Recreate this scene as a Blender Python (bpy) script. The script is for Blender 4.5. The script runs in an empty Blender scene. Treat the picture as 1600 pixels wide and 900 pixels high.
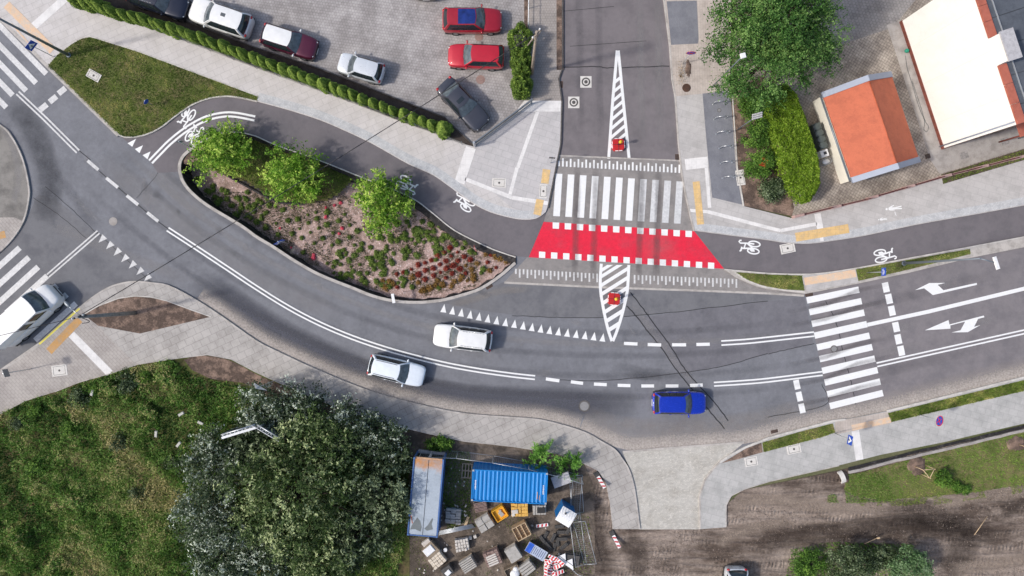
import bpy, bmesh, math, random
import numpy as np
from mathutils import Vector, Matrix
from mathutils.geometry import tessellate_polygon
random.seed(7)
RNG = np.random.default_rng(7)
sc = bpy.context.scene
COL = sc.collection
SC = 20.0          # plan survey: 20 units of the survey sheet per metre
CAMH = 55.0

def G(px, py, z=0.0):
    return Vector(((px - 800) / SC, (450 - py) / SC, z))
def U(px, py, z):
    k = (CAMH - z) / CAMH
    return Vector(((px - 800) / SC * k, (450 - py) / SC * k, z))
def lin(c):
    c /= 255.0
    return c / 12.92 if c <= 0.04045 else ((c + 0.055) / 1.055) ** 2.4
def C(r, g, b):
    return (lin(r), lin(g), lin(b), 1.0)
def cr(pts, n=6, closed=False):
    """Catmull-Rom through the points"""
    P = [Vector((p[0], p[1])) for p in pts]
    out = []
    m = len(P)
    rng = range(m) if closed else range(m - 1)
    for i in rng:
        if closed:
            a, b, c, d = P[(i - 1) % m], P[i], P[(i + 1) % m], P[(i + 2) % m]
        else:
            a = P[i - 1] if i > 0 else P[0] * 2 - P[1]
            b, c = P[i], P[i + 1]
            d = P[i + 2] if i + 2 < m else P[-1] * 2 - P[-2]
        for k in range(n):
            t = k / n
            q = 0.5 * ((2 * b) + (c - a) * t + (2 * a - 5 * b + 4 * c - d) * t * t + (3 * b - a - 3 * c + d) * t ** 3)
            out.append((q.x, q.y))
    if not closed:
        out.append((P[-1].x, P[-1].y))
    return out
def offs(pts, d):
    """offset an open polyline sideways (survey units; + is to the right of travel on the sheet)"""
    out = []
    for i, p in enumerate(pts):
        a = Vector(pts[max(i - 1, 0)][:2]); b = Vector(pts[min(i + 1, len(pts) - 1)][:2])
        t = (b - a)
        if t.length < 1e-9:
            t = Vector((1, 0))
        t.normalize()
        out.append((p[0] - t.y * d, p[1] + t.x * d))
    return out

# ------------------------------------------------------------------ materials
class NT:
    def __init__(self, name):
        self.m = bpy.data.materials.new(name); self.m.use_nodes = True
        self.t = self.m.node_tree; self.n = self.t.nodes; self.l = self.t.links
        self.b = self.n['Principled BSDF']; self.out = self.n['Material Output']
    def node(self, typ, **kw):
        x = self.n.new(typ)
        for k, v in kw.items():
            setattr(x, k, v)
        return x
    def link(self, a, b): self.l.new(a, b)
    def coord(self, rot=0.0, scale=(1, 1, 1)):
        tc = self.node('ShaderNodeTexCoord'); mp = self.node('ShaderNodeMapping')
        mp.inputs['Rotation'].default_value[2] = rot; mp.inputs['Scale'].default_value = scale
        self.link(tc.outputs['Object'], mp.inputs['Vector'])
        return mp.outputs['Vector']
    def noise(self, vec, scale, detail=3, rough=0.6):
        x = self.node('ShaderNodeTexNoise'); x.inputs['Scale'].default_value = scale
        x.inputs['Detail'].default_value = detail; x.inputs['Roughness'].default_value = rough
        if vec is not None: self.link(vec, x.inputs['Vector'])
        return x.outputs['Fac']
    def rng(self, v, a, b, c, d):
        x = self.node('ShaderNodeMapRange'); x.inputs[1].default_value = a; x.inputs[2].default_value = b
        x.inputs[3].default_value = c; x.inputs[4].default_value = d
        self.link(v, x.inputs[0]); return x.outputs[0]
    def mul(self, a, b):
        x = self.node('ShaderNodeMath', operation='MULTIPLY')
        self.link(a, x.inputs[0])
        if isinstance(b, (int, float)): x.inputs[1].default_value = b
        else: self.link(b, x.inputs[1])
        return x.outputs[0]
    def mix(self, fac, a, b, blend='MIX'):
        x = self.node('ShaderNodeMix', data_type='RGBA', blend_type=blend)
        if isinstance(fac, (int, float)): x.inputs[0].default_value = fac
        else: self.link(fac, x.inputs[0])
        for s, v in ((6, a), (7, b)):
            if isinstance(v, tuple): x.inputs[s].default_value = v
            else: self.link(v, x.inputs[s])
        return x.outputs[2]
    def scalecol(self, col, fac):
        """colour * scalar"""
        x = self.node('ShaderNodeVectorMath', operation='SCALE')
        if isinstance(col, tuple): x.inputs[0].default_value = col[:3]
        else: self.link(col, x.inputs[0])
        self.link(fac, x.inputs['Scale'])
        return x.outputs[0]
    def bump(self, h, strength=0.3, dist=0.02):
        x = self.node('ShaderNodeBump'); x.inputs['Strength'].default_value = strength; x.inputs['Distance'].default_value = dist
        self.link(h, x.inputs['Height']); self.link(x.outputs['Normal'], self.b.inputs['Normal'])

MATS = {}
def plain(name, col, rough=0.6, metal=0.0, var=0.08, scale=3.0, coat=0.0, spec=0.5):
    if name in MATS: return MATS[name]
    k = NT(name); b = k.b
    v = k.coord(); f = k.rng(k.noise(v, scale, 4), 0.25, 0.75, 1 - var, 1 + var)
    k.link(k.scalecol(col, f), b.inputs['Base Color'])
    b.inputs['Roughness'].default_value = rough; b.inputs['Metallic'].default_value = metal
    b.inputs['Coat Weight'].default_value = coat; b.inputs['Coat Roughness'].default_value = 0.05
    b.inputs['Specular IOR Level'].default_value = spec
    MATS[name] = k.m; return k.m

def ground(name, col, col2=None, var=0.12, scale=0.35, fine=18.0, famt=0.10, rough=0.92, brick=None, bump=0.15, thresh=(0.45, 0.62), speck=None):
    """weathered ground: base colour, second patchy colour, fine grain, optional paver joints (w, h, angle_deg, joint multiplier, offset, tone spread)"""
    if name in MATS: return MATS[name]
    k = NT(name); b = k.b; v = k.coord()
    big = k.noise(v, scale, 5, 0.65)
    c = col
    if col2 is not None:
        n2 = k.noise(v, scale * 1.9, 6, 0.7)
        c = k.mix(k.rng(n2, thresh[0], thresh[1], 0, 1), col, col2)
    f = k.rng(big, 0.25, 0.75, 1 - var, 1 + var)
    g = k.rng(k.noise(v, fine, 2, 0.7), 0.3, 0.7, 1 - famt, 1 + famt)
    f = k.mul(f, g)
    mid = k.rng(k.noise(v, 3.1, 4, 0.7), 0.3, 0.7, 1 - famt * 0.7, 1 + famt * 0.7)
    f = k.mul(f, mid)
    if brick:
        w, h, ang, jm, off, spread = brick
        br = k.node('ShaderNodeTexBrick'); br.offset = off
        k.link(k.coord(math.radians(ang)), br.inputs['Vector'])
        br.inputs['Scale'].default_value = 1.0; br.inputs['Brick Width'].default_value = w; br.inputs['Row Height'].default_value = h
        br.inputs['Mortar Size'].default_value = min(w, h) * 0.045 if min(w, h) > .3 else min(w, h) * .09; br.inputs['Mortar Smooth'].default_value = 0.3
        br.inputs['Color1'].default_value = (1 - spread,) * 3 + (1,); br.inputs['Color2'].default_value = (1 + spread,) * 3 + (1,)
        br.inputs['Mortar'].default_value = (jm, jm, jm, 1)
        c = k.mix(1.0, c, br.outputs['Color'], 'MULTIPLY')
    if speck:
        sp, amt = speck
        s = k.rng(k.noise(v, 9.0, 2, .5), 0.62, 0.68, 0, amt)
        c = k.mix(s, c, sp)
    k.link(k.scalecol(c, f), b.inputs['Base Color'])
    b.inputs['Roughness'].default_value = rough; b.inputs['Specular IOR Level'].default_value = 0.25
    if bump: k.bump(k.noise(v, fine * 0.7, 3), bump, 0.02)
    MATS[name] = k.m; return k.m

def stainmat(name, col, alpha, patch=0.5):
    """dirt lying on a surface: soft edge across the strip (UV v), broken up by noise"""
    if name in MATS: return MATS[name]
    k = NT(name); b = k.b
    uv = k.node('ShaderNodeUVMap'); sp = k.node('ShaderNodeSeparateXYZ'); k.link(uv.outputs[0], sp.inputs[0])
    v = k.coord(); n = k.noise(v, 0.9, 5, 0.7); n2 = k.noise(v, 7.0, 3, .7)
    a = k.mul(sp.outputs[1], k.rng(n, 0.5 - patch * .4, 0.62, 1 - patch, 1.0))
    a = k.mul(a, k.rng(n2, .3, .7, .75, 1.1))
    x = k.node('ShaderNodeMath', operation='MULTIPLY', use_clamp=True); k.link(a, x.inputs[0]); x.inputs[1].default_value = alpha
    k.link(k.scalecol(col, k.rng(n2, .3, .7, .85, 1.15)), b.inputs['Base Color'])
    b.inputs['Roughness'].default_value = 0.95; b.inputs['Specular IOR Level'].default_value = 0.2
    k.link(x.outputs[0], b.inputs['Alpha'])
    MATS[name] = k.m; return k.m

def paintmark(name, col, wear=0.25):
    if name in MATS: return MATS[name]
    k = NT(name); b = k.b; v = k.coord()
    n = k.noise(v, 5.0, 6, 0.75); n2 = k.noise(v, .5, 3)
    f = k.mul(k.rng(n, 0.35, 0.7, 1.0, 1 - wear), k.rng(n2, .3, .7, 1.0, 1 - wear * .5))
    k.link(k.scalecol(col, f), b.inputs['Base Color']); b.inputs['Roughness'].default_value = 0.75
    MATS[name] = k.m; return k.m

def leafmat(name, dark, mid, light, trans=0.25, rough=0.6, midpos=0.5):
    if name in MATS: return MATS[name]
    k = NT(name); b = k.b
    at = k.node('ShaderNodeAttribute', attribute_name='tint')
    rp = k.node('ShaderNodeValToRGB'); e = rp.color_ramp.elements
    e[0].position = 0.0; e[0].color = dark; e[1].position = 1.0; e[1].color = light
    m = e.new(midpos); m.color = mid
    k.link(at.outputs['Fac'], rp.inputs[0]); k.link(rp.outputs[0], b.inputs['Base Color'])
    b.inputs['Roughness'].default_value = rough; b.inputs['Specular IOR Level'].default_value = 0.25
    if trans > 0:
        tr = k.node('ShaderNodeBsdfTranslucent'); k.link(rp.outputs[0], tr.inputs['Color'])
        mx = k.node('ShaderNodeMixShader'); mx.inputs[0].default_value = trans
        k.link(b.outputs[0], mx.inputs[1]); k.link(tr.outputs[0], mx.inputs[2]); k.link(mx.outputs[0], k.out.inputs['Surface'])
    MATS[name] = k.m; return k.m

def carpaint(name, col, metal=0.0, rough=0.35):
    if name in MATS: return MATS[name]
    k = NT(name); b = k.b; v = k.coord()
    f = k.rng(k.noise(v, 2.5, 4), .3, .7, .94, 1.05)
    k.link(k.scalecol(col, f), b.inputs['Base Color']); b.inputs['Metallic'].default_value = metal
    k.link(k.rng(k.noise(v, 6, 4), .3, .7, rough * .85, rough * 1.2), b.inputs['Roughness'])
    b.inputs['Coat Weight'].default_value = 0.8; b.inputs['Coat Roughness'].default_value = 0.06
    MATS[name] = k.m; return k.m

# ------------------------------------------------------------------ object helpers
def tag(o, label=None, cat=None, group=None, kind=None):
    if label: o['label'] = label
    if cat: o['category'] = cat
    if group: o['group'] = group
    if kind: o['kind'] = kind
    return o
def empty(name, loc=(0, 0, 0), rz=0.0, label=None, cat=None, group=None):
    o = bpy.data.objects.new(name, None); COL.objects.link(o)
    o.location = loc; o.rotation_euler = (0, 0, rz); o.empty_display_size = 0.2
    return tag(o, label, cat, group)
def copy_tree(o, parent=None):
    c = o.copy(); COL.objects.link(c)
    if parent is not None: c.parent = parent
    for ch in list(o.children):
        copy_tree(ch, c)
    return c

class MB:
    """collects shapes and builds ONE mesh object"""
    def __init__(self): self.v = []; self.f = []; self.s = []; self.uv = None
    def add(self, vs, fs, smooth=False):
        o = len(self.v); self.v += [tuple(p) for p in vs]
        for f in fs:
            self.f.append([i + o for i in f]); self.s.append(smooth)
        return self
    def box(self, c, size, rz=0.0, taper=1.0, mat=None):
        x, y, z = (s / 2 for s in size); cs, sn = math.cos(rz), math.sin(rz); vs = []
        for sz, t in ((-1, 1.0), (1, taper)):
            for sx, sy in ((-1, -1), (1, -1), (1, 1), (-1, 1)):
                a, b = sx * x * t, sy * y * t
                p = Vector((c[0] + a * cs - b * sn, c[1] + a * sn + b * cs, c[2] + sz * z))
                if mat is not None: p = mat @ p
                vs.append(p)
        return self.add(vs, [(0, 3, 2, 1), (4, 5, 6, 7), (0, 1, 5, 4), (1, 2, 6, 5), (2, 3, 7, 6), (3, 0, 4, 7)])
    def bbox(self, c, size, rz=0.0, bev=0.03):
        """box with chamfered top edges"""
        x, y, z = (s / 2 for s in size); cs, sn = math.cos(rz), math.sin(rz); vs = []
        for dz, i in ((-z, 0), (z - bev, 0), (z, bev)):
            for sx, sy in ((-1, -1), (1, -1), (1, 1), (-1, 1)):
                a, b = sx * (x - i), sy * (y - i)
                vs.append((c[0] + a * cs - b * sn, c[1] + a * sn + b * cs, c[2] + dz))
        fs = [(0, 3, 2, 1), (8, 9, 10, 11)]
        for k in (0, 4):
            for i in range(4):
                j = (i + 1) % 4; fs.append((k + i, k + j, k + 4 + j, k + 4 + i))
        return self.add(vs, fs)
    def tube(self, p0, p1, r0, r1=None, n=8, cap=True):
        p0, p1 = Vector(p0), Vector(p1); r1 = r0 if r1 is None else r1
        d = p1 - p0
        if d.length < 1e-6: return self
        q = d.to_track_quat('Z', 'Y'); vs = []
        for p, r in ((p0, r0), (p1, r1)):
            for i in range(n):
                a = 2 * math.pi * i / n; vs.append(p + q @ Vector((math.cos(a) * r, math.sin(a) * r, 0)))
        fs = [(i, (i + 1) % n, n + (i + 1) % n, n + i) for i in range(n)]
        self.add(vs, fs, True)
        if cap:
            o = len(self.v) - 2 * n
            self.f.append([o + i for i in range(n)][::-1]); self.f.append([o + n + i for i in range(n)]); self.s += [False, False]
        return self
    def path(self, pts, r, n=6):
        for a, b in zip(pts[:-1], pts[1:]): self.tube(a, b, r, r, n)
        return self
    def lathe(self, prof, c=(0, 0, 0), n=16, cap=True, smooth=True):
        vs = []
        for r, z in prof:
            for i in range(n):
                a = 2 * math.pi * i / n; vs.append((c[0] + math.cos(a) * r, c[1] + math.sin(a) * r, c[2] + z))
        fs = []
        for k in range(len(prof) - 1):
            for i in range(n):
                j = (i + 1) % n; fs.append((k * n + i, k * n + j, (k + 1) * n + j, (k + 1) * n + i))
        self.add(vs, fs, smooth)
        if cap:
            o = len(self.v) - len(vs)
            self.f.append([o + i for i in range(n)][::-1]); self.f.append([o + (len(prof) - 1) * n + i for i in range(n)]); self.s += [False, False]
        return self
    def ell(self, c, rad, n=12, m=7, M=None):
        vs = []; fs = []
        for j in range(m + 1):
            t = math.pi * j / m
            for i in range(n):
                a = 2 * math.pi * i / n
                p = Vector((rad[0] * math.sin(t) * math.cos(a), rad[1] * math.sin(t) * math.sin(a), rad[2] * math.cos(t)))
                if M is not None: p = M @ p
                vs.append(p + Vector(c))
        for j in range(m):
            for i in range(n):
                k = (i + 1) % n; fs.append((j * n + i, (j + 1) * n + i, (j + 1) * n + k, j * n + k))
        return self.add(vs, fs, True)
    def poly(self, pts, z, depth=0.0, holes=()):
        """flat filled polygon (world xy points), optional side skirts going down by depth"""
        loops = [[Vector((p[0], p[1], 0)) for p in pts]] + [[Vector((p[0], p[1], 0)) for p in h] for h in holes]
        tris = tessellate_polygon(loops); flat = [p for l in loops for p in l]; fs = []
        for t in tris:
            a, b, c = (flat[i] for i in t)
            nz = (b - a).cross(c - a).z
            if abs(nz) < 1e-10: continue
            fs.append(tuple(t) if nz > 0 else (t[0], t[2], t[1]))
        self.add([(p.x, p.y, z) for p in flat], fs)
        if depth > 0:
            for l in loops:
                n = len(l); vs = [(p.x, p.y, z) for p in l] + [(p.x, p.y, z - depth) for p in l]
                self.add(vs, [(i, i + n, (i + 1) % n + n, (i + 1) % n) for i in range(n)])
        return self
    def strip(self, pts, w, z):
        """flat ribbon; pts in world xy, w metres"""
        L = offs([(p[0], p[1]) for p in pts], w / 2); R = offs([(p[0], p[1]) for p in pts], -w / 2); n = len(L)
        self.add([(p[0], p[1], z) for p in L] + [(p[0], p[1], z) for p in R], [(i, i + n, i + n + 1, i + 1) for i in range(n - 1)])
        return self
    def wallstrip(self, pts, w, z0, z1):
        """raised strip (kerb) with top and both sides"""
        L = offs([(p[0], p[1]) for p in pts], w / 2); R = offs([(p[0], p[1]) for p in pts], -w / 2); n = len(L)
        vs = [(p[0], p[1], z0) for p in L] + [(p[0], p[1], z1) for p in L] + [(p[0], p[1], z1) for p in R] + [(p[0], p[1], z0) for p in R]
        fs = []
        for i in range(n - 1):
            for k in range(3): fs.append((k * n + i, (k + 1) * n + i, (k + 1) * n + i + 1, k * n + i + 1))
        fs.append((0, n, 2 * n, 3 * n)); fs.append((n - 1, 4 * n - 1, 3 * n - 1, 2 * n - 1))
        return self.add(vs, fs)
    def build(self, name, mat, parent=None, label=None, cat=None, group=None, kind=None, fixn=True):
        me = bpy.data.meshes.new(name); me.from_pydata(self.v, [], self.f)
        me.polygons.foreach_set('use_smooth', self.s)
        if fixn:
            bm = bmesh.new(); bm.from_mesh(me); bmesh.ops.recalc_face_normals(bm, faces=bm.faces); bm.to_mesh(me); bm.free()
        me.materials.append(mat); me.update()
        o = bpy.data.objects.new(name, me); COL.objects.link(o)
        if parent is not None: o.parent = parent
        return tag(o, label, cat, group, kind)

def W(pts):                       # survey polyline -> world xy
    return [tuple(G(p[0], p[1])[:2]) for p in pts]
def sheet(name, pts, z, mat, label, depth=0.0, holes=(), kind='structure', cat=None):
    m = MB(); m.poly(W(pts), z, depth, [W(h) for h in holes])
    return m.build(name, mat, None, label, cat or name.replace('_', ' '), None, kind, fixn=False)
def marks(name, mat, label, polys=(), lines=(), z=0.008):
    m = MB()
    for p in polys: m.poly(W(p), z)
    for i, (pts, w) in enumerate(lines): m.strip(W(pts), w / SC, z + .002 + .0003 * i)
    return m.build(name, mat, None, label, 'road marking', None, 'structure', fixn=False)
def quad(a, b, w):                # rectangle along a->b (survey units)
    d = Vector((b[0] - a[0], b[1] - a[1])).normalized(); n = Vector((-d.y, d.x)) * (w / 2)
    return [(a[0] + n.x, a[1] + n.y), (b[0] + n.x, b[1] + n.y), (b[0] - n.x, b[1] - n.y), (a[0] - n.x, a[1] - n.y)]
def stain(pts, w, mat, z, name='dirt_stain', label=None, edge='mid'):
    """strip with alpha profile in uv.y: 'mid' = strongest in the centre, 'one' = strongest at the right hand side"""
    pts = [(p[0], p[1]) for p in pts]
    offsets = [w / 2, w / 4, 0, -w / 4, -w / 2]; alphas = {'mid': [0, .75, 1, .75, 0], 'one': [0, .25, .75, 1, 1]}[edge]
    if edge == 'one': offsets = offsets[::-1]
    rows = [offs(pts, o) for o in offsets]; n = len(pts); vs = []; al = []
    for r, a in zip(rows, alphas):
        for i, p in enumerate(r):
            vs.append(tuple(G(p[0], p[1], z))); e = min(1.0, i / max(1, n * .12), (n - 1 - i) / max(1, n * .12)) if edge == 'mid' else 1.0
            al.append(a * e)
    fs = []
    for k in range(4):
        for i in range(n - 1): fs.append((k * n + i, (k + 1) * n + i, (k + 1) * n + i + 1, k * n + i + 1))
    me = bpy.data.meshes.new(name); me.from_pydata(vs, [], fs)
    uv = me.uv_layers.new(name='UVMap')
    for lp in me.loops: uv.data[lp.index].uv = (0, al[lp.vertex_index])
    me.materials.append(mat); o = bpy.data.objects.new(name, me); COL.objects.link(o)
    return tag(o, label or 'pale dust and grit lying on the asphalt', 'stain', None, 'structure')

# ------------------------------------------------------------------ foliage
def leaf_mesh(name, c, nrm, size, aspect, tint, mat, parent=None, droop=None):
    """c (N,3) centres, nrm (N,3) leaf normals, size (N,), tint (N,)"""
    N = len(c); nrm = nrm / (np.linalg.norm(nrm, axis=1, keepdims=True) + 1e-9)
    r = RNG.normal(size=(N, 3)); u = np.cross(nrm, r); u /= (np.linalg.norm(u, axis=1, keepdims=True) + 1e-9); w = np.cross(nrm, u)
    a = size[:, None] * 0.5; b = a * aspect
    v = np.empty((N, 4, 3)); v[:, 0] = c - u * a; v[:, 1] = c - w * b + u * a * .1; v[:, 2] = c + u * a; v[:, 3] = c + w * b + u * a * .1
    me = bpy.data.meshes.new(name); me.vertices.add(N * 4); me.vertices.foreach_set('co', v.reshape(-1).astype(np.float32))
    me.loops.add(N * 4); me.loops.foreach_set('vertex_index', np.arange(N * 4, dtype=np.int32))
    me.polygons.add(N); me.polygons.foreach_set('loop_start', np.arange(0, N * 4, 4, dtype=np.int32))
    try: me.polygons.foreach_set('loop_total', np.full(N, 4, dtype=np.int32))
    except Exception: pass
    at = me.attributes.new('tint', 'FLOAT', 'FACE'); at.data.foreach_set('value', np.clip(tint, 0, 1).astype(np.float32))
    me.materials.append(mat); me.update(calc_edges=True); me.validate()
    o = bpy.data.objects.new(name, me); COL.objects.link(o)
    if parent is not None: o.parent = parent
    return o
def blades(name, xy, z, h, w, tint, mat, parent=None, lean=0.6, dirs=None):
    """grass blades / tuft leaves: triangles standing up and leaning; xy (N,2), z (N,)"""
    N = len(xy); ang = RNG.uniform(0, 2 * np.pi, N) if dirs is None else dirs
    d = np.stack([np.cos(ang), np.sin(ang)], 1); s = np.stack([-d[:, 1], d[:, 0]], 1)
    ln = (lean * RNG.uniform(.4, 1.5, N))[:, None] * h[:, None]
    v = np.empty((N, 3, 3)); base = np.concatenate([xy, z[:, None]], 1)
    v[:, 0] = base; v[:, 0, :2] += s * w[:, None] * .5
    v[:, 1] = base; v[:, 1, :2] -= s * w[:, None] * .5
    v[:, 2] = base; v[:, 2, :2] += d * ln; v[:, 2, 2] += h
    me = bpy.data.meshes.new(name); me.vertices.add(N * 3); me.vertices.foreach_set('co', v.reshape(-1).astype(np.float32))
    me.loops.add(N * 3); me.loops.foreach_set('vertex_index', np.arange(N * 3, dtype=np.int32))
    me.polygons.add(N); me.polygons.foreach_set('loop_start', np.arange(0, N * 3, 3, dtype=np.int32))
    try: me.polygons.foreach_set('loop_total', np.full(N, 3, dtype=np.int32))
    except Exception: pass
    at = me.attributes.new('tint', 'FLOAT', 'FACE'); at.data.foreach_set('value', np.clip(tint, 0, 1).astype(np.float32))
    me.materials.append(mat); me.update(calc_edges=True); me.validate()
    o = bpy.data.objects.new(name, me); COL.objects.link(o)
    if parent is not None: o.parent = parent
    return o
def crown_points(blobs, nclump, per, rc, up=0.35, shell=0.5, csig=.17, sprig=0.0):
    B = np.array(blobs, float); wts = (B[:, 3] * B[:, 4] * B[:, 5]) ** (2 / 3); wts /= wts.sum()
    bi = RNG.choice(len(B), nclump, p=wts); d = RNG.normal(size=(nclump, 3)); d[:, 2] = d[:, 2] + up
    d /= np.linalg.norm(d, axis=1, keepdims=True)
    rr = RNG.uniform(shell, 1.0, nclump) ** 0.6
    cc = B[bi, :3] + d * B[bi, 3:6] * rr[:, None]
    ct = RNG.normal(0.5, csig, nclump)
    k = np.repeat(np.arange(nclump), per); off = RNG.normal(size=(len(k), 3)) * rc * 0.5
    off[:, 2] *= 0.7
    if sprig > 0:      # leaves sit along short shoots that leave the clump outwards
        ns = 5; sd_ = RNG.normal(size=(nclump, ns, 3)) + d[:, None, :] * 1.1 + np.array([0, 0, .35]); sd_ /= np.linalg.norm(sd_, axis=2, keepdims=True)
        which = RNG.integers(0, ns, len(k)); along = RNG.random(len(k)) ** .7
        so = sd_[k, which] * along[:, None] * rc * 1.25 + RNG.normal(size=(len(k), 3)) * rc * .10
        off = np.where((RNG.random(len(k)) < sprig)[:, None], so, off)
        st = RNG.normal(0, csig * .6, (nclump, ns)); ct = ct + 0
    p = cc[k] + off
    nr = d[k] * 0.5 + RNG.normal(size=(len(k), 3)) * 0.55 + np.array([0, 0, 0.55])
    t = ct[k] + RNG.normal(0, 0.13, len(k)) + (st[k, which] + .12 * (along - .5) if sprig > 0 else 0)
    return p, nr, t, cc
def make_tree(name, label, cat, base, blobs, nclump, per, rc, leaf, mat, bark, group=None, aspect=.55, trunk_r=.15, limbs=8, up=.35, shell=.5, part='crown', csig=.17, sprig=0.0):
    """blobs relative to base"""
    e = empty(name, base, 0, label, cat, group)
    p, nr, t, cc = crown_points(blobs, nclump, per, rc, up, shell, csig, sprig)
    keep = p[:, 2] > 0.04
    p, nr, t = p[keep], nr[keep], t[keep]
    leaf_mesh(part, p, nr, RNG.uniform(.6, 1.3, len(p)) * leaf, aspect, t, mat, e)
    m = MB(); B = np.array(blobs); ctr = B[:, :3].mean(0); zt = max(.3, ctr[2] * .75)
    top = Vector((ctr[0] * .5, ctr[1] * .5, zt)); m.tube((0, 0, -.05), top, trunk_r, trunk_r * .6, 8)
    for i in RNG.choice(len(cc), min(limbs, len(cc)), replace=False):
        q = Vector(cc[i]); mid = top.lerp(q, .5) + Vector((0, 0, .1 * q.z)); m.tube(top, mid, trunk_r * .45, trunk_r * .3, 5); m.tube(mid, q, trunk_r * .3, trunk_r * .1, 5)
    m.build('trunk' if part == 'crown' else 'stem', bark, e)
    return e
def inpoly(xy, poly):
    x, y = xy[:, 0], xy[:, 1]; ins = np.zeros(len(xy), bool); n = len(poly); j = n - 1
    for i in range(n):
        xi, yi = poly[i]; xj, yj = poly[j]
        c = ((yi > y) != (yj > y)) & (x < (xj - xi) * (y - yi) / (yj - yi + 1e-12) + xi)
        ins ^= c; j = i
    return ins
def scatter(poly_px, n):
    P = np.array(W(poly_px)); lo, hi = P.min(0), P.max(0); out = []
    tot = 0
    while tot < n:
        q = RNG.uniform(lo, hi, (n, 2)); q = q[inpoly(q, P)]; out.append(q); tot += len(q)
        if tot == 0: break
    return np.concatenate(out)[:n]
def vnoise(xy, scale, seed=0):
    """cheap smooth value noise 0..1"""
    r = np.random.default_rng(seed); T = r.random((64, 64)); q = xy * scale; i = np.floor(q).astype(int); f = q - i; f = f * f * (3 - 2 * f)
    a = T[i[:, 0] % 64, i[:, 1] % 64]; b = T[(i[:, 0] + 1) % 64, i[:, 1] % 64]; c = T[i[:, 0] % 64, (i[:, 1] + 1) % 64]; d = T[(i[:, 0] + 1) % 64, (i[:, 1] + 1) % 64]
    return (a * (1 - f[:, 0]) + b * f[:, 0]) * (1 - f[:, 1]) + (c * (1 - f[:, 0]) + d * f[:, 0]) * f[:, 1]
SKYS, EXPO = 0.15, 0.12
# ================================================================== MATERIALS OF THE SETTING
M_asph = ground('asphalt', C(124, 125, 130), C(112, 113, 118), .07, .22, 22, .15, .9, bump=.15, thresh=(.42, .66))
M_asph_n = ground('asphalt_north', C(122, 116, 118), C(112, 107, 109), .06, .3, 26, .08, .9, bump=.1)
M_asph_e = ground('asphalt_east', C(128, 123, 125), C(117, 113, 116), .07, .4, 26, .08, .9, bump=.1)
M_asph_d = ground('asphalt_dark', C(117, 117, 120), C(105, 105, 109), .07, .3, 22, .08, .9, bump=.1)
M_path = ground('cycle_asphalt', C(114, 109, 112), C(106, 102, 105), .05, .35, 30, .06, .9, bump=.08)
M_table = ground('table_pavers', C(146, 141, 138), C(134, 130, 128), .08, .5, 22, .09, .9, brick=(.2, .1, 2, .78, .5, .05))
M_red = ground('red_surface', C(222, 44, 68), C(204, 58, 76), .06, .5, 20, .12, .85, bump=.12, thresh=(.46, .66))
M_slab = ground('slab_light', C(201, 196, 193), C(192, 187, 183), .04, .5, 20, .04, .85, brick=(.8, .5, -24, .84, .5, .02))
M_slab2 = ground('slab_plaza', C(192, 188, 187), C(183, 180, 179), .04, .5, 20, .04, .85, brick=(.8, .5, 18, .84, .5, .025))
M_slab_s = ground('slab_south', C(178, 173, 168), C(160, 155, 150), .06, .35, 20, .06, .85, brick=(.7, .55, -25, .74, .5, .045))
M_slab_r = ground('slab_east', C(188, 184, 181), C(176, 172, 169), .05, .5, 20, .05, .85, brick=(.9, .5, 16, .88, .5, .03))
M_slab_se = ground('slab_southeast', C(182, 180, 177), C(166, 165, 162), .05, .45, 20, .05, .85, brick=(.7, .5, 15, .86, .5, .04))
M_brickpave = ground('brick_pavers', C(166, 158, 152), C(150, 143, 138), .07, .4, 20, .06, .9, brick=(.2, .2, 0, .76, .5, .05))
M_brickpave_sw = ground('brick_pavers_southwest', C(176, 169, 163), C(160, 153, 148), .06, .35, 20, .05, .9, brick=(.4, .22, 47, .78, .5, .04))
M_beigepave = ground('beige_pavers', C(190, 179, 170), C(174, 163, 154), .06, .5, 20, .05, .9, brick=(.4, .2, 88, .86, .5, .03))
M_park = ground('parking_setts', C(176, 171, 169), C(150, 145, 143), .10, .25, 16, .09, .9, brick=(.22, .22, 8, .70, .5, .09), thresh=(.40, .60))
M_court = ground('court_grid_pavers', C(176, 166, 155), C(132, 122, 114), .14, .22, 14, .14, .9, brick=(.22, .22, 30, .55, 0., .10), thresh=(.40, .60))
M_courtgrey = ground('court_pavers', C(154, 149, 146), C(136, 131, 128), .08, .4, 16, .08, .9, brick=(.25, .25, 70, .72, .5, .07))
M_concrete = ground('concrete', C(168, 162, 157), C(148, 142, 137), .08, .6, 20, .08, .9)
M_slate = ground('slate_pavers', C(128, 129, 135), C(118, 119, 126), .05, .6, 20, .05, .9, brick=(.2, .1, 75, .88, .5, .04))
M_kerb = ground('kerb_concrete', C(186, 180, 174), C(160, 154, 148), .07, .8, 20, .06, .9)
M_kerblight = ground('kerb_pale', C(205, 200, 193), C(180, 175, 168), .05, .8, 20, .05, .9)
M_band = ground('white_slabs', C(228, 225, 222), C(214, 211, 208), .03, .7, 20, .03, .85, brick=(.4, .4, 0, .92, .0, .015))
M_tact = ground('tactile_ochre', C(222, 187, 130), C(204, 176, 136), .07, 1.6, 20, .07, .85, brick=(.35, .35, 0, .88, .0, .04))
M_tact_d = ground('tactile_worn', C(196, 152, 98), C(180, 152, 120), .08, 1.6, 20, .07, .85)
M_tact_f = ground('tactile_faded', C(222, 190, 158), C(205, 190, 175), .06, 1.6, 20, .05, .85)
M_cobble = ground('small_cobbles', C(196, 196, 196), C(180, 181, 183), .06, 1., 22, .08, .9, brick=(.1, .1, 24, .78, .5, .09))
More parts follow.
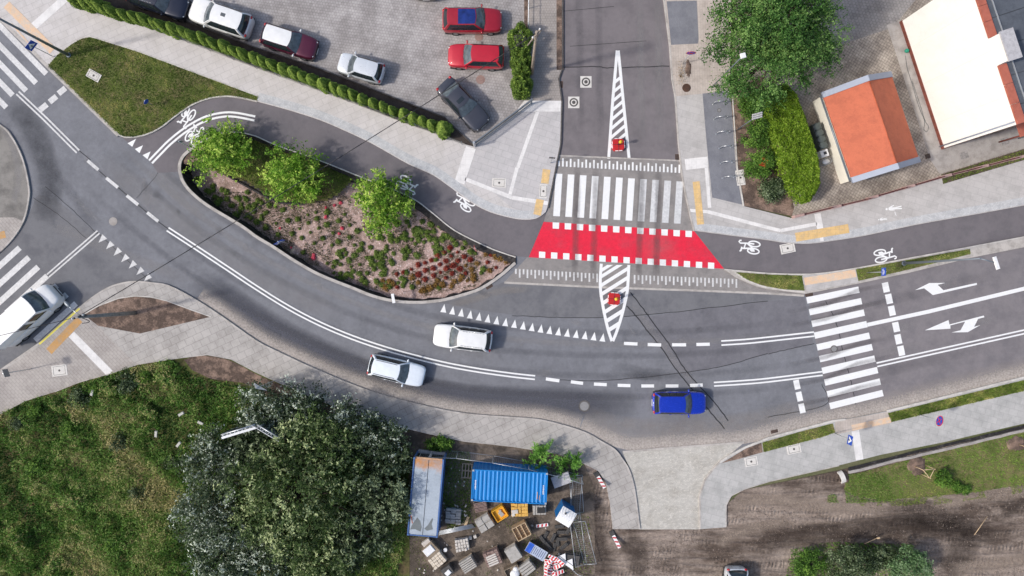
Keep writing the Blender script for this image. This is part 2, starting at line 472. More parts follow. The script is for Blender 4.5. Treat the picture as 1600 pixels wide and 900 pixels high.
M_drive = ground('driveway_cobbles', C(190, 186, 178), C(178, 173, 164), .07, .45, 18, .08, .9, brick=(.2, .1, -6, .80, .5, .10), speck=(C(215, 209, 198), .55))
M_soil = ground('soil', C(98, 86, 75), C(72, 62, 54), .15, .5, 12, .18, .95, bump=.5)
M_soilp = ground('soil_pinkish', C(136, 115, 102), C(92, 78, 70), .14, .55, 9, .28, .95, bump=.8, thresh=(.42, .54))
M_yard = ground('yard_dirt', C(120, 108, 97), C(82, 74, 66), .16, .3, 9, .16, .95, bump=.6, thresh=(.42, .56))
M_lawnbase = ground('lawn_soil', C(98, 106, 58), C(122, 112, 80), .12, .5, 14, .2, .95, bump=.3)
M_meadowbase = ground('meadow_soil', C(84, 92, 46), C(100, 88, 62), .15, .3, 10, .2, .95, bump=.4)
M_gravel = ground('pink_gravel', C(172, 148, 141), C(138, 118, 108), .14, .7, 10, .34, .95, bump=1.0, speck=(C(226, 212, 208), .8), thresh=(.45, .62))
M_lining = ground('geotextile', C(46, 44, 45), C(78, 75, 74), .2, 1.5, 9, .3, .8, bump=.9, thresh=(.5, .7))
M_ground = ground('far_ground', C(104, 104, 78), C(84, 92, 58), .15, .08, 6, .15, .95, bump=0)
M_manh = ground('manhole_concrete', C(218, 214, 208), C(202, 197, 190), .06, 2, 20, .06, .85)
M_iron = ground('cast_iron', C(96, 92, 90), C(74, 70, 68), .1, 3, 25, .12, .6)
M_rust = ground('rusty_iron', C(88, 64, 52), C(66, 52, 46), .1, 3, 25, .12, .8)
M_white = paintmark('road_paint', (.86, .86, .85, 1), .10)
M_white_w = paintmark('road_paint_worn', (.78, .77, .76, 1), .32)
M_white_g = paintmark('road_paint_grey', (.74, .74, .74, 1), .3)
M_dust = stainmat('kerb_dust', C(180, 171, 163), 1.0, .16)
M_dustl = stainmat('thin_dust', C(160, 152, 145), .40, .8)
M_tyre = stainmat('tyre_polish', C(88, 88, 94), .24, .7)
M_darkst = stainmat('dark_stain', C(74, 75, 80), .55, .6)
M_lightst = stainmat('light_wear', C(158, 155, 155), .40, .75)
M_mud = stainmat('dark_mud', C(66, 57, 52), .72, .55)
M_mudl = stainmat('light_mud', C(158, 143, 130), .75, .55)
M_crack = plain('bitumen_seam', C(44, 43, 46), .7)

# ================================================================== GROUND
# planter rim (survey units): street side then cycle path side
PL_S = cr([(307, 226), (287, 242), (280, 257), (281, 272), (287, 287), (300, 303), (325, 323), (375, 353), (400, 371), (425, 386), (462, 410), (500, 431), (550, 451), (580, 463), (612, 471), (650, 474), (687, 471), (717, 464), (750, 453), (780, 434), (806, 412)], 4)
PL_N = cr([(806, 401), (785, 394), (762, 385), (712, 360), (680, 335), (650, 312), (612, 294), (565, 276), (500, 250), (432, 226), (400, 212), (370, 206), (340, 210), (307, 226)], 4)
RIM = PL_S + PL_N[:-1]
m = MB(); m.poly([(-260, -260), (260, -260), (260, 260), (-260, 260)], -.03, 0, [W(RIM)])
m.build('ground', M_ground, None, 'wide flat ground reaching out beyond the streets', 'ground', None, 'structure', fixn=False)
ROAD = [(-500, -480), (100, 60), (220, 200), (300, 175), (330, 150), (420, 160), (600, 240), (760, 320), (860, 300), (872, 250), (872, -700), (1050, -700), (1070, 250), (1090, 365), (1200, 375), (1300, 380), (1500, 330), (2300, 120), (2300, 420), (1620, 600), (1390, 655), (1200, 700), (1100, 745), (970, 720), (905, 690), (700, 650), (500, 590), (400, 540), (300, 480), (180, 460), (120, 500), (62, 545), (-600, 1040), (-700, 800), (-60, 420), (30, 360), (25, 240), (-30, 190), (-600, -330)]
sheet('road', ROAD, 0.0, M_asph, 'grey asphalt street curving through the junction', .05, [RIM])
sheet('north_road', [(874, -700), (1046, -700), (1050, 125), (1062, 252), (871, 244), (877, 157)], .003, M_asph_n, 'slightly warmer asphalt of the side road running to the top', 0, cat='road')
sheet('east_road', [(1262, 458), (1340, 442), (1420, 426), (1515, 403), (1600, 385), (2300, 200), (2300, 415), (1600, 592), (1388, 642), (1318, 658), (1296, 637), (1285, 583), (1272, 522)], .003, M_asph_e, 'asphalt of the street leaving to the right beyond the zebra crossing', 0, cat='road')
sheet('southwest_road', cr([(-380, 640), (-30, 402), (20, 372), (48, 330), (60, 305), (95, 318), (135, 352), (153, 362)], 3) + [(238, 440), (215, 440), (195, 442), (172, 447), (150, 462), (125, 481), (95, 507), (62, 537), (0, 580), (-420, 880)], .003, M_asph_d, 'darker asphalt of the side street at the lower left', 0, cat='road')
sheet('junction_patch', cr([(680, 474), (720, 466), (760, 451), (790, 440)], 4) + [(940, 447), (1075, 452), (1200, 458), (1256, 461)] + cr([(1256, 462), (1200, 470), (1130, 479), (1060, 487), (1000, 493), (960, 496), (880, 496), (830, 494), (780, 489), (730, 481), (690, 473)], 3), .003, M_asph_d, 'darker asphalt strip between the raised table and the main street', 0, cat='road')

# -------- raised table with the crossings
sheet('raised_table', [(871, 244), (1062, 252), (1066, 275), (1072, 305), (1085, 360), (1090, 372), (1132, 421), (1150, 433), (1180, 446), (1200, 451), (1258, 458), (1256, 462), (1200, 458), (1075, 453), (940, 448), (850, 443), (788, 441), (800, 428), (822, 404), (846, 352), (855, 330), (862, 300)], .009, M_table, 'grey block paved raised table under the crossings', 0, cat='road')
sheet('cycle_crossing', [(849.5, 346.5), (1084.5, 361), (1132, 420), (826, 402)], .0135, M_red, 'bright red cycle crossing across the side road', 0)

# -------- cycle paths
CP_UP = [(186, 211), (200, 215), (225, 212)] + cr([(225, 212), (250, 201), (275, 182), (300, 165), (325, 155), (351, 151), (375, 153), (402, 159)], 4)[1:] + cr([(402, 159), (450, 172), (500, 188), (540, 205), (582, 225), (637, 256), (675, 273), (700, 290), (737, 317), (767, 332), (800, 341), (820, 343.5), (836, 342), (846, 337), (853, 331)], 4)[1:]
sheet('cycle_path', CP_UP + [(849.5, 346.5), (826, 402), (806, 400)] + PL_N[1:] + PL_S[1:12] + [(247, 270), (235, 252)], .02, M_path, 'warm grey asphalt cycle path curving round the planted bed', .04)
CPR_UP = [(1084.5, 361)] + cr([(1087, 361), (1140, 368), (1200, 375.5), (1225, 379.5), (1262, 381), (1300, 376.5), (1350, 368.5), (1425, 352.5), (1500, 339), (1600, 321), (2300, 190)], 3)
CPR_LO = cr([(1132, 421), (1165, 424), (1200, 427), (1250, 428.5), (1287, 426.5), (1337, 419), (1412, 405), (1512, 386.5), (1600, 370), (2300, 240)], 3)
sheet('cycle_path', CPR_UP + CPR_LO[::-1], .02, M_path, 'warm grey asphalt cycle path leading right along the main street', .04)

# -------- north west pavement and plaza
HEDGE_S = [(-92, -78), (-50, -62), (117, 0), (175, 20), (250, 49), (300, 67), (400, 106), (450, 123), (550, 160), (625, 190), (695, 214), (727, 226)]
GR1 = [(76, 104), (92, 86), (112, 71)] + cr([(112, 71), (128, 62), (142, 59), (160, 64)], 4)[1:] + [(217, 82), (292, 110), (405, 152), (402, 159)] + cr([(402, 159), (375, 153), (351, 151), (325, 155), (300, 165), (275, 182), (250, 201), (225, 212), (200, 215), (186, 211)], 4)[1:]
plaza = [(-98, -70), (0, 28), (50, 77), (76, 104), (92, 86), (112, 71)] + cr([(112, 71), (128, 62), (142, 59), (160, 64)], 4)[1:] + [(217, 82), (292, 110), (405, 152)] + CP_UP[CP_UP.index(min(CP_UP, key=lambda p: abs(p[0] - 402) + abs(p[1] - 159))):] + [(860, 310), (867, 270), (876, 225), (878, 158), (832, 158), (742, 230)] + HEDGE_S[::-1]
sheet('pavement', plaza, .12, M_slab, 'pale concrete slab pavement along the thuja hedge', .14)
sheet('plaza_paving', [(742, 231), (832, 159), (878, 159), (876, 225), (867, 270), (860, 309), (853, 330), (846, 336), (836, 341), (800, 325), (770, 300), (728, 279), (719, 284)], .124, M_slab2, 'pale slab paving of the corner forecourt by the crossing')
up = CP_UP[CP_UP.index(min(CP_UP, key=lambda p: abs(p[0] - 402) + abs(p[1] - 159))):]
up = [p for p in up if p[0] < 850]
m = MB(); m.poly(W(offs(up, -1.5) + offs(up, -14)[::-1]), .128); m.build('cobble_strip', M_cobble, None, 'pale strip of small cobbles between cycle path and slabs by the planted bed', 'paving', None, 'structure', fixn=False)
m = MB()
for p in ([(819, 158), (876.5, 158), (875.5, 175), (806, 175)], quad((840, 175), (809, 262), 5.5), quad((808, 262), (797, 304), 5.5), quad((736, 231), (718, 286), 16), quad((727, 280), (800, 309), 6), quad((800, 309), (857, 318), 6)): m.poly(W(p), .1275)
m.poly(W(quad((106, -4), (50, 46), 12)), .1275)
m.build('white_guide_bands', M_band, None, 'white slab guide bands across the pavements by the plaza', 'paving', None, 'structure', fixn=False)
m = MB()
for p in (quad((854, 265), (851, 287), 12), quad((844, 312), (839, 336), 12)): m.poly(W(p), .1315)
m.build('tactile_paving', M_tact, None, 'ochre tactile strip at the left end of the zebra crossing', 'tactile paving', None, 'structure', fixn=False)
m = MB(); m.poly(W(quad((12, 8), (84, 80), 13)), .1315); m.poly(W(quad((20, 38), (52, 75), 2.5)), .1315)
m.build('tactile_paving', M_tact_f, None, 'faded ochre tactile strip near the tilted blue sign at top left', 'tactile paving', None, 'structure', fixn=False)
sheet('grass_verge', GR1, .125, M_lawnbase, 'soil under the grass of the upper left verge', .15, cat='verge')

# -------- parking lot, hedge bed, east strip
HEDGE_N = [(-95, -109), (-50, -93), (205, 0), (300, 37), (400, 75), (500, 108), (600, 147), (695, 184), (713, 202), (742, 229)]
sheet('parking_lot', HEDGE_N + [(832, 158), (824, 150), (822, 44), (820, -700), (-600, -700)], .10, M_park, 'brown grey sett paving of the car park', .13)
sheet('hedge_bed', HEDGE_S + [(742, 230)] + HEDGE_N[::-1], .105, ground('hedge_soil', C(78, 70, 65), C(62, 54, 50), .12, .6, 12, .18, .95, bump=.4), 'dark soil strip under the thuja hedge', .13, cat='soil')
sheet('pavement', [(824, -700), (879, -700), (879, 106), (874, 124), (878, 158), (832, 158), (826, 150)], .115, M_brickpave, 'brownish brick pavement between car park and side road', .13)
sheet('gravel_strip', [(819, -700), (824, -700), (826, 44), (819, 44)], .128, M_soilp, 'narrow pinkish gravel strip beside the car park')
m = MB(); m.strip(W([(874, -700), (875, 110)]), .55, .1185)
m.build('pavement_edge', M_soilp, None, 'grubby brown edge of the brick pavement', 'pavement', None, 'structure', fixn=False)

# -------- north east pavement
sheet('pavement', [(1037, -700), (1037, 0), (1046, 70), (1050, 125), (1055, 152), (1060, 225), (1065, 270), (1071, 303), (1078, 335), (1084.5, 361)] + CPR_UP[1:] + [(2300, 60), (1600, 250), (1470, 278), (1340, 316), (1236, 341), (1160, 322), (1150, 260), (1140, 140), (1150, -700)], .12, M_slab_r, 'pale slab pavement on the right of the zebra crossing', .14)
sheet('beige_paving', [(1038, -700), (1150, -700), (1140, 144), (1097, 147), (1056, 151), (1050, 125), (1046, 70), (1038, 0)], .124, M_beigepave, 'beige block paving beside the upper side road')
sheet('slate_paving', [(1041, 3), (1088, 2), (1091, 62), (1090, 69), (1048, 71)], .128, M_slate, 'grey rectangle of parking bay paving on the upper right pavement')
sheet('slate_paving', [(1097, 147), (1136, 142), (1141, 155), (1149, 262), (1159, 320), (1112, 309), (1103, 220)], .128, M_slate, 'slate grey paving under the bicycle stands')
m = MB()
for p in ([(1069, 249), (1105, 245), (1106, 262), (1071, 266)], quad((1103, 262), (1108, 325), 5.5), quad((1077, 329), (1105, 331), 5), quad((1105, 331), (1200, 356), 5.5), quad((1200, 356), (1219, 360.5), 5.5), quad((1219, 360.5), (1275, 350), 5.5), quad((1276, 334), (1281, 360), 10), quad((1282, 369), (1283, 377), 6)): m.poly(W(p), .1285)
m.build('white_guide_bands', M_band, None, 'white slab guide bands on the pavement right of the zebra crossing', 'paving', None, 'structure', fixn=False)
m = MB(); m.poly(W(quad((1087, 284), (1094, 351), 11)), .132)
m.build('tactile_paving', M_tact, None, 'ochre tactile strip at the right end of the zebra crossing', 'tactile paving', None, 'structure', fixn=False)
m = MB(); m.poly(W(quad((1242, 371), (1325, 357), 14)), .132)
m.build('tactile_paving', M_tact, None, 'ochre tactile strip by the walking figures marking', 'tactile paving', None, 'structure', fixn=False)
upr = [p for p in CPR_UP if p[0] < 2300]
m = MB(); m.poly(W(offs(upr, -1.5) + offs(upr, -13)[::-1]), .1245); m.build('cobble_strip', M_cobble, None, 'pale cobble strip along the right hand cycle path', 'paving', None, 'structure', fixn=False)
sheet('soil_bed', [(1141, 140), (1190, 120), (1240, 325), (1236, 338), (1162, 322), (1150, 262)], .127, M_soilp, 'bare soil round the shrubs behind the bicycle stands', .02, cat='soil')

# -------- court
sheet('courtyard', [(1140, -700), (1150, 120), (1236, 339), (1340, 314), (1470, 276), (1600, 246), (2300, 40), (2300, -700)], .122, M_court, 'brown grid paver courtyard round the small garage', .15)
sheet('court_paving', [(1130, -400), (1200, 20), (1300, 75), (1390, 45), (1405, 30), (1480, -60), (1500, -400)], .126, M_courtgrey, 'grey block paving in the upper part of the courtyard')
sheet('footpath', [(1384, 40), (1404, 34), (1472, 232), (1600, 196), (1800, 130), (1800, 170), (1600, 232), (1467, 272), (1452, 250)], .1265, M_concrete, 'grey concrete footpath round the white building')
m = MB()
for x, y in ((1332, 34), (1361, 24), (1390, 14)): m.poly(W(quad((x - 5, y + 2), (x + 5, y - 2), 10)), .1305)
for x, y in ((1505, 243), (1569, 221)): m.poly(W(quad((x - 6, y + 2), (x + 6, y - 2), 11)), .1305)
m.build('paving_patches', M_courtgrey, None, 'dark square patches let into the courtyard paving', 'paving', None, 'structure', fixn=False)
sheet('soil_bed', [(1469, 273), (1600, 233), (2000, 110), (2000, 128), (1600, 250), (1472, 288)], .131, M_soil, 'dark flower bed strip in front of the white building', 0, cat='soil')

# -------- strip between right cycle path and street
sheet('kerb_strip', CPR_LO + [(2300, 255), (1600, 386), (1515, 403), (1420, 426), (1340, 443), (1258, 459), (1200, 452), (1180, 447), (1150, 434)], .12, M_kerb, 'concrete strip between the right cycle path and the street', .13, cat='kerb')
GR2 = [(1146, 425), (1200, 429), (1252, 430.5), (1256, 454), (1222, 452), (1190, 446), (1165, 437)]
GR3 = [(1336, 421), (1412, 407), (1514, 389), (1515, 397), (1420, 421), (1340, 439)]
sheet('grass_verge', GR2, .125, M_lawnbase, 'soil under the small grass wedge right of the raised table', 0, cat='verge')
sheet('grass_verge', GR3, .125, M_lawnbase, 'soil under the narrow grass strip by the street lamp', 0, cat='verge')
sheet('pavement', [(1256, 430.5), (1336, 421), (1340, 441), (1259, 456)], .1245, M_slab_r, 'small pale slab apron at the top of the right zebra crossing')
m = MB(); m.poly(W(quad((1256, 440), (1336, 427), 12)), .129)
m.build('tactile_paving', M_tact_f, None, 'pale ochre tactile strip at the top end of the right zebra crossing', 'tactile paving', None, 'structure', fixn=False)

# -------- lower left pavement and south pavement
S_UP = [(-420, 880), (0, 580), (62, 537), (95, 507), (125, 481)] + cr([(125, 481), (150, 462), (172, 449), (195, 442), (215, 440), (237, 442), (265, 447), (307, 469), (350, 497), (400, 532), (437, 551), (500, 580), (575, 610), (650, 631), (725, 646), (800, 652), (850, 657), (910, 674), (940, 690), (960, 702), (972, 717), (982, 733), (989, 755), (993, 778), (999, 826)], 4)[1:]
S_LO = [(957, 826), (952, 780), (947, 753), (935, 735), (907, 721), (870, 708), (800, 697), (725, 689), (665, 676), (612, 663), (550, 645), (482, 618), (437, 598), (400, 581), (362, 561), (325, 554), (275, 560), (217, 569), (172, 584), (125, 597), (87, 612), (42, 626), (0, 648), (-420, 900)]
sheet('pavement', S_UP + S_LO, .12, M_slab_s, 'grey slab pavement following the lower side of the bend', .14)
sheet('block_paving', [(-400, 872), (0, 584), (64, 540), (128, 484), (155, 509), (212, 567), (172, 583), (125, 596), (87, 611), (42, 625), (0, 647), (-400, 885)], .1245, M_brickpave_sw, 'grey block paving of the lower left corner')
sheet('soil_bed', cr([(133, 492), (155, 479), (187, 467), (212, 463.5), (237, 465), (262, 471), (300, 485), (330, 495)], 4) + [(220, 521), (155, 509)], .1285, M_soilp, 'bare lens shaped soil bed by the concrete pole', 0, cat='soil')
m = MB(); m.poly(W(quad((113, 522), (173, 583), 12)), .129); m.build('white_guide_bands', M_band, None, 'white slab band crossing the lower left pavement', 'paving', None, 'structure', fixn=False)
m = MB(); m.poly(W(quad((78, 549), (126, 499), 12)), .129); m.build('tactile_paving', M_tact_d, None, 'worn brown ochre tactile strip by the concrete pole', 'tactile paving', None, 'structure', fixn=False)
m = MB(); m.poly(W(quad((63, 537.5), (126, 481.5), 3)), .1285); m.build('kerb_line', plain('yellow_paint', C(228, 214, 96), .7), None, 'yellow line along the kerb beside the white van', 'road marking', None, 'structure', fixn=False)
sheet('pavement', cr([(-60, 160), (0, 195), (20, 215), (37, 250), (46, 290), (46, 312), (38, 345), (18, 376), (-10, 402), (-60, 440)], 5) + [(-500, 740), (-600, 700), (-600, -300), (-500, -260)], .12, ground('grey_concrete', C(140, 136, 131), C(112, 109, 105), .12, .3, 16, .08, .9), 'rounded grey pavement corner at the left', .14)
sheet('block_paving', [(-300, 340), (24, 340), (38, 346), (18, 376), (-10, 402), (-300, 620)], .1215, M_brickpave_sw, 'pale block paving on the rounded left corner')
m = MB(); m.poly(W(quad((-12, 372), (10, 366), 11)), .1265); m.build('tactile_paving', M_tact_d, None, 'ochre tactile patch on the rounded left corner', 'tactile paving', None, 'structure', fixn=False)

# -------- driveway and south east pavement
sheet('driveway', [(973, 707), (1040, 701), (1162, 692), (1122, 725), (1100, 752), (1093, 775), (1094, 827), (999, 827), (993, 775), (985, 735)], .03, M_drive, 'pale beige cobbled driveway entrance', .06)
SE = [(1122, 724), (1165, 698), (1200, 684), (1300, 658), (1320, 655), (1386, 642), (1600, 589), (2300, 405), (2300, 480), (1600, 661), (1517, 680), (1475, 690), (1375, 710), (1300, 729), (1200, 752), (1162, 764), (1142, 774), (1134, 789), (1134, 823), (1094, 826), (1093, 775), (1102, 750)]
sheet('pavement', SE, .12, M_slab_se, 'pale grey pavement at the lower right', .14)
m = MB(); m.poly(W(quad((1335, 672), (1342, 718), 12)), .1245); m.build('white_guide_bands', M_band, None, 'white slab band crossing the lower right pavement', 'paving', None, 'structure', fixn=False)
sheet('pavement', [(1304, 658), (1386, 643), (1391, 659), (1388, 662), (1306, 678), (1303, 672)], .1245, M_beigepave, 'sandy paving apron below the right zebra crossing')
m = MB(); m.poly(W(quad((1330, 668), (1391, 655), 9)), .129); m.build('tactile_paving', M_tact_f, None, 'faded sandy tactile strip at the lower end of the right zebra crossing', 'tactile paving', None, 'structure', fixn=False)
GR5 = [(1386, 645), (1600, 593), (2000, 490), (2000, 510), (1600, 610), (1391, 659)]
GR6 = [(1190, 691), (1245, 675), (1300, 661), (1304, 675), (1285, 682), (1192, 706)]
sheet('grass_verge', GR5, .1245, M_lawnbase, 'soil under the long grass strip at the lower right', 0, cat='verge')
sheet('grass_verge', GR6, .1245, M_lawnbase, 'soil under the short grass strip by the manholes', 0, cat='verge')
sheet('soil_bed', [(1127, 723), (1165, 700), (1189, 691), (1191, 706), (1152, 717)], .1245, M_soilp, 'bare soil wedge beside the driveway kerb', 0, cat='soil')

# -------- dirt works on the lower right, yard, meadow
k = NT('tracked_dirt'); v = k.coord(); 
wv = k.node('ShaderNodeTexWave'); wv.wave_type = 'BANDS'; wv.bands_direction = 'Y'; wv.inputs['Scale'].default_value = .55; wv.inputs['Distortion'].default_value = 7.0; wv.inputs['Detail'].default_value = 4; wv.inputs['Detail Scale'].default_value = 1.2
k.link(k.coord(math.radians(-4), (.25, 1, 1)), wv.inputs['Vector'])
cl = k.node('ShaderNodeTexWave'); cl.bands_direction = 'X'; cl.inputs['Scale'].default_value = 1.15; cl.inputs['Distortion'].default_value = 4.5; cl.inputs['Detail'].default_value = 3; cl.inputs['Detail Scale'].default_value = 1.6; k.link(k.coord(math.radians(20), (1, .55, 1)), cl.inputs['Vector'])
msk = k.rng(k.noise(k.coord(math.radians(-6), (.45, 1.5, 1)), .8, 4, .7), .50, .66, 0, 1)
bm_ = k.node('ShaderNodeMix'); k.link(msk, bm_.inputs[0]); bm_.inputs[2].default_value = .58; k.link(cl.outputs['Fac'], bm_.inputs[3]); band = bm_.outputs[0]
c1 = k.mix(k.rng(k.noise(k.coord(math.radians(-5), (.35, 1, 1)), .42, 6, .7), .42, .60, 0, 1), C(154, 140, 129), C(92, 80, 72))
f = k.mul(k.rng(wv.outputs['Fac'], 0, 1, .93, 1.06), k.rng(band, 0, 1, .74, 1.18)); f = k.mul(f, k.rng(k.noise(k.coord(math.radians(-8), (.8, 1.6, 1)), 5.5, 4, .8), .3, .7, .70, 1.26)); f = k.mul(f, k.rng(k.noise(v, 3.3, 5, .75), .3, .7, .76, 1.22)); f = k.mul(f, k.rng(k.noise(v, 11, 3, .7), .3, .7, .86, 1.14))
k.link(k.scalecol(c1, f), k.b.inputs['Base Color']); k.b.inputs['Roughness'].default_value = .95; k.b.inputs['Specular IOR Level'].default_value = .2
h = k.node('ShaderNodeMath', operation='ADD'); k.link(k.mul(band, .6), h.inputs[0]); k.link(wv.outputs['Fac'], h.inputs[1]); k.bump(h.outputs[0], .9, .10)
M_dirt = k.m
sheet('dirt_ground', [(905, 722), (957, 740), (957, 824), (1134, 822), (1134, 790), (1160, 766), (1310, 735), (1600, 668), (2300, 490), (2300, 1500), (850, 1500), (850, 850)], .02, M_dirt, 'brown bare earth with machine tracks at the lower right', .05, cat='dirt')
sheet('yard_ground', [(590, 660), (665, 672), (800, 694), (870, 706), (912, 722), (928, 760), (930, 880), (905, 1500), (560, 1500), (560, 700)], .03, M_yard, 'brown dirt of the builders yard', .06, cat='dirt')
GR7 = [(1330, 742), (1420, 718), (1520, 692), (1600, 672), (1850, 610), (1850, 690), (1600, 756), (1530, 768), (1450, 776), (1400, 779), (1362, 778), (1335, 774), (1318, 764), (1322, 752)]
sheet('grass_bank', GR7, .035, M_lawnbase, 'soil under the bright grass bank at the lower right', .03, cat='verge')
MEADOW = [(-500, 935), (0, 645), (42, 625), (87, 612), (125, 597), (172, 583), (217, 568), (275, 560), (290, 556), (325, 556), (362, 563), (400, 582), (437, 599), (482, 619), (550, 646), (640, 672), (640, 1500), (-500, 1500)]
sheet('meadow_ground', MEADOW, .05, M_meadowbase, 'soil under the rough meadow at the lower left', .08, cat='soil')
sheet('soil_bed', cr([(288, 562), (305, 556), (325, 556), (362, 564), (400, 584), (437, 601), (482, 621), (550, 649), (640, 676)], 3) + [(640, 700), (540, 668), (480, 650), (420, 618), (380, 598), (330, 592), (300, 578)], .057, M_soilp, 'strip of bare brown soil below the bend pavement', 0, cat='soil')

# ================================================================== PLANTED BED
def bedz(px, py):            # the bed is a rain garden: deep at the west end, shallow at the east end
    t = min(1, max(0, (px - 290) / 500)); return -1.15 * (1 - t) ** 1.2 - .30
rimw = [G(p[0], p[1]) for p in RIM]; N = len(RIM); cen = (560, 345)
def inward(i, d):
    a = RIM[i - 1]; b = RIM[(i + 1) % N]; t = Vector((b[0] - a[0], b[1] - a[1]))
    t = t.normalized() if t.length > 1e-6 else Vector((1, 0)); n = Vector((t.y, -t.x)); return (RIM[i][0] + n.x * d, RIM[i][1] + n.y * d)
tst = inward(30, 5)
sgn = 1 if (Vector(tst) - Vector(cen)).length < (Vector(RIM[30]) - Vector(cen)).length else -1
rr = random.Random(3); wid = []
for i in range(N):
    x, y = RIM[i]; south = i < len(PL_S); wid.append((6 if south else 11) + rr.uniform(-1.5, 2.5))
ring1 = [inward(i, sgn * 2.5) for i in range(N)]; ring2 = [inward(i, sgn * wid[i]) for i in range(N)]
vs = []; fs = []
for i in range(N): vs.append(tuple(G(*RIM[i], .10)))
for i in range(N): vs.append(tuple(G(*ring1[i], .06 + rr.uniform(-.03, .05))))
for i in range(N):
    p = ring2[i]; vs.append(tuple(G(p[0], p[1], bedz(*p) + .12 + rr.uniform(-.06, .06))))
for kx in range(2):
    for i in range(N):
        j = (i + 1) % N; fs.append((kx * N + i, kx * N + j, (kx + 1) * N + j, (kx + 1) * N + i))
mb = MB(); mb.add(vs, fs, False); mb.build('bed_lining', M_lining, None, 'black crumpled geotextile lining round the rim of the planted bed', 'lining', None, 'structure')
# floor: grid clipped by triangulated outline, heights from bedz
def grid_fill(poly, step, zf, name, mat, label, jitter=.0, kind='structure', cat='soil'):
    bm = bmesh.new(); xs = [p[0] for p in poly]; ys = [p[1] for p in poly]
    x0, x1, y0, y1 = min(xs) - step, max(xs) + step, min(ys) - step, max(ys) + step
    nx, ny = int((x1 - x0) / step) + 1, int((y1 - y0) / step) + 1
    XY = np.array([[x0 + i * step, y0 + j * step] for j in range(ny) for i in range(nx)])
    ins = inpoly(XY, poly); V = {}
    for j in range(ny - 1):
        for i in range(nx - 1):
            q = [j * nx + i, j * nx + i + 1, (j + 1) * nx + i + 1, (j + 1) * nx + i]
            if any(ins[a] for a in q):
                for a in q:
                    if a not in V:
                        x, y = XY[a]; V[a] = bm.verts.new(G(x, y, zf(x, y) + random.uniform(-jitter, jitter)))
                bm.faces.new([V[a] for a in q][::-1])
    me = bpy.data.meshes.new(name); bm.to_mesh(me); bm.free(); me.materials.append(mat)
    me.polygons.foreach_set('use_smooth', [True] * len(me.polygons))
    o = bpy.data.objects.new(name, me); COL.objects.link(o); return tag(o, label, cat, None, kind)
grid_fill(ring1, 5, lambda x, y: bedz(x, y), 'gravel_bed', M_gravel, 'pinkish gravel floor of the sunken planted bed', .03)
# upper terrace with grass round the trees
TERR = cr([(318, 232), (345, 213), (372, 209), (400, 215), (432, 229), (500, 253), (548, 273), (540, 284), (525, 300), (500, 312), (455, 312), (420, 303), (385, 282), (345, 268), (312, 252)], 3, True)
grid_fill(TERR, 4, lambda x, y: bedz(x, y) * .35 - .06, 'grass_terrace', M_meadowbase, 'grassed terrace round the two left trees of the bed', .03)
mb = MB(); 
tp = [p for p in TERR]; vs = [tuple(G(p[0], p[1], bedz(*p) * .35 - .05)) for p in tp] + [tuple(G(p[0], p[1], bedz(*p) - .1)) for p in tp]; n = len(tp)
mb.add(vs, [(i, (i + 1) % n, n + (i + 1) % n, n + i) for i in range(n)]); mb.build('terrace_edge', M_lining, None, 'dark edging of the grassed terrace in the bed', 'edging', None, 'structure')

tr = cr([(330, 259), (352, 270), (385, 288), (415, 304), (432, 311), (470, 314)], 4)
mb = MB(); mb.wallstrip([tuple(U(p[0], p[1], bedz(*p) * .6)[:2]) for p in tr], .30, -2.0, 0); mb = MB()
vs = []; n = len(tr)
for d_, dz in ((-3.2, .10), (0, .0), (3.0, .14), (5.2, .05)):
    for p in offs(tr, d_): vs.append(tuple(G(p[0], p[1], bedz(*p) * (.45 if d_ < 0 else .8) + dz)))
mb.add(vs, [(k_ * n + i, (k_ + 1) * n + i, (k_ + 1) * n + i + 1, k_ * n + i + 1) for k_ in range(3) for i in range(n - 1)]); mb.build('terrace_trench', M_lining, None, 'black trench liner between the grassed terrace and the gravel', 'lining', None, 'structure')
sheet('soil_patch', cr([(288, 256), (291, 244), (303, 232), (316, 228), (322, 238), (318, 250), (304, 256)], 3, True), .03, M_soilp, 'pale soil at the left tip of the planted bed', .5, cat='soil')
# ================================================================== KERBS
def kerb(pts, w=3.0, z=.135, mat=None, label='concrete kerb', z0=-.02):
    m = MB(); m.wallstrip(W(pts), w / SC, z0, z)
    return m.build('kerb', mat or M_kerb, None, label, 'kerb', None, 'structure')
kerb(offs(PL_S, -1.5), 4.5, .115, M_kerb, 'broad pale kerb on the street side of the planted bed')
kerb(offs(PL_N, -1.0), 1.8, .105, M_kerblight, 'thin pale kerb between cycle path and planted bed')
kerb(cr([(402, 159), (375, 153), (351, 151), (325, 155), (300, 165), (275, 182), (250, 201), (225, 212), (200, 215), (186, 211)], 4), 2, .14, M_kerblight, 'thin pale kerb along the grass of the upper left verge')
kerb([(-98, -69), (0, 29), (50, 78), (76, 105), (186, 212)], 5, .128, M_kerb, 'kerb of the upper left verge along the street')
kerb([(112, 70), (128, 61), (142, 58), (160, 63), (217, 81), (292, 109), (404, 151)], 1.5, .14, M_kerblight, 'edging between the upper left grass and the slab pavement')
kerb(S_UP[4:], 2.4, .13, M_kerb, 'kerb on the lower side of the bend')
kerb(S_UP[:5], 3, .122, M_kerb, 'kerb by the white van')
kerb(cr([(-60, 160), (0, 195), (20, 215), (37, 250), (46, 290), (46, 312), (38, 345), (18, 376), (-10, 402), (-60, 440)], 5), 2.5, .13, M_kerb, 'kerb of the rounded left corner')
kerb([(1124, 722), (1140, 711), (1165, 698), (1200, 684), (1300, 657.5), (1320, 655)], 3, .13, M_kerblight, 'kerb right of the driveway')
kerb([(1385, 642), (1600, 589), (2300, 405)], 3, .135, M_kerblight, 'kerb of the long lower right grass strip')
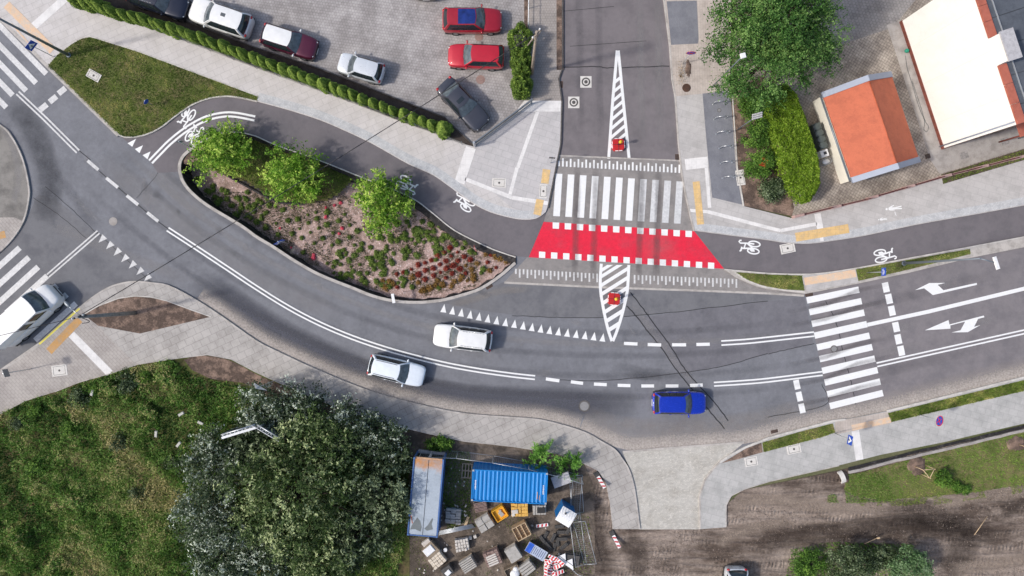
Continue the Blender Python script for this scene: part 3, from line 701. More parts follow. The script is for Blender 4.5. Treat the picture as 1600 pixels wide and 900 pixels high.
kerb([(1094, 826), (1093, 775), (1101, 750), (1112, 735), (1124, 722)], 2.5, .13, M_kerb, 'curved kerb at the right edge of the driveway')
kerb(offs(CPR_LO, 0), 1.6, .125, M_kerblight, 'thin kerb along the lower edge of the right cycle path')
kerb([(878, -700), (879, 106), (873, 124), (878, 160), (876, 225), (867, 270), (856, 325)], 2.2, .13, M_iron, 'dark kerb on the left of the side road')
kerb([(1037, -700), (1037, 0), (1046, 70), (1050, 125), (1055, 152), (1060, 225), (1065, 270), (1071, 303), (1078, 335), (1084.5, 361)], 2.4, .13, M_kerb, 'kerb on the right of the side road')
kerb(cr([(1146, 424), (1165, 437), (1190, 447), (1222, 453), (1256, 456)], 4), 2.2, .135, M_kerblight, 'kerb round the small grass wedge')
kerb(HEDGE_N[2:], 1.6, .20, M_iron, 'dark low edging between hedge and car park')
kerb(HEDGE_S[2:], 1.4, .15, M_kerb, 'edging between hedge and slab pavement')
kerb([(1143, 144), (1151, 262), (1161, 322)], 1.8, .16, M_kerblight, 'edging between bicycle stands and shrubs')
kerb(S_LO[1:21], 1.2, .13, M_kerb, 'back edging of the bend pavement')
kerb([(1134, 822), (1134, 789), (1142, 774), (1162, 764), (1200, 752), (1310, 727)], 1.2, .135, M_kerb, 'back edging of the lower right pavement')
kerb([(133, 491), (155, 478), (187, 466), (212, 462.5), (237, 464), (262, 470), (300, 484), (331, 495)], 1.5, .15, M_kerblight, 'edging of the lens shaped soil bed')
kerb([(973, 706), (1040, 700.5), (1162, 691)], 3, .035, M_kerb, 'flush kerb across the top of the driveway')
kerb([(788, 441.5), (940, 449), (1075, 453.5), (1200, 458.5), (1256, 462)], 3.2, .0145, M_kerb, 'flush kerb along the lower edge of the raised table')
kerb([(871, 243), (1062, 251)], 2.2, .0145, M_kerb, 'flush kerb along the upper edge of the raised table')

# ================================================================== DUST, WEAR, SEAMS
lo = [(172, 449), (195, 442), (215, 440), (237, 442), (265, 447), (307, 469), (350, 497), (400, 532), (437, 551), (500, 580), (575, 610), (650, 631), (725, 646), (800, 652), (850, 657), (905, 671)]
stain(offs(cr(lo[5:], 5), -13), 27, M_dust, .0035, edge='one', label='pale dust along the lower kerb of the bend')
stain(offs(cr([(905, 672), (980, 700), (1060, 697), (1165, 690), (1250, 668), (1320, 654), (1390, 640), (1500, 613), (1640, 578)], 5), -14), 34, M_dust, .0035, edge='one', label='pale dust in front of the driveway and along the right kerb')
stain(offs(cr([(900, 668), (960, 690), (1060, 694), (1170, 684), (1300, 652)], 5), -28), 30, M_dustl, .0045, label='thin dust spread over the lane by the driveway')
stain(cr([(700, 476), (740, 468), (780, 455), (830, 452)], 4), 14, M_dustl, .0065, label='pale grit by the corner of the planted bed')
M_outer = stainmat('outer_lane_wear', C(88, 89, 97), .95, .12)
stain(offs(cr([(300, 430), (352, 466), (400, 498), (450, 528), (500, 552), (560, 578), (640, 606), (720, 622), (800, 627), (870, 628), (940, 632), (1000, 634)], 5), 0), 52, M_outer, .0032, label='darker worn asphalt of the outer lane of the bend')
c_in = [(140, 232), (240, 322), (330, 392), (430, 452), (560, 512), (700, 552), (850, 568), (1000, 572), (1120, 566), (1280, 550)]
for d, mt, w in ((-16, M_tyre, 13), (-52, M_tyre, 13), (16, M_tyre, 13), (48, M_tyre, 13), (-34, M_lightst, 12)):
    stain(offs(cr(c_in, 5), d), w, mt, .0042 + .0001 * abs(d), label='faint wheel track along the bend')
stain(cr([(80, 350), (130, 372), (200, 400), (300, 440)], 4), 22, M_lightst, .0072, label='pale scuffed patch in the left junction')
stain(cr([(60, 240), (110, 300), (150, 360)], 4), 20, M_tyre, .0076, label='dark wheel sweep in the left junction')
stain([(113, 300), (135, 330), (160, 350)], 9, M_lightst, .0079, label='pale scuff near the round cover')
for x in (905, 935, 1000, 1028): stain([(x, -60), (x + 1, 60), (x + 2, 150), (x + 3, 240)], 14, M_tyre if x % 2 else M_lightst, .0062, label='wheel track on the side road')
stain([(955, 570), (1010, 585), (1050, 590)], 26, M_darkst, .0086, label='dark oily patch in the middle of the bend')
for o in (430, 540): stain([(1300, o + 60), (1420, o + 32), (1600, o - 10)], 20, M_tyre, .0064, label='wheel track on the right hand street')
for p in ([(1365, 520), (1440, 505)], [(1365, 553), (1440, 540)], [(1455, 447), (1500, 440)], [(1520, 505), (1555, 498)]): stain([p[0], ((p[0][0] + p[1][0]) / 2, (p[0][1] + p[1][1]) / 2), p[1]], 18, M_lightst, .0069, label='pale scrubbed patch of old marking')
# mud on the works ground
for pts, w, mt in (([(1180, 850), (1280, 835), (1400, 820), (1500, 822), (1560, 845)], 40, M_mud), ([(1380, 795), (1450, 806), (1500, 830), (1500, 870), (1460, 890)], 55, M_mud), ([(1560, 800), (1600, 790), (1680, 780)], 32, M_mud), ([(905, 740), (925, 790), (930, 850), (950, 900)], 44, M_mud), ([(975, 840), (1000, 870), (990, 900)], 40, M_mud), ([(1140, 800), (1180, 780), (1280, 790), (1400, 795)], 26, M_mudl), ([(1120, 850), (1160, 830), (1240, 812)], 22, M_mudl), ([(1480, 890), (1560, 880), (1700, 860)], 26, M_mudl), ([(1450, 790), (1530, 778), (1660, 762)], 20, M_mudl)):
    stain(cr(pts, 4), w, mt, .026 if mt is M_mud else .0285, name='mud_patch', label='patch of churned mud on the works ground')
seams = [([(985, 457), (1003, 480), (1023, 508), (1047, 540), (1068, 574), (1090, 600), (1112, 624), (1138, 657)], 1.6), ([(979, 478), (990, 489), (1010, 515), (1032, 542), (1058, 580), (1077, 603), (1100, 632), (1132, 670)], 1.6),
    ([(800, 493), (870, 496), (945, 496)], .9), ([(975, 495), (1060, 487), (1200, 470)], 1.0), ([(876, 105), (930, 104), (955, 106), (1046, 103)], 1.4), ([(1200, 552), (1145, 568), (1085, 580), (950, 594), (860, 593)], 1.0),
    ([(236, 250), (247, 269), (213, 310)], .8), ([(70, 291), (110, 325), (152, 365)], .8), ([(52, 309), (90, 334), (135, 372)], .8), ([(1290, 470), (1305, 500), (1318, 552), (1330, 598), (1337, 632)], 1.1), ([(1200, 652), (1290, 632), (1284, 600)], 1.0), ([(1272, 537), (1235, 545), (1200, 553)], 1.0), ([(876, 18), (960, 10)], .7), ([(890, 72), (1010, 64)], .7), ([(115, 228), (141, 250)], 1.2), ([(155, 267), (229, 332)], 1.2), ([(247, 346), (262, 358)], 1.2), ([(152, 363), (235, 440)], .7)]  # the two thinnest lines on the north road are wire shadows drawn as seams
rz = random.Random(4); m = MB()
for pts, w in seams:
    q = cr(pts, 8) if len(pts) > 2 else pts; q = [(p[0] + rz.uniform(-.5, .5), p[1] + rz.uniform(-.5, .5)) for p in q]; m.strip(W(q), w / SC, .0095)
m.build('seams_and_wire_shadows', M_crack, None, 'dark bitumen seams, cracks and painted wire shadows crossing the asphalt', 'seam', None, 'structure', fixn=False)
stain(cr([(983, 467), (1035, 540), (1085, 602), (1130, 660)], 4), 15, M_lightst, .0088, label='paler diagonal trench patch between two seams')

sheet('asphalt_patch', cr([(1012, 495), (1060, 488), (1200, 471), (1257, 463)], 3) + cr([(1271, 536), (1235, 545), (1200, 553), (1145, 568), (1085, 580)], 3) + [(1058, 580), (1032, 542), (1010, 515), (992, 494)], .0031, ground('asphalt_patch', C(116, 115, 120), C(108, 107, 112), .06, .3, 22, .13, .9, bump=.1), 'slightly darker resurfaced asphalt above the long seam', 0, cat='road')
stain(cr([(236, 262), (262, 285), (290, 312), (320, 338)], 4), 34, M_lightst, .0068, label='paler worn asphalt at the corner of the cycle path')
stain(cr([(150, 245), (240, 315), (330, 385), (430, 448), (540, 495)], 4), 40, M_lightst, .0066, label='paler worn strip of the inner lane')
stain(cr([(20, 150), (52, 205), (70, 250), (78, 300), (66, 350)], 4), 46, M_darkst, .0098, label='darker asphalt along the rounded left corner')
stain(cr([(2, 190), (22, 230), (30, 280), (20, 330)], 4), 14, M_lightst, .1225, label='pale streak on the rounded left pavement')
M_oil = stainmat('oil_film', C(84, 84, 90), .26, .8); rg = random.Random(31)
for i in range(34):
    x, y = rg.uniform(120, 1250), 0; y = 300 + (x - 200) * .42 if x < 560 else 500 + rg.uniform(-30, 60); y += rg.uniform(-30, 40); s_ = rg.uniform(4, 13); a_ = rg.uniform(0, 3.1)
    stain([(x - s_ * math.cos(a_), y - s_ * math.sin(a_)), (x, y), (x + s_ * math.cos(a_), y + s_ * math.sin(a_))], s_ * rg.uniform(.5, 1.2), M_oil if i % 3 else M_lightst, .0097 + .00004 * i, name='oil_spot', label='faint oil or wear spot on the asphalt')
M_grime = stainmat('tyre_grime', C(100, 94, 96), .46, .7); M_grimel = stainmat('worn_grime', C(150, 140, 140), .30, .6)
for x in (903, 932, 1003, 1030): stain([(x, 246), (x - 1, 300), (x - 3, 350), (x - 5, 410), (x - 6, 446)], 13, M_grime, .0206 + .0001 * (x % 7), label='tyre grime over the crossings')
stain([(1010, 356), (1030, 390), (1040, 420)], 60, M_grimel, .0196, label='faded part of the red crossing')
for y0, y1 in ((478, 452), (500, 478), (560, 536), (594, 566), (626, 604)): stain([(1230, y0 + 9), (1290, y0 - 2), (1340, y1 + 2), (1400, y1 - 10)], 9, M_grime, .0150 + .0001 * (y0 % 7), label='tyre grime over the right zebra crossing')
# ================================================================== ROAD MARKINGS
ZM = .0115
def pair(pts, sep=2.8, w=2.4): return [(offs(pts, sep), w), (offs(pts, -sep), w)]
dl = cr([(262, 358), (302, 384), (352, 417), (400, 449), (450, 480), (500, 506), (550, 527), (600, 544), (650, 558), (700, 570), (750, 579), (800, 586), (836, 590)], 4)
marks('centre_line', M_white, 'long double white line through the middle of the bend', lines=pair(dl), z=ZM)
d = [((853, 592), (874, 595)), ((892, 596.5), (911, 599)), ((928, 600), (948, 601)), ((965, 602), (985, 602.5)), ((1002, 603), (1022, 603)), ((1040, 603), (1060, 603)), ((1078, 602.3), (1098, 601.5))]
marks('centre_line', M_white, 'dashed white line above the blue car', lines=[(list(x), 5) for x in d], z=ZM)
marks('centre_line', M_white, 'double white line left of the right zebra crossing, lower', lines=pair(cr([(1115.5, 600.3), (1160, 597.5), (1200, 594), (1285, 583.5)], 4)), z=ZM)
marks('centre_line', M_white, 'double white line running out to the right', lines=pair([(1370, 570), (1450, 552), (1600, 518.5), (2000, 429)]), z=ZM)
d = [((975, 536.5), (996, 537.5)), ((1012, 538.3), (1033, 539)), ((1050, 538.7), (1072, 538.7)), ((1088, 538.2), (1109, 537.8))]
marks('lane_line', M_white, 'dashed white line below the tip of the hatched island', lines=[(list(x), 5) for x in d], z=ZM)
marks('lane_line', M_white, 'double white line left of the right zebra crossing, upper', lines=pair(cr([(1127, 536), (1165, 533.5), (1200, 530), (1272, 522)], 4), 3.2), z=ZM)
marks('lane_line', M_white, 'single broad white line between the two arrows', lines=[([(1355, 507.5), (1450, 487), (1600, 451), (2000, 356)], 6)], z=ZM)
bars = [quad((1260 + (1296 - 1260) * i / 9 + .5, 469.5 + (634.5 - 469.5) * i / 9), (1342 + (1379.5 - 1342) * i / 9, 452.5 + (614 - 452.5) * i / 9), 10) for i in range(10)]
marks('zebra_crossing', M_white, 'zebra crossing of ten bars on the right of the bend', polys=bars, z=ZM)
ctr = [(1384, 449), (1389, 467), (1393.5, 485.5), (1400, 511), (1403.5, 530), (1408, 548)]
marks('stop_line', M_white, 'broken stop line right of the right zebra crossing', polys=[quad((x - 1.6, y - 7.5), (x + 1.6, y + 7.5), 10) for x, y in ctr], z=ZM)
marks('stop_line', M_white, 'broken stop line left of the right zebra crossing', polys=[quad((x - 1.6, y - 7.2), (x + 1.6, y + 7.2), 9) for x, y in ((1245, 601), (1249, 619.5), (1253, 638))], z=ZM)
marks('direction_arrow', M_white, 'white right turn arrow in the upper right lane', polys=[[(1429.4, 453.4), (1444, 450.6), (1457.5, 461), (1475, 457), (1526.5, 445), (1526, 442), (1474, 453.4), (1465, 445), (1477, 442), (1451.9, 442.2)]], z=ZM)
marks('direction_arrow', M_white, 'white forked arrow pointing left and down', polys=[[(1445, 516), (1485, 513.5), (1484.7, 508.4), (1508, 502.4), (1500.6, 516), (1486.5, 519.5), (1512, 519), (1531.5, 508), (1522, 510.6), (1528, 498.4), (1538, 495.6), (1537, 493), (1483.4, 507), (1482, 500)]], z=ZM)
tri = []
for i in range(19):
    t = i / 18; ax, ay = 694.5 + 248.5 * t, 475 + 45.5 * t + 4 * math.sin(math.pi * t)
    tri.append([(ax, ay), (ax + 2.6, ay + 13.6), (ax - 6.6, ay + 12.4)])
marks('give_way_triangles', M_white, 'long row of white give way triangles below the planted bed', polys=tri, z=ZM)
marks('give_way_triangles', M_white_w, 'row of seven white triangles in the left junction', polys=[[(160 + 11.9 * i, 366 + 10.1 * i), (167.5 + 11.7 * i, 373 + 10.1 * i), (154 + 11.8 * i, 379.3 + 10.1 * i)] for i in range(7)], z=ZM)
marks('give_way_triangles', M_white, 'three white triangles at the start of the cycle path', polys=[[(212.8, 217), (207, 229.5), (199.5, 224)], [(223.7, 227), (218.3, 239.3), (211, 233)], [(235.5, 236.7), (230.8, 249), (223, 242.5)]], z=.0255)
pl = cr([(235.5, 253), (250, 238), (266, 222), (289.4, 203.4), (316, 188), (336, 181.5), (356.5, 178.8), (375, 180.5), (398.5, 185.3)], 5)
marks('cycle_centre_line', M_white, 'double white line on the cycle path bend', lines=pair(pl, 3.2, 3.2), z=.0255)
marks('centre_line', M_white_w, 'double white line in the side street by the white van', lines=pair([(154, 362.5), (75, 431)], 2.6, 2.4), z=ZM)
marks('centre_line', M_white_w, 'double white line below the upper left zebra crossing', lines=pair([(27.5, 145), (70, 185), (122, 237)], 2.8, 2.6), z=ZM)
marks('centre_line', M_white_w, 'four white dashes between the left junctions', lines=[([(137, 251), (154, 265.5)], 5), ([(166, 278), (184.5, 293)], 5), ([(198, 305.5), (216, 320)], 5), ([(230, 332), (247.5, 346)], 5)], z=ZM)
ends = [(72.5, 115.5), (56.5, 130), (41, 142), (20, 149), (10, 168), (-6, 184)]
marks('zebra_crossing', M_white_w, 'worn zebra crossing in the upper left corner', polys=[quad((x - 78, y - 81), (x, y), 8.5) for x, y in ends], z=ZM)
marks('stop_line', M_white_w, 'broken stop line by the upper left verge', polys=[quad((x - 5.5, y + 4.5), (x + 5.5, y - 4.5), 9) for x, y in ((97, 142), (83, 155), (68, 167.5))], z=ZM)
ends = [(31, 387), (45.5, 402), (60, 417), (74, 431), (89, 446), (104.5, 460), (119, 474)]
marks('zebra_crossing', M_white_w, 'worn zebra crossing partly under the white van', polys=[quad((x - 64, y + 58), (x, y), 9) for x, y in ends], z=ZM)
# crossings on the table
ZT = .0165
m1 = []; m2 = []
for i in range(11):
    t = i / 10; tx, ty = 873.6 + 188.6 * t, 271.2 + 12 * t; bx, by = 869.5 + 188.5 * t, 337.5 + 11.5 * t
    (m1 if i < 7 else m2).append([(tx - 5.2, ty), (tx + 5.2, ty + .6), (bx + 5.2, by + .6), (bx - 5.2, by)])
marks('zebra_crossing', M_white, 'seven bright white bars at the left of the table zebra crossing', polys=m1, z=ZT)
marks('zebra_crossing', M_white_g, 'four greyer worn bars at the right of the table zebra crossing', polys=m2, z=ZT)
sq = []
for i in range(12):
    t = i / 11; x, y = 868.5 + 207.5 * t, 352 + 13 * t; sq.append([(x - 5, y - 4.6), (x + 5.2, y - 4.2), (x + 4.8, y + 5.6), (x - 5, y + 5)])
for i in range(15):
    t = i / 14; x, y = 847 + 264 * t, 398 + 17 * t; sq.append([(x - 4.8, y - 5), (x + 5, y - 4.4), (x + 4.8, y + 5.2), (x - 5, y + 4.6)])
marks('cycle_crossing_squares', M_white, 'white squares along both edges of the red crossing', polys=sq, z=ZT)
tt = []
for i in range(32):
    t = i / 31; x = 873.5 + 188 * t; yb = 260 + 10.4 * t + (0 if i % 2 else -.2); h = 13 if i % 2 else 8.4; tt.append([(x - 1.35, yb - h), (x + 1.35, yb - h), (x + 1.2, yb), (x - 1.5, yb)])
marks('rumble_teeth', M_white, 'row of long and short white teeth above the zebra crossing', polys=tt, z=ZT)
tt = []
for i in range(22):
    t = i / 21; x = 806 + 127 * t; y0 = 420 + 7.5 * t; h = 13.5 if i % 2 else 8; tt.append([(x - 1.3, y0), (x + 1.3, y0), (x + 1.3, y0 + h), (x - 1.3, y0 + h)])
for i in range(27):
    t = i / 26; x = 991.5 + 159 * t; y0 = 429.5 + 6.5 * t; h = 8 if i % 2 else 13.5; tt.append([(x - 1.3, y0), (x + 1.3, y0), (x + 1.3, y0 + h), (x - 1.3, y0 + h)])
marks('rumble_teeth', M_white_w, 'rows of white teeth along the lower edge of the raised table', polys=tt, z=ZT)
# hatched islands
def hatch(name, label, L, R, bars, w, slope, z):
    def xat(line, y):
        for a, b in zip(line[:-1], line[1:]):
            if min(a[1], b[1]) <= y <= max(a[1], b[1]): return a[0] + (b[0] - a[0]) * (y - a[1]) / (b[1] - a[1] + 1e-9)
        return None
    polys = []
    for yl in bars:
        pts = []
        for side in (0, 1):
            xl = xat(L, yl + side * w)
            if xl is None: break
            # walk along the bar until it meets the right hand line
            for s in np.linspace(0, 60, 241):
                x = xl + s; y = yl + side * w + slope * s; xr = xat(R, y)
                if xr is None: break
                if x >= xr: break
            pts.append(((xl + 1.0, yl + side * w + slope), (x, y)))
        if len(pts) == 2 and pts[0][1][0] - pts[0][0][0] > .5: polys.append([pts[0][0], pts[0][1], pts[1][1], pts[1][0]])
    marks(name, M_white, label, polys=polys, lines=[(L, 4.6), (R, 4.6)], z=z)
hatch('hatched_island', 'tapering white hatched island above the zebra crossing', [(964.3, 79), (957.5, 155), (951, 248)], [(966, 79), (973.5, 155), (983, 248)], [242, 227.5, 213, 198.5, 184, 169.5, 155, 140.5, 126], 6.5, -.85, ZM)
L2 = cr([(939.5, 412), (938, 435), (938.5, 455), (941.5, 475), (946, 498), (951, 518), (956, 533)], 5); R2 = cr([(982.5, 414), (981.5, 435), (980, 455), (976, 475), (970, 498), (963.5, 518), (957.5, 533)], 5)
hatch('hatched_island', 'lens shaped white hatched island below the red crossing', L2, R2, [430, 443.5, 457, 471, 485, 499, 513, 420], 6.2, -.63, .0175)
# bicycle and walking symbols
def place2d(polys, lines, c, ang, su, sv, flip=1):
    ca, sa = math.cos(ang), math.sin(ang)
    def T(p): u, v = p[0] * su * flip, p[1] * sv; return (c[0] + u * ca - v * sa, c[1] + u * sa + v * ca)
    return [[T(p) for p in q] for q in polys], [([T(p) for p in l], w) for l, w in lines]
def bicycle(c, ang, label, mat=None, z=.0255, su=1.0, sv=1.0, flip=1):
    """v runs from wheels (-) to handlebar (+); u across"""
    lines = []
    for cu in (-5.6, 5.6):
        lines.append(([(cu + 4.2 * math.cos(a), -6 + 9.5 * math.sin(a)) for a in np.linspace(0, 2 * math.pi, 25)], 1.7))
    lines += [([(-5.6, -6), (-5.2, 6), (-4.0, 17), (-6.2, 19.5), (-8.2, 18), (-8.4, 15.5)], 1.8), ([(-5.2, 8), (3.6, 10)], 1.7), ([(-5, 6), (1.2, -4)], 1.6), ([(1.2, -4), (5.6, -6)], 1.6), ([(1.2, -5), (3.8, 13)], 1.8), ([(1.4, 13.5), (7.6, 14.5), (8.4, 16.5)], 2.0)]
    polys = [[(1.0, -7), (6.5, -8.5), (6.8, -2.5), (3.6, 1.5), (.5, -2)]]
    P, Ln = place2d(polys, lines, c, ang, su, sv, flip)
    m = MB(); zz = z
    for p in P: m.poly(W(p), zz)
    for k_, (l, w) in enumerate(Ln): m.strip(W(l), w * 1.3 / SC, zz + .0004 * (k_ + 1))
    return m.build('bicycle_symbol', mat or M_white, None, label, 'road marking', None, 'structure', fixn=False)
R = math.radians
bicycle((636, 288), R(32 - 90), 'white bicycle symbol half under the right hand bed tree', sv=.95)
bicycle((726, 317), R(33 + 90), 'white bicycle symbol on the path below the plaza', sv=.95)
bicycle((292, 182), R(121 - 90 + 0), 'white bicycle symbol above the cycle path double line', sv=.95, flip=-1)
bicycle((303, 211), R(-59 - 90 + 0), 'white bicycle symbol under the left tree of the bed', sv=.9)
bicycle((1172, 386), R(8 + 90), 'white bicycle symbol right of the red crossing', sv=.95)
bicycle((1381, 399), R(-11 - 90), 'white bicycle symbol above the street lamp grass', sv=.95)
hd = [(1.9 * math.cos(a), 1.9 * math.sin(a)) for a in np.linspace(0, 2 * math.pi, 13)[:-1]]
body = [(-1.6, -3), (1.6, -3), (3.2, -6), (3.6, -13), (2.4, -13.2), (2.0, -8), (1.8, -14), (2.6, -25), (.6, -25), (0, -16), (-1.4, -25), (-3.2, -24.6), (-1.7, -14), (-2.0, -8), (-4.6, -13), (-5.6, -12.2), (-3.2, -5.5)]
polys = []
for c_, s_ in (((1384, 327), 1.0), ((1371.5, 343.5), .56)):
    for q in (hd, body):
        P_, _ = place2d([q], [], c_, R(84), s_ * .95, s_ * .95); polys += P_
P_, _ = place2d([[(-5.6, -12.2), (-4.6, -13), (-12.5, -15), (-12.2, -13.8)]], [], (1384, 327), R(84), -.95, .95)
marks('walking_symbol', M_white, 'white adult and child walking symbol on the right pavement', polys=polys + P_, z=.1285)
# ================================================================== CARS
M_glass = plain('car_glass', (.020, .028, .034, 1), .06, 0, .05, 2, coat=.0, spec=.8)
M_glass_refl = plain('windscreen_reflections', (.085, .105, .118, 1), .05, 0, .55, 3.0, spec=.8)  # grey-blue reflections painted into the glass colour as an uneven pale tone
M_tyre_r = plain('tyre_rubber', (.018, .018, .019, 1), .85)
M_rim = plain('alloy', (.45, .46, .47, 1), .3, .8)
M_trim = plain('black_trim', (.02, .02, .022, 1), .5)
M_lamp = plain('lamp_glass', (.75, .78, .80, 1), .12, .2, .1, 8, coat=.6)
M_tail = plain('tail_lamp', (.42, .015, .02, 1), .2, 0, .1, 8, coat=.6)
M_chrome = plain('chrome', (.7, .7, .7, 1), .15, 1.0)
M_plate = plain('plate', (.75, .75, .73, 1), .5)

def car(name, label, cat, cx, cy, ang, L, Wd, Hh, paint, style='suv', roofmat=None, group=None, rails=None, sunroof=None, wing=None, dark_lower=True, dark_hood=None, rear_glass=None):
    p = U(cx, cy, .7); base_z = BASEZ
    e = empty(name, (p.x, p.y, base_z), math.radians(ang), label, cat, group)
    S = {'suv': (.20, .055, -.385, -.472, .97, .80), 'hatch': (.23, .075, -.36, -.465, .93, .80), 'wagon': (.20, .05, -.39, -.475, .93, .78), 'sedan': (.17, .03, -.23, -.36, .92, .78), 'van': (.335, .23, -.485, -.497, 1.15, 1.16)}[style]
    xw0, xw1, xr1, xr0 = (s * L for s in S[:4]); zb, zn = S[4] * (Hh / 1.5) ** .3, S[5]
    hw0 = Wd / 2
    def hw(x):
        s = 2 * x / L; a = abs(s)
        return hw0 * (1 - .09 * a ** 3 - (.16 if s > 0 else .10) * a ** 12 - .10 * a ** 40)
    def zt(x):
        if x > xw0:
            t = (x - xw0) / (L / 2 - xw0); return zb + .02 - (zb - zn) * (t ** 1.6) - .10 * t ** 14
        if x < xr0 - .02:
            t = (xr0 - x) / max(.05, L / 2 + xr0); return zb + (.05 if style == 'sedan' else .03) - .10 * t ** 3
        return zb
    xs = [L / 2 * math.sin(math.pi / 2 * v) if False else L / 2 * v for v in (-1, -.992, -.975, -.95, -.9, -.82, -.72, -.6, -.45, -.3, -.15, 0, .12, .24, .36, .46, .55, .64, .72, .8, .87, .92, .955, .978, .993, 1)]
    ring = [(.80, .20), (.95, .26), (.995, .48), (1.0, .60), (.99, None), (.955, None), (.86, None), (.62, None), (.32, None), (0, None)]
    def sect(x):
        h = hw(x); z1 = zt(x); out = []
        for i, (fy, z) in enumerate(ring):
            if z is None: z = z1 - {4: .16, 5: .05, 6: -.005, 7: -.028, 8: -.04, 9: -.045}[i]
            e_ = abs(2 * x / L); sh = 1 - .12 * max(0, (e_ - .93) / .07) ** 2 if i < 4 else 1
            out.append((h * fy * sh, z + (.10 * max(0, (e_ - .95) / .05) if i < 2 else 0)))
        return out
    vs = []; fs = []; n = 2 * len(ring) - 1
    for x in xs:
        s = sect(x); row = [(x, -y, z) for y, z in s] + [(x, y, z) for y, z in s[-2::-1]]; vs += row
    for i in range(len(xs) - 1):
        for j in range(n - 1): fs.append((i * n + j, (i + 1) * n + j, (i + 1) * n + j + 1, i * n + j + 1))
    fs.append(tuple(range(n))); fs.append(tuple((len(xs) - 1) * n + j for j in range(n))[::-1])
    for i in range(len(xs) - 1): fs.append((i * n, i * n + n - 1, (i + 1) * n + n - 1, (i + 1) * n))
    m = MB(); m.add(vs, fs, True); m.build('body', paint, e)
    # dark sills, bumpers
    m = MB(); m.box((0, 0, .24), (L * .93, Wd * .93, .16)); m.build('underbody', M_trim, e)
    # bonnet panel standing a little proud, with the shut line showing round it
    def top(x, fy):
        s = sect(x); h = hw(x); y = abs(fy); 
        zs = [(q[0] / h, q[1]) for q in s[4:]][::-1]
        for (y0, z0), (y1, z1) in zip(zs[:-1], zs[1:]):
            if y0 <= y <= y1: return (x, fy * h, z0 + (z1 - z0) * (y - y0) / (y1 - y0 + 1e-9))
        return (x, fy * h, zs[-1][1])
    def panel(x0, x1, fy, rise, nm, mt):
        vs = []; fs = []; nx, ny = 7, 9
        for i in range(nx + 1):
            x = x0 + (x1 - x0) * i / nx
            for j in range(ny + 1):
                q = top(x, -fy + 2 * fy * j / ny); edge = i in (0, nx) or j in (0, ny); vs.append((q[0], q[1], q[2] + (0.001 if edge else rise)))
        for i in range(nx):
            for j in range(ny): fs.append((i * (ny + 1) + j, (i + 1) * (ny + 1) + j, (i + 1) * (ny + 1) + j + 1, i * (ny + 1) + j + 1))
        mm = MB(); mm.add(vs, fs, True); return mm.build(nm, mt, e, fixn=False)
    if style != 'van' or True: panel(xw0 + .06, L * .472, .80, .016, 'bonnet', dark_hood or paint)
    if style == 'sedan': panel(-L * .485, xr0 - .08, .78, .014, 'boot_lid', paint)
    # greenhouse
    wb, wr = hw0 * .935, hw0 * (.665 if style != 'van' else .82); zr = Hh - .05
    bf, br = .17, (.10 if style != 'van' else .03)
    def gh(side, s, t):
        """point on the cabin surface: side F/R/L/B, s along 0..1, t up 0..1"""
        w = wb + (wr - wb) * t + .035 * math.sin(math.pi * t); z = zb - .01 + (zr - zb + .01) * (t + .10 * math.sin(math.pi * t) * (1 if side in 'FB' else .6))
        z = min(z, zr)
        xf = xw0 + (xw1 - xw0) * t; xb = xr0 + (xr1 - xr0) * t
        if side in 'FB':
            y = -w + 2 * w * s; k_ = 1 - (2 * s - 1) ** 2
            return Vector(((xf + bf * k_ * (1 - .4 * t)) if side == 'F' else (xb - br * k_ * (1 - .4 * t)), y, z))
        x = xb + (xf - xb) * s; bow = 1 - .03 * abs(2 * s - 1) ** 3
        return Vector((x, (w * bow) * (1 if side == 'L' else -1), z))
    def patch(mm, side, s0, s1, t0, t1, out, ns=6, nt=5, trap=(0, 0)):
        vs = []; fs = []
        for j in range(nt + 1):
            t = t0 + (t1 - t0) * j / nt
            for i in range(ns + 1):
                a0 = s0 + trap[0] * j / nt; a1 = s1 - trap[1] * j / nt; s = a0 + (a1 - a0) * i / ns; q = gh(side, s, t)
                d = {'F': Vector((.5, 0, .85)), 'B': Vector((-.7, 0, .7)), 'L': Vector((0, .9, .3)), 'R': Vector((0, -.9, .3))}[side]; q = q + d * out; vs.append(q)
        for j in range(nt):
            for i in range(ns): fs.append((j * (ns + 1) + i, j * (ns + 1) + i + 1, (j + 1) * (ns + 1) + i + 1, (j + 1) * (ns + 1) + i))
        mm.add(vs, fs, True)
    m = MB()
    for side in 'FBLR': patch(m, side, 0, 1, 0, 1, 0, 8, 6)
    m.build('cabin_pillars', paint if not dark_lower else paint, e)
    def roofp(u, v):      # u 0..1 rear to front, v -1..1
        xf = xw1 + bf * .6 * (1 - v * v); xb = xr1 - br * .6 * (1 - v * v); x = xb + (xf - xb) * u
        return Vector((x, wr * v * (1 - .03 * abs(2 * u - 1) ** 3), zr + .05 * (1 - v ** 2 * .95) * (1 - abs(2 * u - 1) ** 3 * .75)))
    def rpatch(mm, u0, u1, v0, v1, out, nu=10, nv=10):
        vs = [roofp(u0 + (u1 - u0) * i / nu, v0 + (v1 - v0) * j / nv) + Vector((0, 0, out)) for i in range(nu + 1) for j in range(nv + 1)]
        mm.add(vs, [(i * (nv + 1) + j, (i + 1) * (nv + 1) + j, (i + 1) * (nv + 1) + j + 1, i * (nv + 1) + j + 1) for i in range(nu) for j in range(nv)], True)
    m = MB(); rpatch(m, 0, 1, -1, 1, 0); m.build('roof', roofmat or paint, e)
    m = MB(); patch(m, 'F', .04, .96, .03, .97, .006); m.build('windscreen', M_glass_refl, e)
    m = MB(); patch(m, 'B', .07, .93, .12, .92, .006); m.build('rear_window', rear_glass or M_glass, e)
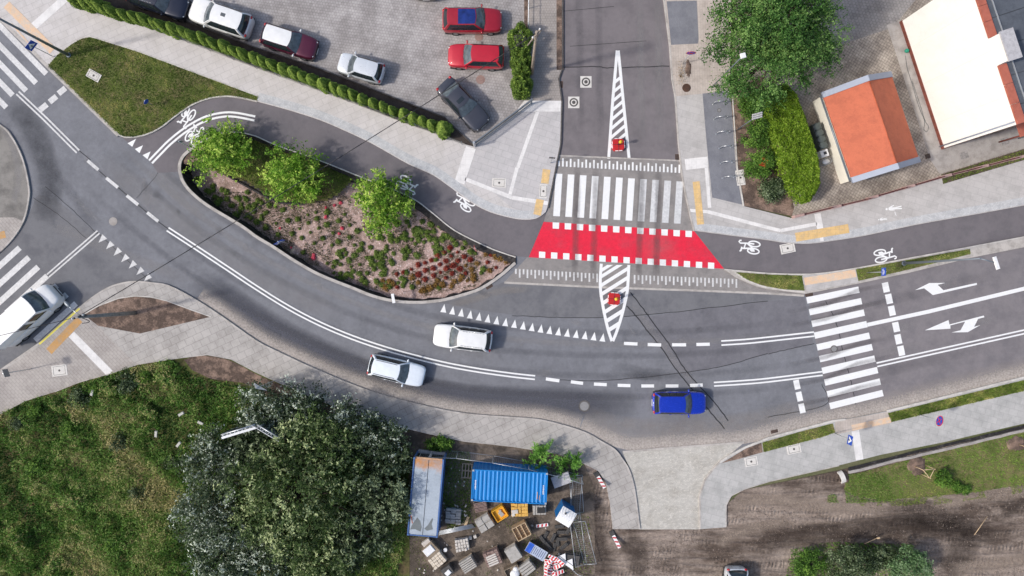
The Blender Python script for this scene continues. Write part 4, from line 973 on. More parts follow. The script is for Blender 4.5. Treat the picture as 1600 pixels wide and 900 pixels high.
    for sd in 'LR':
        if style != 'van': m = MB(); patch(m, sd, .055, .955, .09, .92, .003, 10, 4, (.01, .03)); m.build('window_trim', M_trim, e)
        segs = [(.08, .36), (.385, .60), (.63, .93)] if style in ('suv', 'wagon') else ([(.10, .47), (.50, .92)] if style != 'van' else [(.50, .66), (.73, .96)])
        for a, b in segs:
            m = MB(); patch(m, sd, a, b, .12, .88, .007, 5, 4, (.01, .03 if b > .9 else 0)); m.build('side_window', M_glass, e)
    if sunroof:
        m = MB(); rpatch(m, *sunroof[:4], .006); m.build('sunroof', sunroof[4], e)
    if rails:
        for sd in (-1, 1):
            m = MB(); pts = [roofp(u, sd * .9) + Vector((0, 0, .03)) for u in np.linspace(.06, .9, 9)]; m.path(pts, .017, 5); m.build('roof_rail', rails, e)
    if style in ('suv', 'hatch', 'wagon'):
        m = MB(); vs = []
        for i in range(9):
            v = -1 + 2 * i / 8; q = roofp(0, v); vs += [(q.x + .05, q.y, q.z + .012), (q.x - .07, q.y * .96, q.z - .002)]
        m.add(vs, [(2 * i, 2 * i + 2, 2 * i + 3, 2 * i + 1) for i in range(8)], True); m.build('spoiler', wing or roofmat or paint, e)
    # lamps, mirrors, wheels, plates
    hx = L / 2
    for sd in (-1, 1):
        m = MB(); a = Matrix.Rotation(sd * -.45, 3, 'Z'); m.ell((hx - .20, sd * hw(hx - .2) * .80, zt(hx - .2) - .085), (.22, .06, .06), M=a); m.build('headlight', M_lamp, e)
        m = MB(); m.ell((-hx + .10, sd * hw(-hx + .10) * .86, zb - .03), (.12, .14, .09)); m.build('tail_light', M_tail, e)
        m = MB(); a = Matrix.Rotation(sd * -.1, 3, 'Z'); xm = xw0 - .16 * (1 if style != 'van' else .6); m.ell((xm, sd * (hw0 + .10), zb + .06), (.075, .12, .085), M=a); m.tube((xm, sd * (hw0 - .1), zb - .01), (xm, sd * (hw0 + .06), zb + .04), .03); m.build('wing_mirror', wing or paint, e)
        for xx in (L * .305, -L * .285):
            wy = sd * (hw0 - .115); r = .33 if style != 'hatch' else .29
            m = MB(); prof = [(.20, -.10), (r - .03, -.112), (r, -.08), (r, .08), (r - .03, .112), (.20, .10)]
            q = [(a_[0], a_[1]) for a_ in prof]; vs = []; nn = 20
            for rad, yy in q:
                for i in range(nn): t = 2 * math.pi * i / nn; vs.append((xx + rad * math.cos(t), wy + yy, r + .0 + rad * math.sin(t)))
            m.add(vs, [(k_ * nn + i, k_ * nn + (i + 1) % nn, (k_ + 1) * nn + (i + 1) % nn, (k_ + 1) * nn + i) for k_ in range(5) for i in range(nn)], True)
            w_ = m.build('wheel', M_tyre_r, e)
            m = MB(); m.tube((xx, wy - .085, r), (xx, wy + .085 + 0, r), .215, n=14); m.build('rim', M_rim, w_)
        for xx in (L * .05, -L * .17): m = MB(); m.box((xx, sd * (hw0 * .985), zb - .14), (.16, .035, .03)); m.build('door_handle', paint, e)
    m = MB(); m.box((hx - .012, 0, .52), (.06, Wd * .52, .14)); m.build('grille', M_trim, e)
    for q_ in ((hx + .015, 0, .38), (-hx - .012, 0, .60)): m = MB(); m.box(q_, (.03, .52, .11)); m.build('number_plate', M_plate, e)
    # wipers
    for y0, y1 in ((-.45, .05), (.05, .5)):
        m = MB()
        a = gh('F', .5 + y0 / (2 * wb), .05) + Vector((.02, 0, .02)); b = gh('F', .5 + y1 / (2 * wb), .16) + Vector((.02, 0, .02)); m.tube(a, b, .008, n=4); m.build('wiper', M_trim, e)
    return e
P_white = carpaint('white_paint', (.80, .80, .79, 1)); P_silver = carpaint('silver_blue_paint', (.78, .84, .90, 1), 0, .3)
P_blue = carpaint('blue_paint', (.006, .036, .46, 1), .2, .25); P_red = carpaint('red_paint', (.36, .010, .025, 1), .1); P_red2 = carpaint('bright_red_paint', (.50, .012, .030, 1), .1)
P_burg = carpaint('burgundy_paint', (.10, .012, .035, 1), .3); P_grey = carpaint('dark_grey_paint', (.055, .058, .075, 1), .3); P_navy = carpaint('navy_paint', (.012, .016, .035, 1), .2)
P_black = carpaint('black_paint', (.01, .01, .012, 1)); P_silver2 = carpaint('pale_silver_paint', (.68, .71, .74, 1), .2, .3)
M_panor = plain('blue_glass', (.012, .030, .17, 1), .06, 0, .5, 2.5, spec=.8)
BASEZ = .0
car('car', 'white estate car with black window frames driving left below the row of triangles', 'car', 723, 528, 173, 4.5, 1.84, 1.52, P_white, 'suv', rails=M_chrome)
car('car', 'silver blue estate car with red tail lamps driving right along the outer bend', 'car', 620, 579, -13.5, 4.35, 1.78, 1.50, P_silver, 'wagon', rails=M_trim)
car('car', 'bright blue crossover car in the lower lane near the dashed line', 'car', 1061, 629.5, 0, 4.1, 1.76, 1.55, P_blue, 'suv')
car('van', 'white panel van waiting across the worn zebra crossing', 'van', 46, 493, 42, 5.6, 2.02, 2.25, P_white, 'van')
BASEZ = .10
GP = 'cars parked in the sett paved car park'
car('car', 'dark navy car cut off by the top edge beside the thuja hedge', 'car', 249, 2, -18.5, 4.6, 1.84, 1.55, P_navy, 'suv', group=GP, rails=M_chrome)
car('car', 'large white people carrier with a small grey roof hatch', 'car', 346, 29, 161, 4.85, 1.98, 1.75, P_white, 'suv', group=GP, sunroof=(.50, .66, -.28, .12, plain('grey_hatch', (.10, .11, .12, 1), .3)))
car('car', 'burgundy car with a white roof parked beside the hedge', 'car', 453, 66, -17.5, 4.3, 1.80, 1.55, P_burg, 'suv', P_white, GP, wing=P_white)
car('car', 'small silver white hatchback parked beside the hedge', 'car', 564.5, 107, 163.5, 3.55, 1.66, 1.48, P_silver2, 'hatch', group=GP)
car('car', 'dark red car with a blue glass roof, upper of the two red ones', 'car', 738, 33, 0, 4.55, 1.86, 1.62, P_red, 'suv', group=GP, sunroof=(.36, .985, -.93, .93, M_panor))
car('car', 'bright red car without a roof window, lower of the two red ones', 'car', 744, 89, 178, 4.3, 1.82, 1.58, P_red2, 'suv', group=GP, rear_glass=M_glass_refl)
car('car', 'dark grey saloon parked slanting near the sliding gate', 'car', 724, 163.5, -46.5, 4.5, 1.80, 1.45, P_grey, 'sedan', group=GP, sunroof=(.55, .80, -.55, .45, M_glass), rear_glass=M_glass_refl)
car('car', 'black car almost entirely beyond the top edge', 'car', 666, -45, 90, 4.4, 1.80, 1.5, P_black, 'suv', group=GP)
BASEZ = .02
car('car', 'white car cut off by the bottom edge on the dirt', 'car', 1150, 931, -90, 4.4, 1.80, 1.52, P_silver2, 'suv')

# ================================================================== LAWNS AND MEADOW (uncountable)
L_grass = leafmat('grass_blades', C(84, 110, 38), C(130, 152, 66), C(204, 196, 124), .2, .8)
L_meadow = leafmat('meadow_blades', C(50, 82, 28), C(112, 152, 66), C(190, 180, 128), .2, .8)
def lawn(name, poly, n, z, h, w, label, mat=None, bias=.42, seed=1):
    xy = scatter(poly, n); t = bias + (vnoise(xy, .7, seed) - .5) * .9 + (vnoise(xy, 2.3, seed + 1) - .5) * .8 + (vnoise(xy, 6, seed + 2) - .5) * .5 + RNG.normal(0, .12, n)
    return tag(blades(name, xy, np.full(n, z), RNG.uniform(.5, 1.4, n) * h, RNG.uniform(.6, 1.4, n) * w, t, mat or L_grass), label, 'grass', None, 'stuff')
lawn('grass', GR1, 30000, .12, .09, .04, 'mown grass of the upper left verge with dry tufts', bias=.36)
lawn('grass', GR2, 3000, .12, .08, .035, 'grass on the small wedge right of the raised table', bias=.30, seed=3)
lawn('grass', GR3, 3000, .12, .08, .035, 'patchy grass round the street lamp at the right', bias=.40, seed=5)
lawn('grass', [p for p in GR5 if p[0] < 1700], 9000, .12, .09, .035, 'long strip of grass beside the lower right street', bias=.38, seed=7)
lawn('grass', GR6, 3200, .12, .09, .035, 'short grass strip above the two manholes', bias=.38, seed=9)
lawn('grass', GR7, 20000, .03, .10, .04, 'bright grass bank above the churned dirt', leafmat('bank_blades', C(76, 104, 36), C(124, 164, 62), C(150, 160, 84), .2, .8), bias=.5, seed=11)
xy = scatter(TERR, 9000); zz = np.array([bedz(x * SC + 800, 450 - y * SC) * .35 - .06 for x, y in xy])
tag(blades('grass', xy, zz, RNG.uniform(.06, .2, 9000), RNG.uniform(.03, .06, 9000), .35 + (vnoise(xy, 1.2, 4) - .5) * .8 + RNG.normal(0, .1, 9000), L_grass), 'grass on the terrace between the bed trees', 'grass', None, 'stuff')
# meadow
MV = [p for p in MEADOW]; MV = [(max(p[0], -60), min(p[1], 960)) for p in MV]
MV = [(-60, 672), (0, 647), (42, 627), (87, 614), (125, 599), (172, 585), (217, 570), (275, 562), (300, 585), (380, 604), (440, 632), (520, 668), (640, 700), (632, 860), (600, 960), (-60, 960)]
n = 70000; xy = scatter(MV, n)
u = (xy[:, 0] * .80 - xy[:, 1] * -.60); 
q = np.stack([(xy[:, 0] * .76 - xy[:, 1] * .65) * .18, (xy[:, 0] * .65 + xy[:, 1] * .76) * .75], 1)   # streaks run down to the right
tr = vnoise(q, 1.0, 21); big = vnoise(xy, .33, 22); md = vnoise(xy, 1.3, 23); pitch = vnoise(xy, 2.6, 25)
t = .34 + (tr - .45) * .7 + (big - .5) * .45 + (md - .5) * .5 + (pitch - .5) * .35 + RNG.normal(0, .17, n)
hh = .12 + .5 * np.clip(md * .6 + big * .7 - .25, 0, 1) + .42 * pitch ** 1.5; hh *= np.where(tr > .68, .5, 1.0)
keep = RNG.random(n) < np.clip(.35 + pitch * 1.2, .3, 1)
xy, t, hh = xy[keep], t[keep], hh[keep]; n = len(xy)
tag(blades('meadow_grass', xy, np.full(n, .04), hh * RNG.uniform(.5, 1.0, n) * .8, RNG.uniform(.05, .12, n), t, L_meadow, lean=.7), 'rough green and straw coloured meadow grass at the lower left', 'grass', None, 'stuff')
n = 120000; xy = scatter(MV, n)
q = np.stack([(xy[:, 0] * .76 - xy[:, 1] * .65) * .18, (xy[:, 0] * .65 + xy[:, 1] * .76) * .75], 1)
tr = vnoise(q, 1.0, 21); big = vnoise(xy, .33, 22); md = vnoise(xy, 1.3, 23); cl_ = vnoise(xy, 3.2, 27); fine_ = vnoise(xy, 7.5, 28)
top_ = np.clip(-.12 + .55 * big + .80 * md + .65 * cl_ - .35 - .35 * np.clip((tr - .6) * 3, 0, 1), .05, 1.2)
zz = .05 + top_ * (1 - RNG.exponential(.16, n).clip(0, .8)); t = .40 + (tr - .45) * .85 + (big - .5) * .45 + (md - .5) * .6 + (cl_ - .5) * .5 + (fine_ - .5) * .4 + RNG.normal(0, .13, n)
L_weed = leafmat('weed_leaf', C(48, 80, 28), C(108, 150, 62), C(192, 178, 124), .25)
tag(leaf_mesh('meadow_weeds', np.concatenate([xy, zz[:, None]], 1), RNG.normal(0, .55, (n, 3)) + np.array([0, 0, .6]), RNG.uniform(.06, .17, n), .4, t, L_weed), 'leafy wild weeds of mixed green and brown in the meadow at the lower left', 'weeds', None, 'stuff')
n = 16000; xy = scatter([(1000, 830), (1140, 826), (1150, 780), (1320, 775), (1450, 780), (1620, 756), (1640, 900), (1000, 905)], n); v_ = vnoise(np.stack([xy[:, 0] * .35, xy[:, 1] * 1.4], 1), 1.0, 61); kp = v_ > .48; xy = xy[kp]; n = len(xy)
L_clod = leafmat('clod', C(70, 60, 54), C(118, 106, 98), C(170, 156, 146), 0, .95)
e_ = scatter([(1335, 775), (1450, 776), (1600, 756), (1620, 766), (1450, 790), (1330, 790)], 4000); e_ = e_[vnoise(e_, 1.5, 63) > .56]
tag(blades('grass_tufts', e_, np.full(len(e_), .02), RNG.uniform(.04, .12, len(e_)), RNG.uniform(.03, .05, len(e_)), .45 + RNG.normal(0, .15, len(e_)), L_grass), 'ragged grass straying from the bank onto the dirt', 'grass', None, 'stuff')
tag(leaf_mesh('dirt_clods', np.concatenate([xy, np.full((n, 1), .03)], 1), RNG.normal(0, .6, (n, 3)) + np.array([0, 0, .5]), RNG.uniform(.03, .13, n), .7, RNG.normal(.45, .22, n), L_clod), 'loose clods of earth on the tracked dirt at the lower right', 'dirt', None, 'stuff')
n = 9000; xy = scatter([(650, 790), (925, 750), (950, 830), (940, 905), (580, 905)], n)
tag(leaf_mesh('dirt_clods', np.concatenate([xy, np.full((n, 1), .035)], 1), RNG.normal(0, .6, (n, 3)) + np.array([0, 0, .5]), RNG.uniform(.03, .10, n), .7, RNG.normal(.4, .25, n), L_clod), 'loose crumbs of earth and twigs on the yard dirt', 'dirt', None, 'stuff')
n = 5000; xy = scatter([(660, 700), (735, 706), (735, 810), (700, 830), (690, 760)], n); t = .25 + RNG.normal(0, .12, n)
tag(blades('grass', xy, np.full(n, .03), RNG.uniform(.05, .2, n), RNG.uniform(.03, .06, n), t, L_grass), 'dark weeds between the two containers', 'grass', None, 'stuff')
# weeds in the yard in scattered patches
n = 9000; xy = scatter([(600, 690), (930, 735), (928, 900), (560, 900)], n); v_ = vnoise(xy, .55, 31); kp = v_ > .60; xy = xy[kp]; n = len(xy)
tag(blades('weeds', xy, np.full(n, .03), RNG.uniform(.04, .16, n), RNG.uniform(.03, .06, n), .3 + RNG.normal(0, .15, n), L_grass), 'patchy weeds on the dirt of the builders yard', 'weeds', None, 'stuff')
n = 9000; xy = scatter([(1236, 858), (1300, 846), (1425, 850), (1450, 900), (1440, 960), (1215, 960)], n); v_ = vnoise(xy, .8, 33)
tag(blades('weeds', xy, np.full(n, .02), RNG.uniform(.06, .3, n), RNG.uniform(.04, .07, n), .25 + v_ * .35 + RNG.normal(0, .1, n), L_meadow), 'green weeds round the shrubs at the lower edge', 'weeds', None, 'stuff')
n = 3500; xy = scatter([(1469, 274), (1600, 234), (1700, 206), (1700, 222), (1600, 249), (1472, 287)], n); v_ = vnoise(xy, 1.1, 35)
tag(blades('weeds', xy, np.full(n, .13), RNG.uniform(.04, .14, n), RNG.uniform(.03, .05, n), .15 + v_ * .4 + RNG.normal(0, .1, n), L_grass), 'low green plants in the flower bed strip', 'plants', None, 'stuff')
n = 9000; xy = scatter([(1262, 757), (1330, 740), (1380, 736), (1400, 782), (1330, 786), (1270, 784)], n); kp = vnoise(xy, 1.4, 71) * .6 + vnoise(xy, .5, 72) * .5 + (xy[:, 0] * SC + 800 - 1330) * .004 > .50; xy = xy[kp]; n = len(xy)
tag(blades('weeds', xy, np.full(n, .03), RNG.uniform(.04, .12, n), RNG.uniform(.03, .05, n), .55 + RNG.normal(0, .16, n), L_meadow), 'sparse weeds beside the curved concrete piece', 'weeds', None, 'stuff')

# ================================================================== THUJA HEDGE
M_bark = plain('bark', C(92, 80, 66), .9, 0, .2, 6); M_barkd = plain('dark_bark', C(62, 52, 44), .9, 0, .2, 6)
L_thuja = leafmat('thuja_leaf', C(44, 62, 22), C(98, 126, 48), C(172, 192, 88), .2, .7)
L_thuja_d = leafmat('thuja_leaf_dark', C(40, 62, 16), C(78, 112, 28), C(122, 150, 52), .2, .7)
def thuja_mesh(seed, n=3400, r=.46, h=2.35):
    g = np.random.default_rng(seed); zz = h * g.power(1.0, n) * .99; f = np.clip(1 - (zz / h) ** 1.9, 0, 1) ** .65 * (.72 + .28 * np.clip(zz / (h * .25), 0, 1))
    th = g.uniform(0, 2 * np.pi, n); lob = 1 + .10 * np.sin(3 * th + seed) + .08 * np.sin(7 * th + zz * 6 + seed * 2); rad = r * f * lob * np.sqrt(g.uniform(.45, 1.1, n))
    p = np.stack([np.cos(th) * rad, np.sin(th) * rad, zz + .05], 1); nr = np.stack([np.cos(th), np.sin(th), .55 + g.random(n)], 1) + g.normal(0, .4, (n, 3))
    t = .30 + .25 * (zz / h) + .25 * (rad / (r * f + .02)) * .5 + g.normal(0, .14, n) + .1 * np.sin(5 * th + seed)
    return p, nr, g.uniform(.07, .15, n), t
protos = []
for sd in range(4):
    e = empty('thuja', (0, 0, 0), 0, 'slender clipped thuja in the hedge row along the car park', 'hedge shrub', 'thujas of the hedge along the car park')
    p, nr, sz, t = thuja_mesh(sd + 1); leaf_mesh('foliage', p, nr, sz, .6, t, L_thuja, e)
    m = MB(); m.tube((0, 0, -.05), (0, 0, 1.3), .035, .015, 6); m.build('stem', M_bark, e); protos.append(e)
NTH = 38; rt = random.Random(5); used = [False] * 4
a0, a1 = Vector((133, 12)), Vector((694, 206))
A = [(133, 9), (300, 60), (400, 96), (550, 152), (694, 207)]
NTH_H = lambda i: 1.08 - .22 * (i / 37)
for i in range(NTH):
    px = 133 + (694 - 133) * i / (NTH - 1) + rt.uniform(-1.2, 1.2)
    for (x0, y0), (x1, y1) in zip(A[:-1], A[1:]):
        if x0 <= px <= x1 + 2: py = y0 + (y1 - y0) * (px - x0) / (x1 - x0)
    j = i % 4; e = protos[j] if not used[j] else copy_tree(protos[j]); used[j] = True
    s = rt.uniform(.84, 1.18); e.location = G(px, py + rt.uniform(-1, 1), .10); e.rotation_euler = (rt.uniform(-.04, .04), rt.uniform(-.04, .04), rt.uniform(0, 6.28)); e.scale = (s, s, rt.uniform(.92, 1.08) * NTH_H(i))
    if i == NTH - 1:
        e.scale = (1.45, 1.45, .95); e['label'] = 'broad rounded thuja closing the hedge row at the gate'
# three bigger thujas at the end of the parking bays
for (px, py, rx, ry, hh_, lb) in ((813, 72, .95, 1.35, 2.0, 'tall thuja with a dead brown heart beside the wooden pole'), (815, 108, .85, 1.0, 1.9, 'middle rounded thuja beside the red car'), (815, 140, .82, .95, 1.8, 'lowest rounded thuja next to the sliding gate')):
    e = empty('thuja', G(px, py, .10), 0, lb, 'hedge shrub', 'large thujas beside the car park')
    n = 9000; g = RNG; d = g.normal(size=(n, 3)); d[:, 2] = np.abs(d[:, 2]); d /= np.linalg.norm(d, axis=1, keepdims=True); lob = 1 + .10 * np.sin(5 * np.arctan2(d[:, 1], d[:, 0])) + .07 * np.sin(9 * d[:, 2] * 3)
    rr_ = g.uniform(.75, 1.0, n) * lob; top = np.clip(d[:, 2], 0, 1)
    if py < 80: kp = ~((d[:, 2] > .80) & (g.random(n) < .9)); d, rr_, top = d[kp], rr_[kp], top[kp]; n = len(d)
    p = np.stack([d[:, 0] * rx, d[:, 1] * ry, np.sqrt(np.clip(d[:, 2], 0, 1)) * hh_], 1) * rr_[:, None]; t = .42 + g.normal(0, .16, n) + .12 * np.sin(8 * d[:, 0] + 6 * d[:, 1])
    leaf_mesh('foliage', p, d * .6 + g.normal(0, .5, (n, 3)) + np.array([0, 0, .5]), g.uniform(.08, .17, n), .6, t, L_thuja, e)
    m = MB(); m.tube((0, 0, -.05), (0, 0, hh_ * .8), .06, .02, 6)
    for i in range(14): a = rt.uniform(0, 6.28); m.tube((0, 0, .5 + .07 * i), (math.cos(a) * rx * .6, math.sin(a) * ry * .6, hh_ * rt.uniform(.6, .92)), .018, .006, 4)
    m.build('stem', M_barkd, e)

# ================================================================== TREES
L_fresh = leafmat('fresh_leaf', C(66, 104, 26), C(120, 166, 48), C(200, 222, 106), .3, .6)
L_robinia = leafmat('robinia_leaf', C(28, 56, 20), C(70, 112, 48), C(138, 172, 96), .25, .6)
L_yellow = leafmat('yellow_hedge_leaf', C(66, 92, 16), C(108, 140, 34), C(164, 186, 72), .25, .6)
L_shrub = leafmat('shrub_leaf', C(40, 66, 23), C(79, 117, 43), C(135, 171, 71), .25, .6)
L_silver = leafmat('silver_leaf', C(42, 58, 36), C(76, 94, 64), C(210, 220, 202), .2, .55, midpos=.70)
L_olive = leafmat('olive_leaf', C(40, 58, 26), C(80, 104, 52), C(188, 200, 146), .25, .6, midpos=.66)
L_deep = leafmat('deep_leaf', C(34, 48, 28), C(68, 86, 52), C(150, 164, 128), .2, .6)
L_bright = leafmat('bright_leaf', C(56, 96, 36), C(112, 164, 66), C(160, 204, 104), .3, .6)
for px, py, pz, blobs, lb, sd in (
    (356, 243, -.47, [(0, 0, 2.0, 1.7, 1.5, 1.1), (-.9, .3, 1.7, 1.0, 1.1, .8), (.7, .9, 2.1, 1.0, 1.1, .8), (.2, -.9, 1.7, 1.2, .9, .8), (1.6, .5, 1.6, .7, .7, .6), (.5, -.2, 2.9, 1.0, .9, .7)], 'young bright green tree at the left end of the planted bed', 1),
    (470, 280, -.35, [(0, 0, 2.0, 1.9, 1.7, 1.1), (-1.1, .4, 1.8, 1.1, 1.2, .9), (.9, .6, 1.9, 1.2, 1.1, .8), (.2, -1.0, 1.8, 1.4, .9, .8), (-.3, 1.2, 2.2, .9, .9, .8), (0, 0, 3.1, 1.1, 1.0, .7)], 'young bright green tree in the middle of the planted bed', 2),
    (602, 322, -.55, [(0, 0, 2.1, 1.6, 1.7, 1.2), (-.6, .9, 2.1, 1.0, 1.2, .9), (.9, .3, 1.9, 1.1, 1.0, .8), (-.2, -1.1, 1.9, 1.2, 1.0, .8), (1.0, -.6, 1.7, .9, .8, .7), (0, 0, 3.1, .9, 1.0, .7), (-.1, 1.9, 2.4, .5, .8, .6)], 'young bright green tree at the right of the planted bed', 3)):
    rs_ = random.Random(sd * 5)
    for q_i in range(13): a_ = rs_.uniform(0, 6.28); r_s = rs_.uniform(1.6, 2.35); blobs.append((math.cos(a_) * r_s, math.sin(a_) * r_s * .95, rs_.uniform(1.4, 3.0), .28, .28, .35))
    for q_i in range(5): blobs.append((rs_.uniform(-.8, .8), rs_.uniform(-.8, .8), rs_.uniform(3.4, 4.0), .2, .2, .45))
    make_tree('young_tree', lb, 'tree', G(px, py, pz), blobs, 150, 56, .62, .19, L_fresh, M_bark, 'young trees in the planted bed', trunk_r=.06, limbs=30, shell=.25, aspect=.5, csig=.27, sprig=.85)
b = U(1205, 85, 5.0); 
def rel(lst, base):
    out = []
    for px, py, z, rx, ry, rz_ in lst:
        q = U(px, py, z); out.append((q.x - base.x, q.y - base.y, z - base.z, rx, ry, rz_))
    return out
b = G(1188, 108, .12)
make_tree('broad_tree', 'large dark green tree overhanging the courtyard at the top', 'tree', b, rel([(a_, b_, c_ * .74, d_, e_, f_) for a_, b_, c_, d_, e_, f_ in [(1215, 30, 7.5, 3.2, 2.8, 2.0), (1155, 70, 6.0, 2.2, 1.6, 1.3), (1125, 75, 5.5, 1.1, .9, .7), (1190, 115, 6.0, 2.3, 1.7, 1.4), (1250, 92, 6.5, 2.2, 1.6, 1.4), (1285, 55, 6.3, 1.3, 1.6, 1.1), (1265, 5, 7.5, 2.2, 2.2, 1.5), (1160, 12, 7.0, 1.9, 1.5, 1.3), (1150, 130, 4.8, 1.7, .8, .8), (1205, -40, 8.2, 3.4, 2.6, 1.8), (1215, 60, 8.5, 2.6, 2.2, 1.2), (1192, 150, 4.8, 1.2, .8, .7), (1292, 90, 5.0, .8, .7, .6)]], b), 400, 150, .80, .155, L_robinia, M_bark, None, trunk_r=.22, limbs=70, shell=.45, up=.5, csig=.17, sprig=.6)
# yellow-green clipped hedge
e = empty('hedge', G(1232, 235, .12), 0, 'yellow green clipped hedge block beside the courtyard', 'hedge')
HP = [(1180, 152), (1216, 138), (1232, 156), (1247, 198), (1264, 252), (1268, 292), (1254, 318), (1240, 322), (1218, 300), (1205, 268), (1190, 210)]
n = 26000; xy = scatter(HP, n); k_ = (CAMH - 2.0) / CAMH; bump_ = vnoise(xy, 1.6, 41) * .35 + vnoise(xy, 4, 42) * .2
poly = np.array(W(HP)); seg = np.concatenate([poly, poly[:1]]); dmin = np.full(n, 9.0)
for a_, b_ in zip(seg[:-1], seg[1:]):
    ab = b_ - a_; tt_ = np.clip(((xy - a_) @ ab) / (ab @ ab), 0, 1); dmin = np.minimum(dmin, np.linalg.norm(xy - (a_ + tt_[:, None] * ab), axis=1))
ztop = 1.75 + bump_ - .5 * np.clip(.25 - dmin, 0, .25) / .25; zz = np.where(RNG.random(n) < .68, ztop - RNG.exponential(.12, n), RNG.uniform(.1, 1.7, n) ); inner = (zz < 1.4) & (dmin > .35); xy, zz, dmin, bump_ = xy[~inner], zz[~inner], dmin[~inner], bump_[~inner]; n = len(xy)
p = np.stack([xy[:, 0] * k_ / k_ - e.location.x, xy[:, 1] - e.location.y, zz - .12], 1)
leaf_mesh('foliage', p, RNG.normal(0, .6, (n, 3)) + np.array([0, 0, .7]), RNG.uniform(.10, .22, n), .55, .35 + bump_ * .5 + RNG.normal(0, .16, n), L_yellow, e)
m = MB()
for x, y in ((1200, 180), (1215, 210), (1228, 240), (1240, 275), (1245, 300)): q = G(x, y, 0) - e.location; m.tube((q.x, q.y, -.1), (q.x, q.y, 1.4), .05, .02, 6)
m.build('stem', M_barkd, e)
for px, py, r_, h_, mt, lb in ((1168, 170, .95, 1.4, L_shrub, 'dark green shrub next to the topmost bicycle stand'), (1176, 212, 1.35, 1.6, L_shrub, 'rounded dark green shrub beside the hedge'), (1181, 256, 1.4, 1.4, L_shrub, 'green shrub with a few orange red flowers'), (1200, 296, .95, 1.1, L_deep, 'bluish green low shrub at the foot of the hedge')):
    make_tree('shrub', lb, 'shrub', G(px, py, .12), [(0, 0, h_ * .5, r_, r_, h_ * .5), (.3, .2, h_ * .65, r_ * .6, r_ * .7, h_ * .4), (-.2, -.4, h_ * .5, r_ * .7, r_ * .5, h_ * .4)], 70, 60, .32, .14, mt, M_barkd, 'shrubs behind the bicycle stands', trunk_r=.04, part='foliage')
e = [o for o in COL.objects if o.get('label', '').startswith('green shrub with a few')][0]
p = np.concatenate([RNG.normal((x, y, 1.35), .07, (14, 3)) for x, y in ((.05, .1), (-.1, -.25), (.3, -.1), (.15, -.35))]); leaf_mesh('flower', p, RNG.normal(0, .4, (len(p), 3)) + [0, 0, 1], np.full(len(p), .10), .8, RNG.random(len(p)), leafmat('red_flower', C(150, 30, 16), C(196, 60, 30), C(220, 110, 50), .1), e)
# copse at the lower left: silver leaved and olive shrubs
spec = [  # px,py (at mid height), r, h, mat, label
    (410, 640, 1.8, 2.8, L_silver, 'silver leaved shrub by the V shaped billboard, uphill side'),
    (462, 640, 2.0, 2.8, L_silver, 'silver leaved shrub between the billboard and the bend pavement'),
    (342, 722, 2.4, 3.2, L_silver, 'pale silver shrub below the left wing of the billboard'),
    (322, 800, 2.3, 3.0, L_silver, 'silver shrub at the left rim of the copse'),
    (350, 862, 2.6, 3.4, L_silver, 'silver shrub low on the left side of the copse'),
    (418, 880, 2.3, 3.4, L_silver, 'silver shrub at the lower edge of the copse'),
    (462, 775, 4.9, 6.2, L_olive, 'big olive green tree filling the middle of the copse'),
    (500, 705, 3.2, 4.4, L_olive, 'olive green tree just right of the billboard'),
    (545, 672, 2.3, 3.2, L_silver, 'grey green shrub reaching over the bend pavement'),
    (588, 692, 2.0, 3.0, L_silver, 'silver tipped shrub left of the open container'),
    (592, 770, 2.4, 3.6, L_deep, 'dark shrub left of the open container, half way down'),
    (560, 838, 2.4, 3.4, L_deep, 'dark shrub at the lower right of the copse'),
    (500, 872, 2.8, 3.8, L_olive, 'olive shrub at the bottom edge of the copse'),
    (618, 712, 1.2, 2.0, L_deep, 'small dark bush touching the open container'),
    (392, 700, 1.8, 2.6, L_deep, 'dark shrub under the billboard')]
for px, py, r_, h_, mt, lb in spec:
    bs = U(px, py, h_ * .6); bs.z = .05; rr_ = random.Random(px)
    blobs = [(0, 0, h_ * .55, r_ * .8, r_ * .8, h_ * .40)] + [(math.cos(a) * r_ * .62, math.sin(a) * r_ * .62, h_ * rr_.uniform(.40, .72), r_ * rr_.uniform(.32, .5), r_ * rr_.uniform(.32, .5), h_ * .26) for a in (rr_.uniform(0, .8) + i * 1.05 for i in range(6))]
    nc = int((44 if mt is L_silver else 34) * r_ * r_ ** .6); big_ = r_ > 3
    make_tree('olive_tree' if big_ else 'silver_shrub' if mt is L_silver else 'dark_shrub', lb, 'tree' if big_ else 'shrub', bs, blobs, nc, 46, .70 if mt is L_silver else .62, .20 if mt is L_silver else .23, mt, M_barkd, 'trees and shrubs of the copse', trunk_r=.05 * r_, limbs=24, shell=.4, up=.6, aspect=.42, csig=.28, sprig=.85)
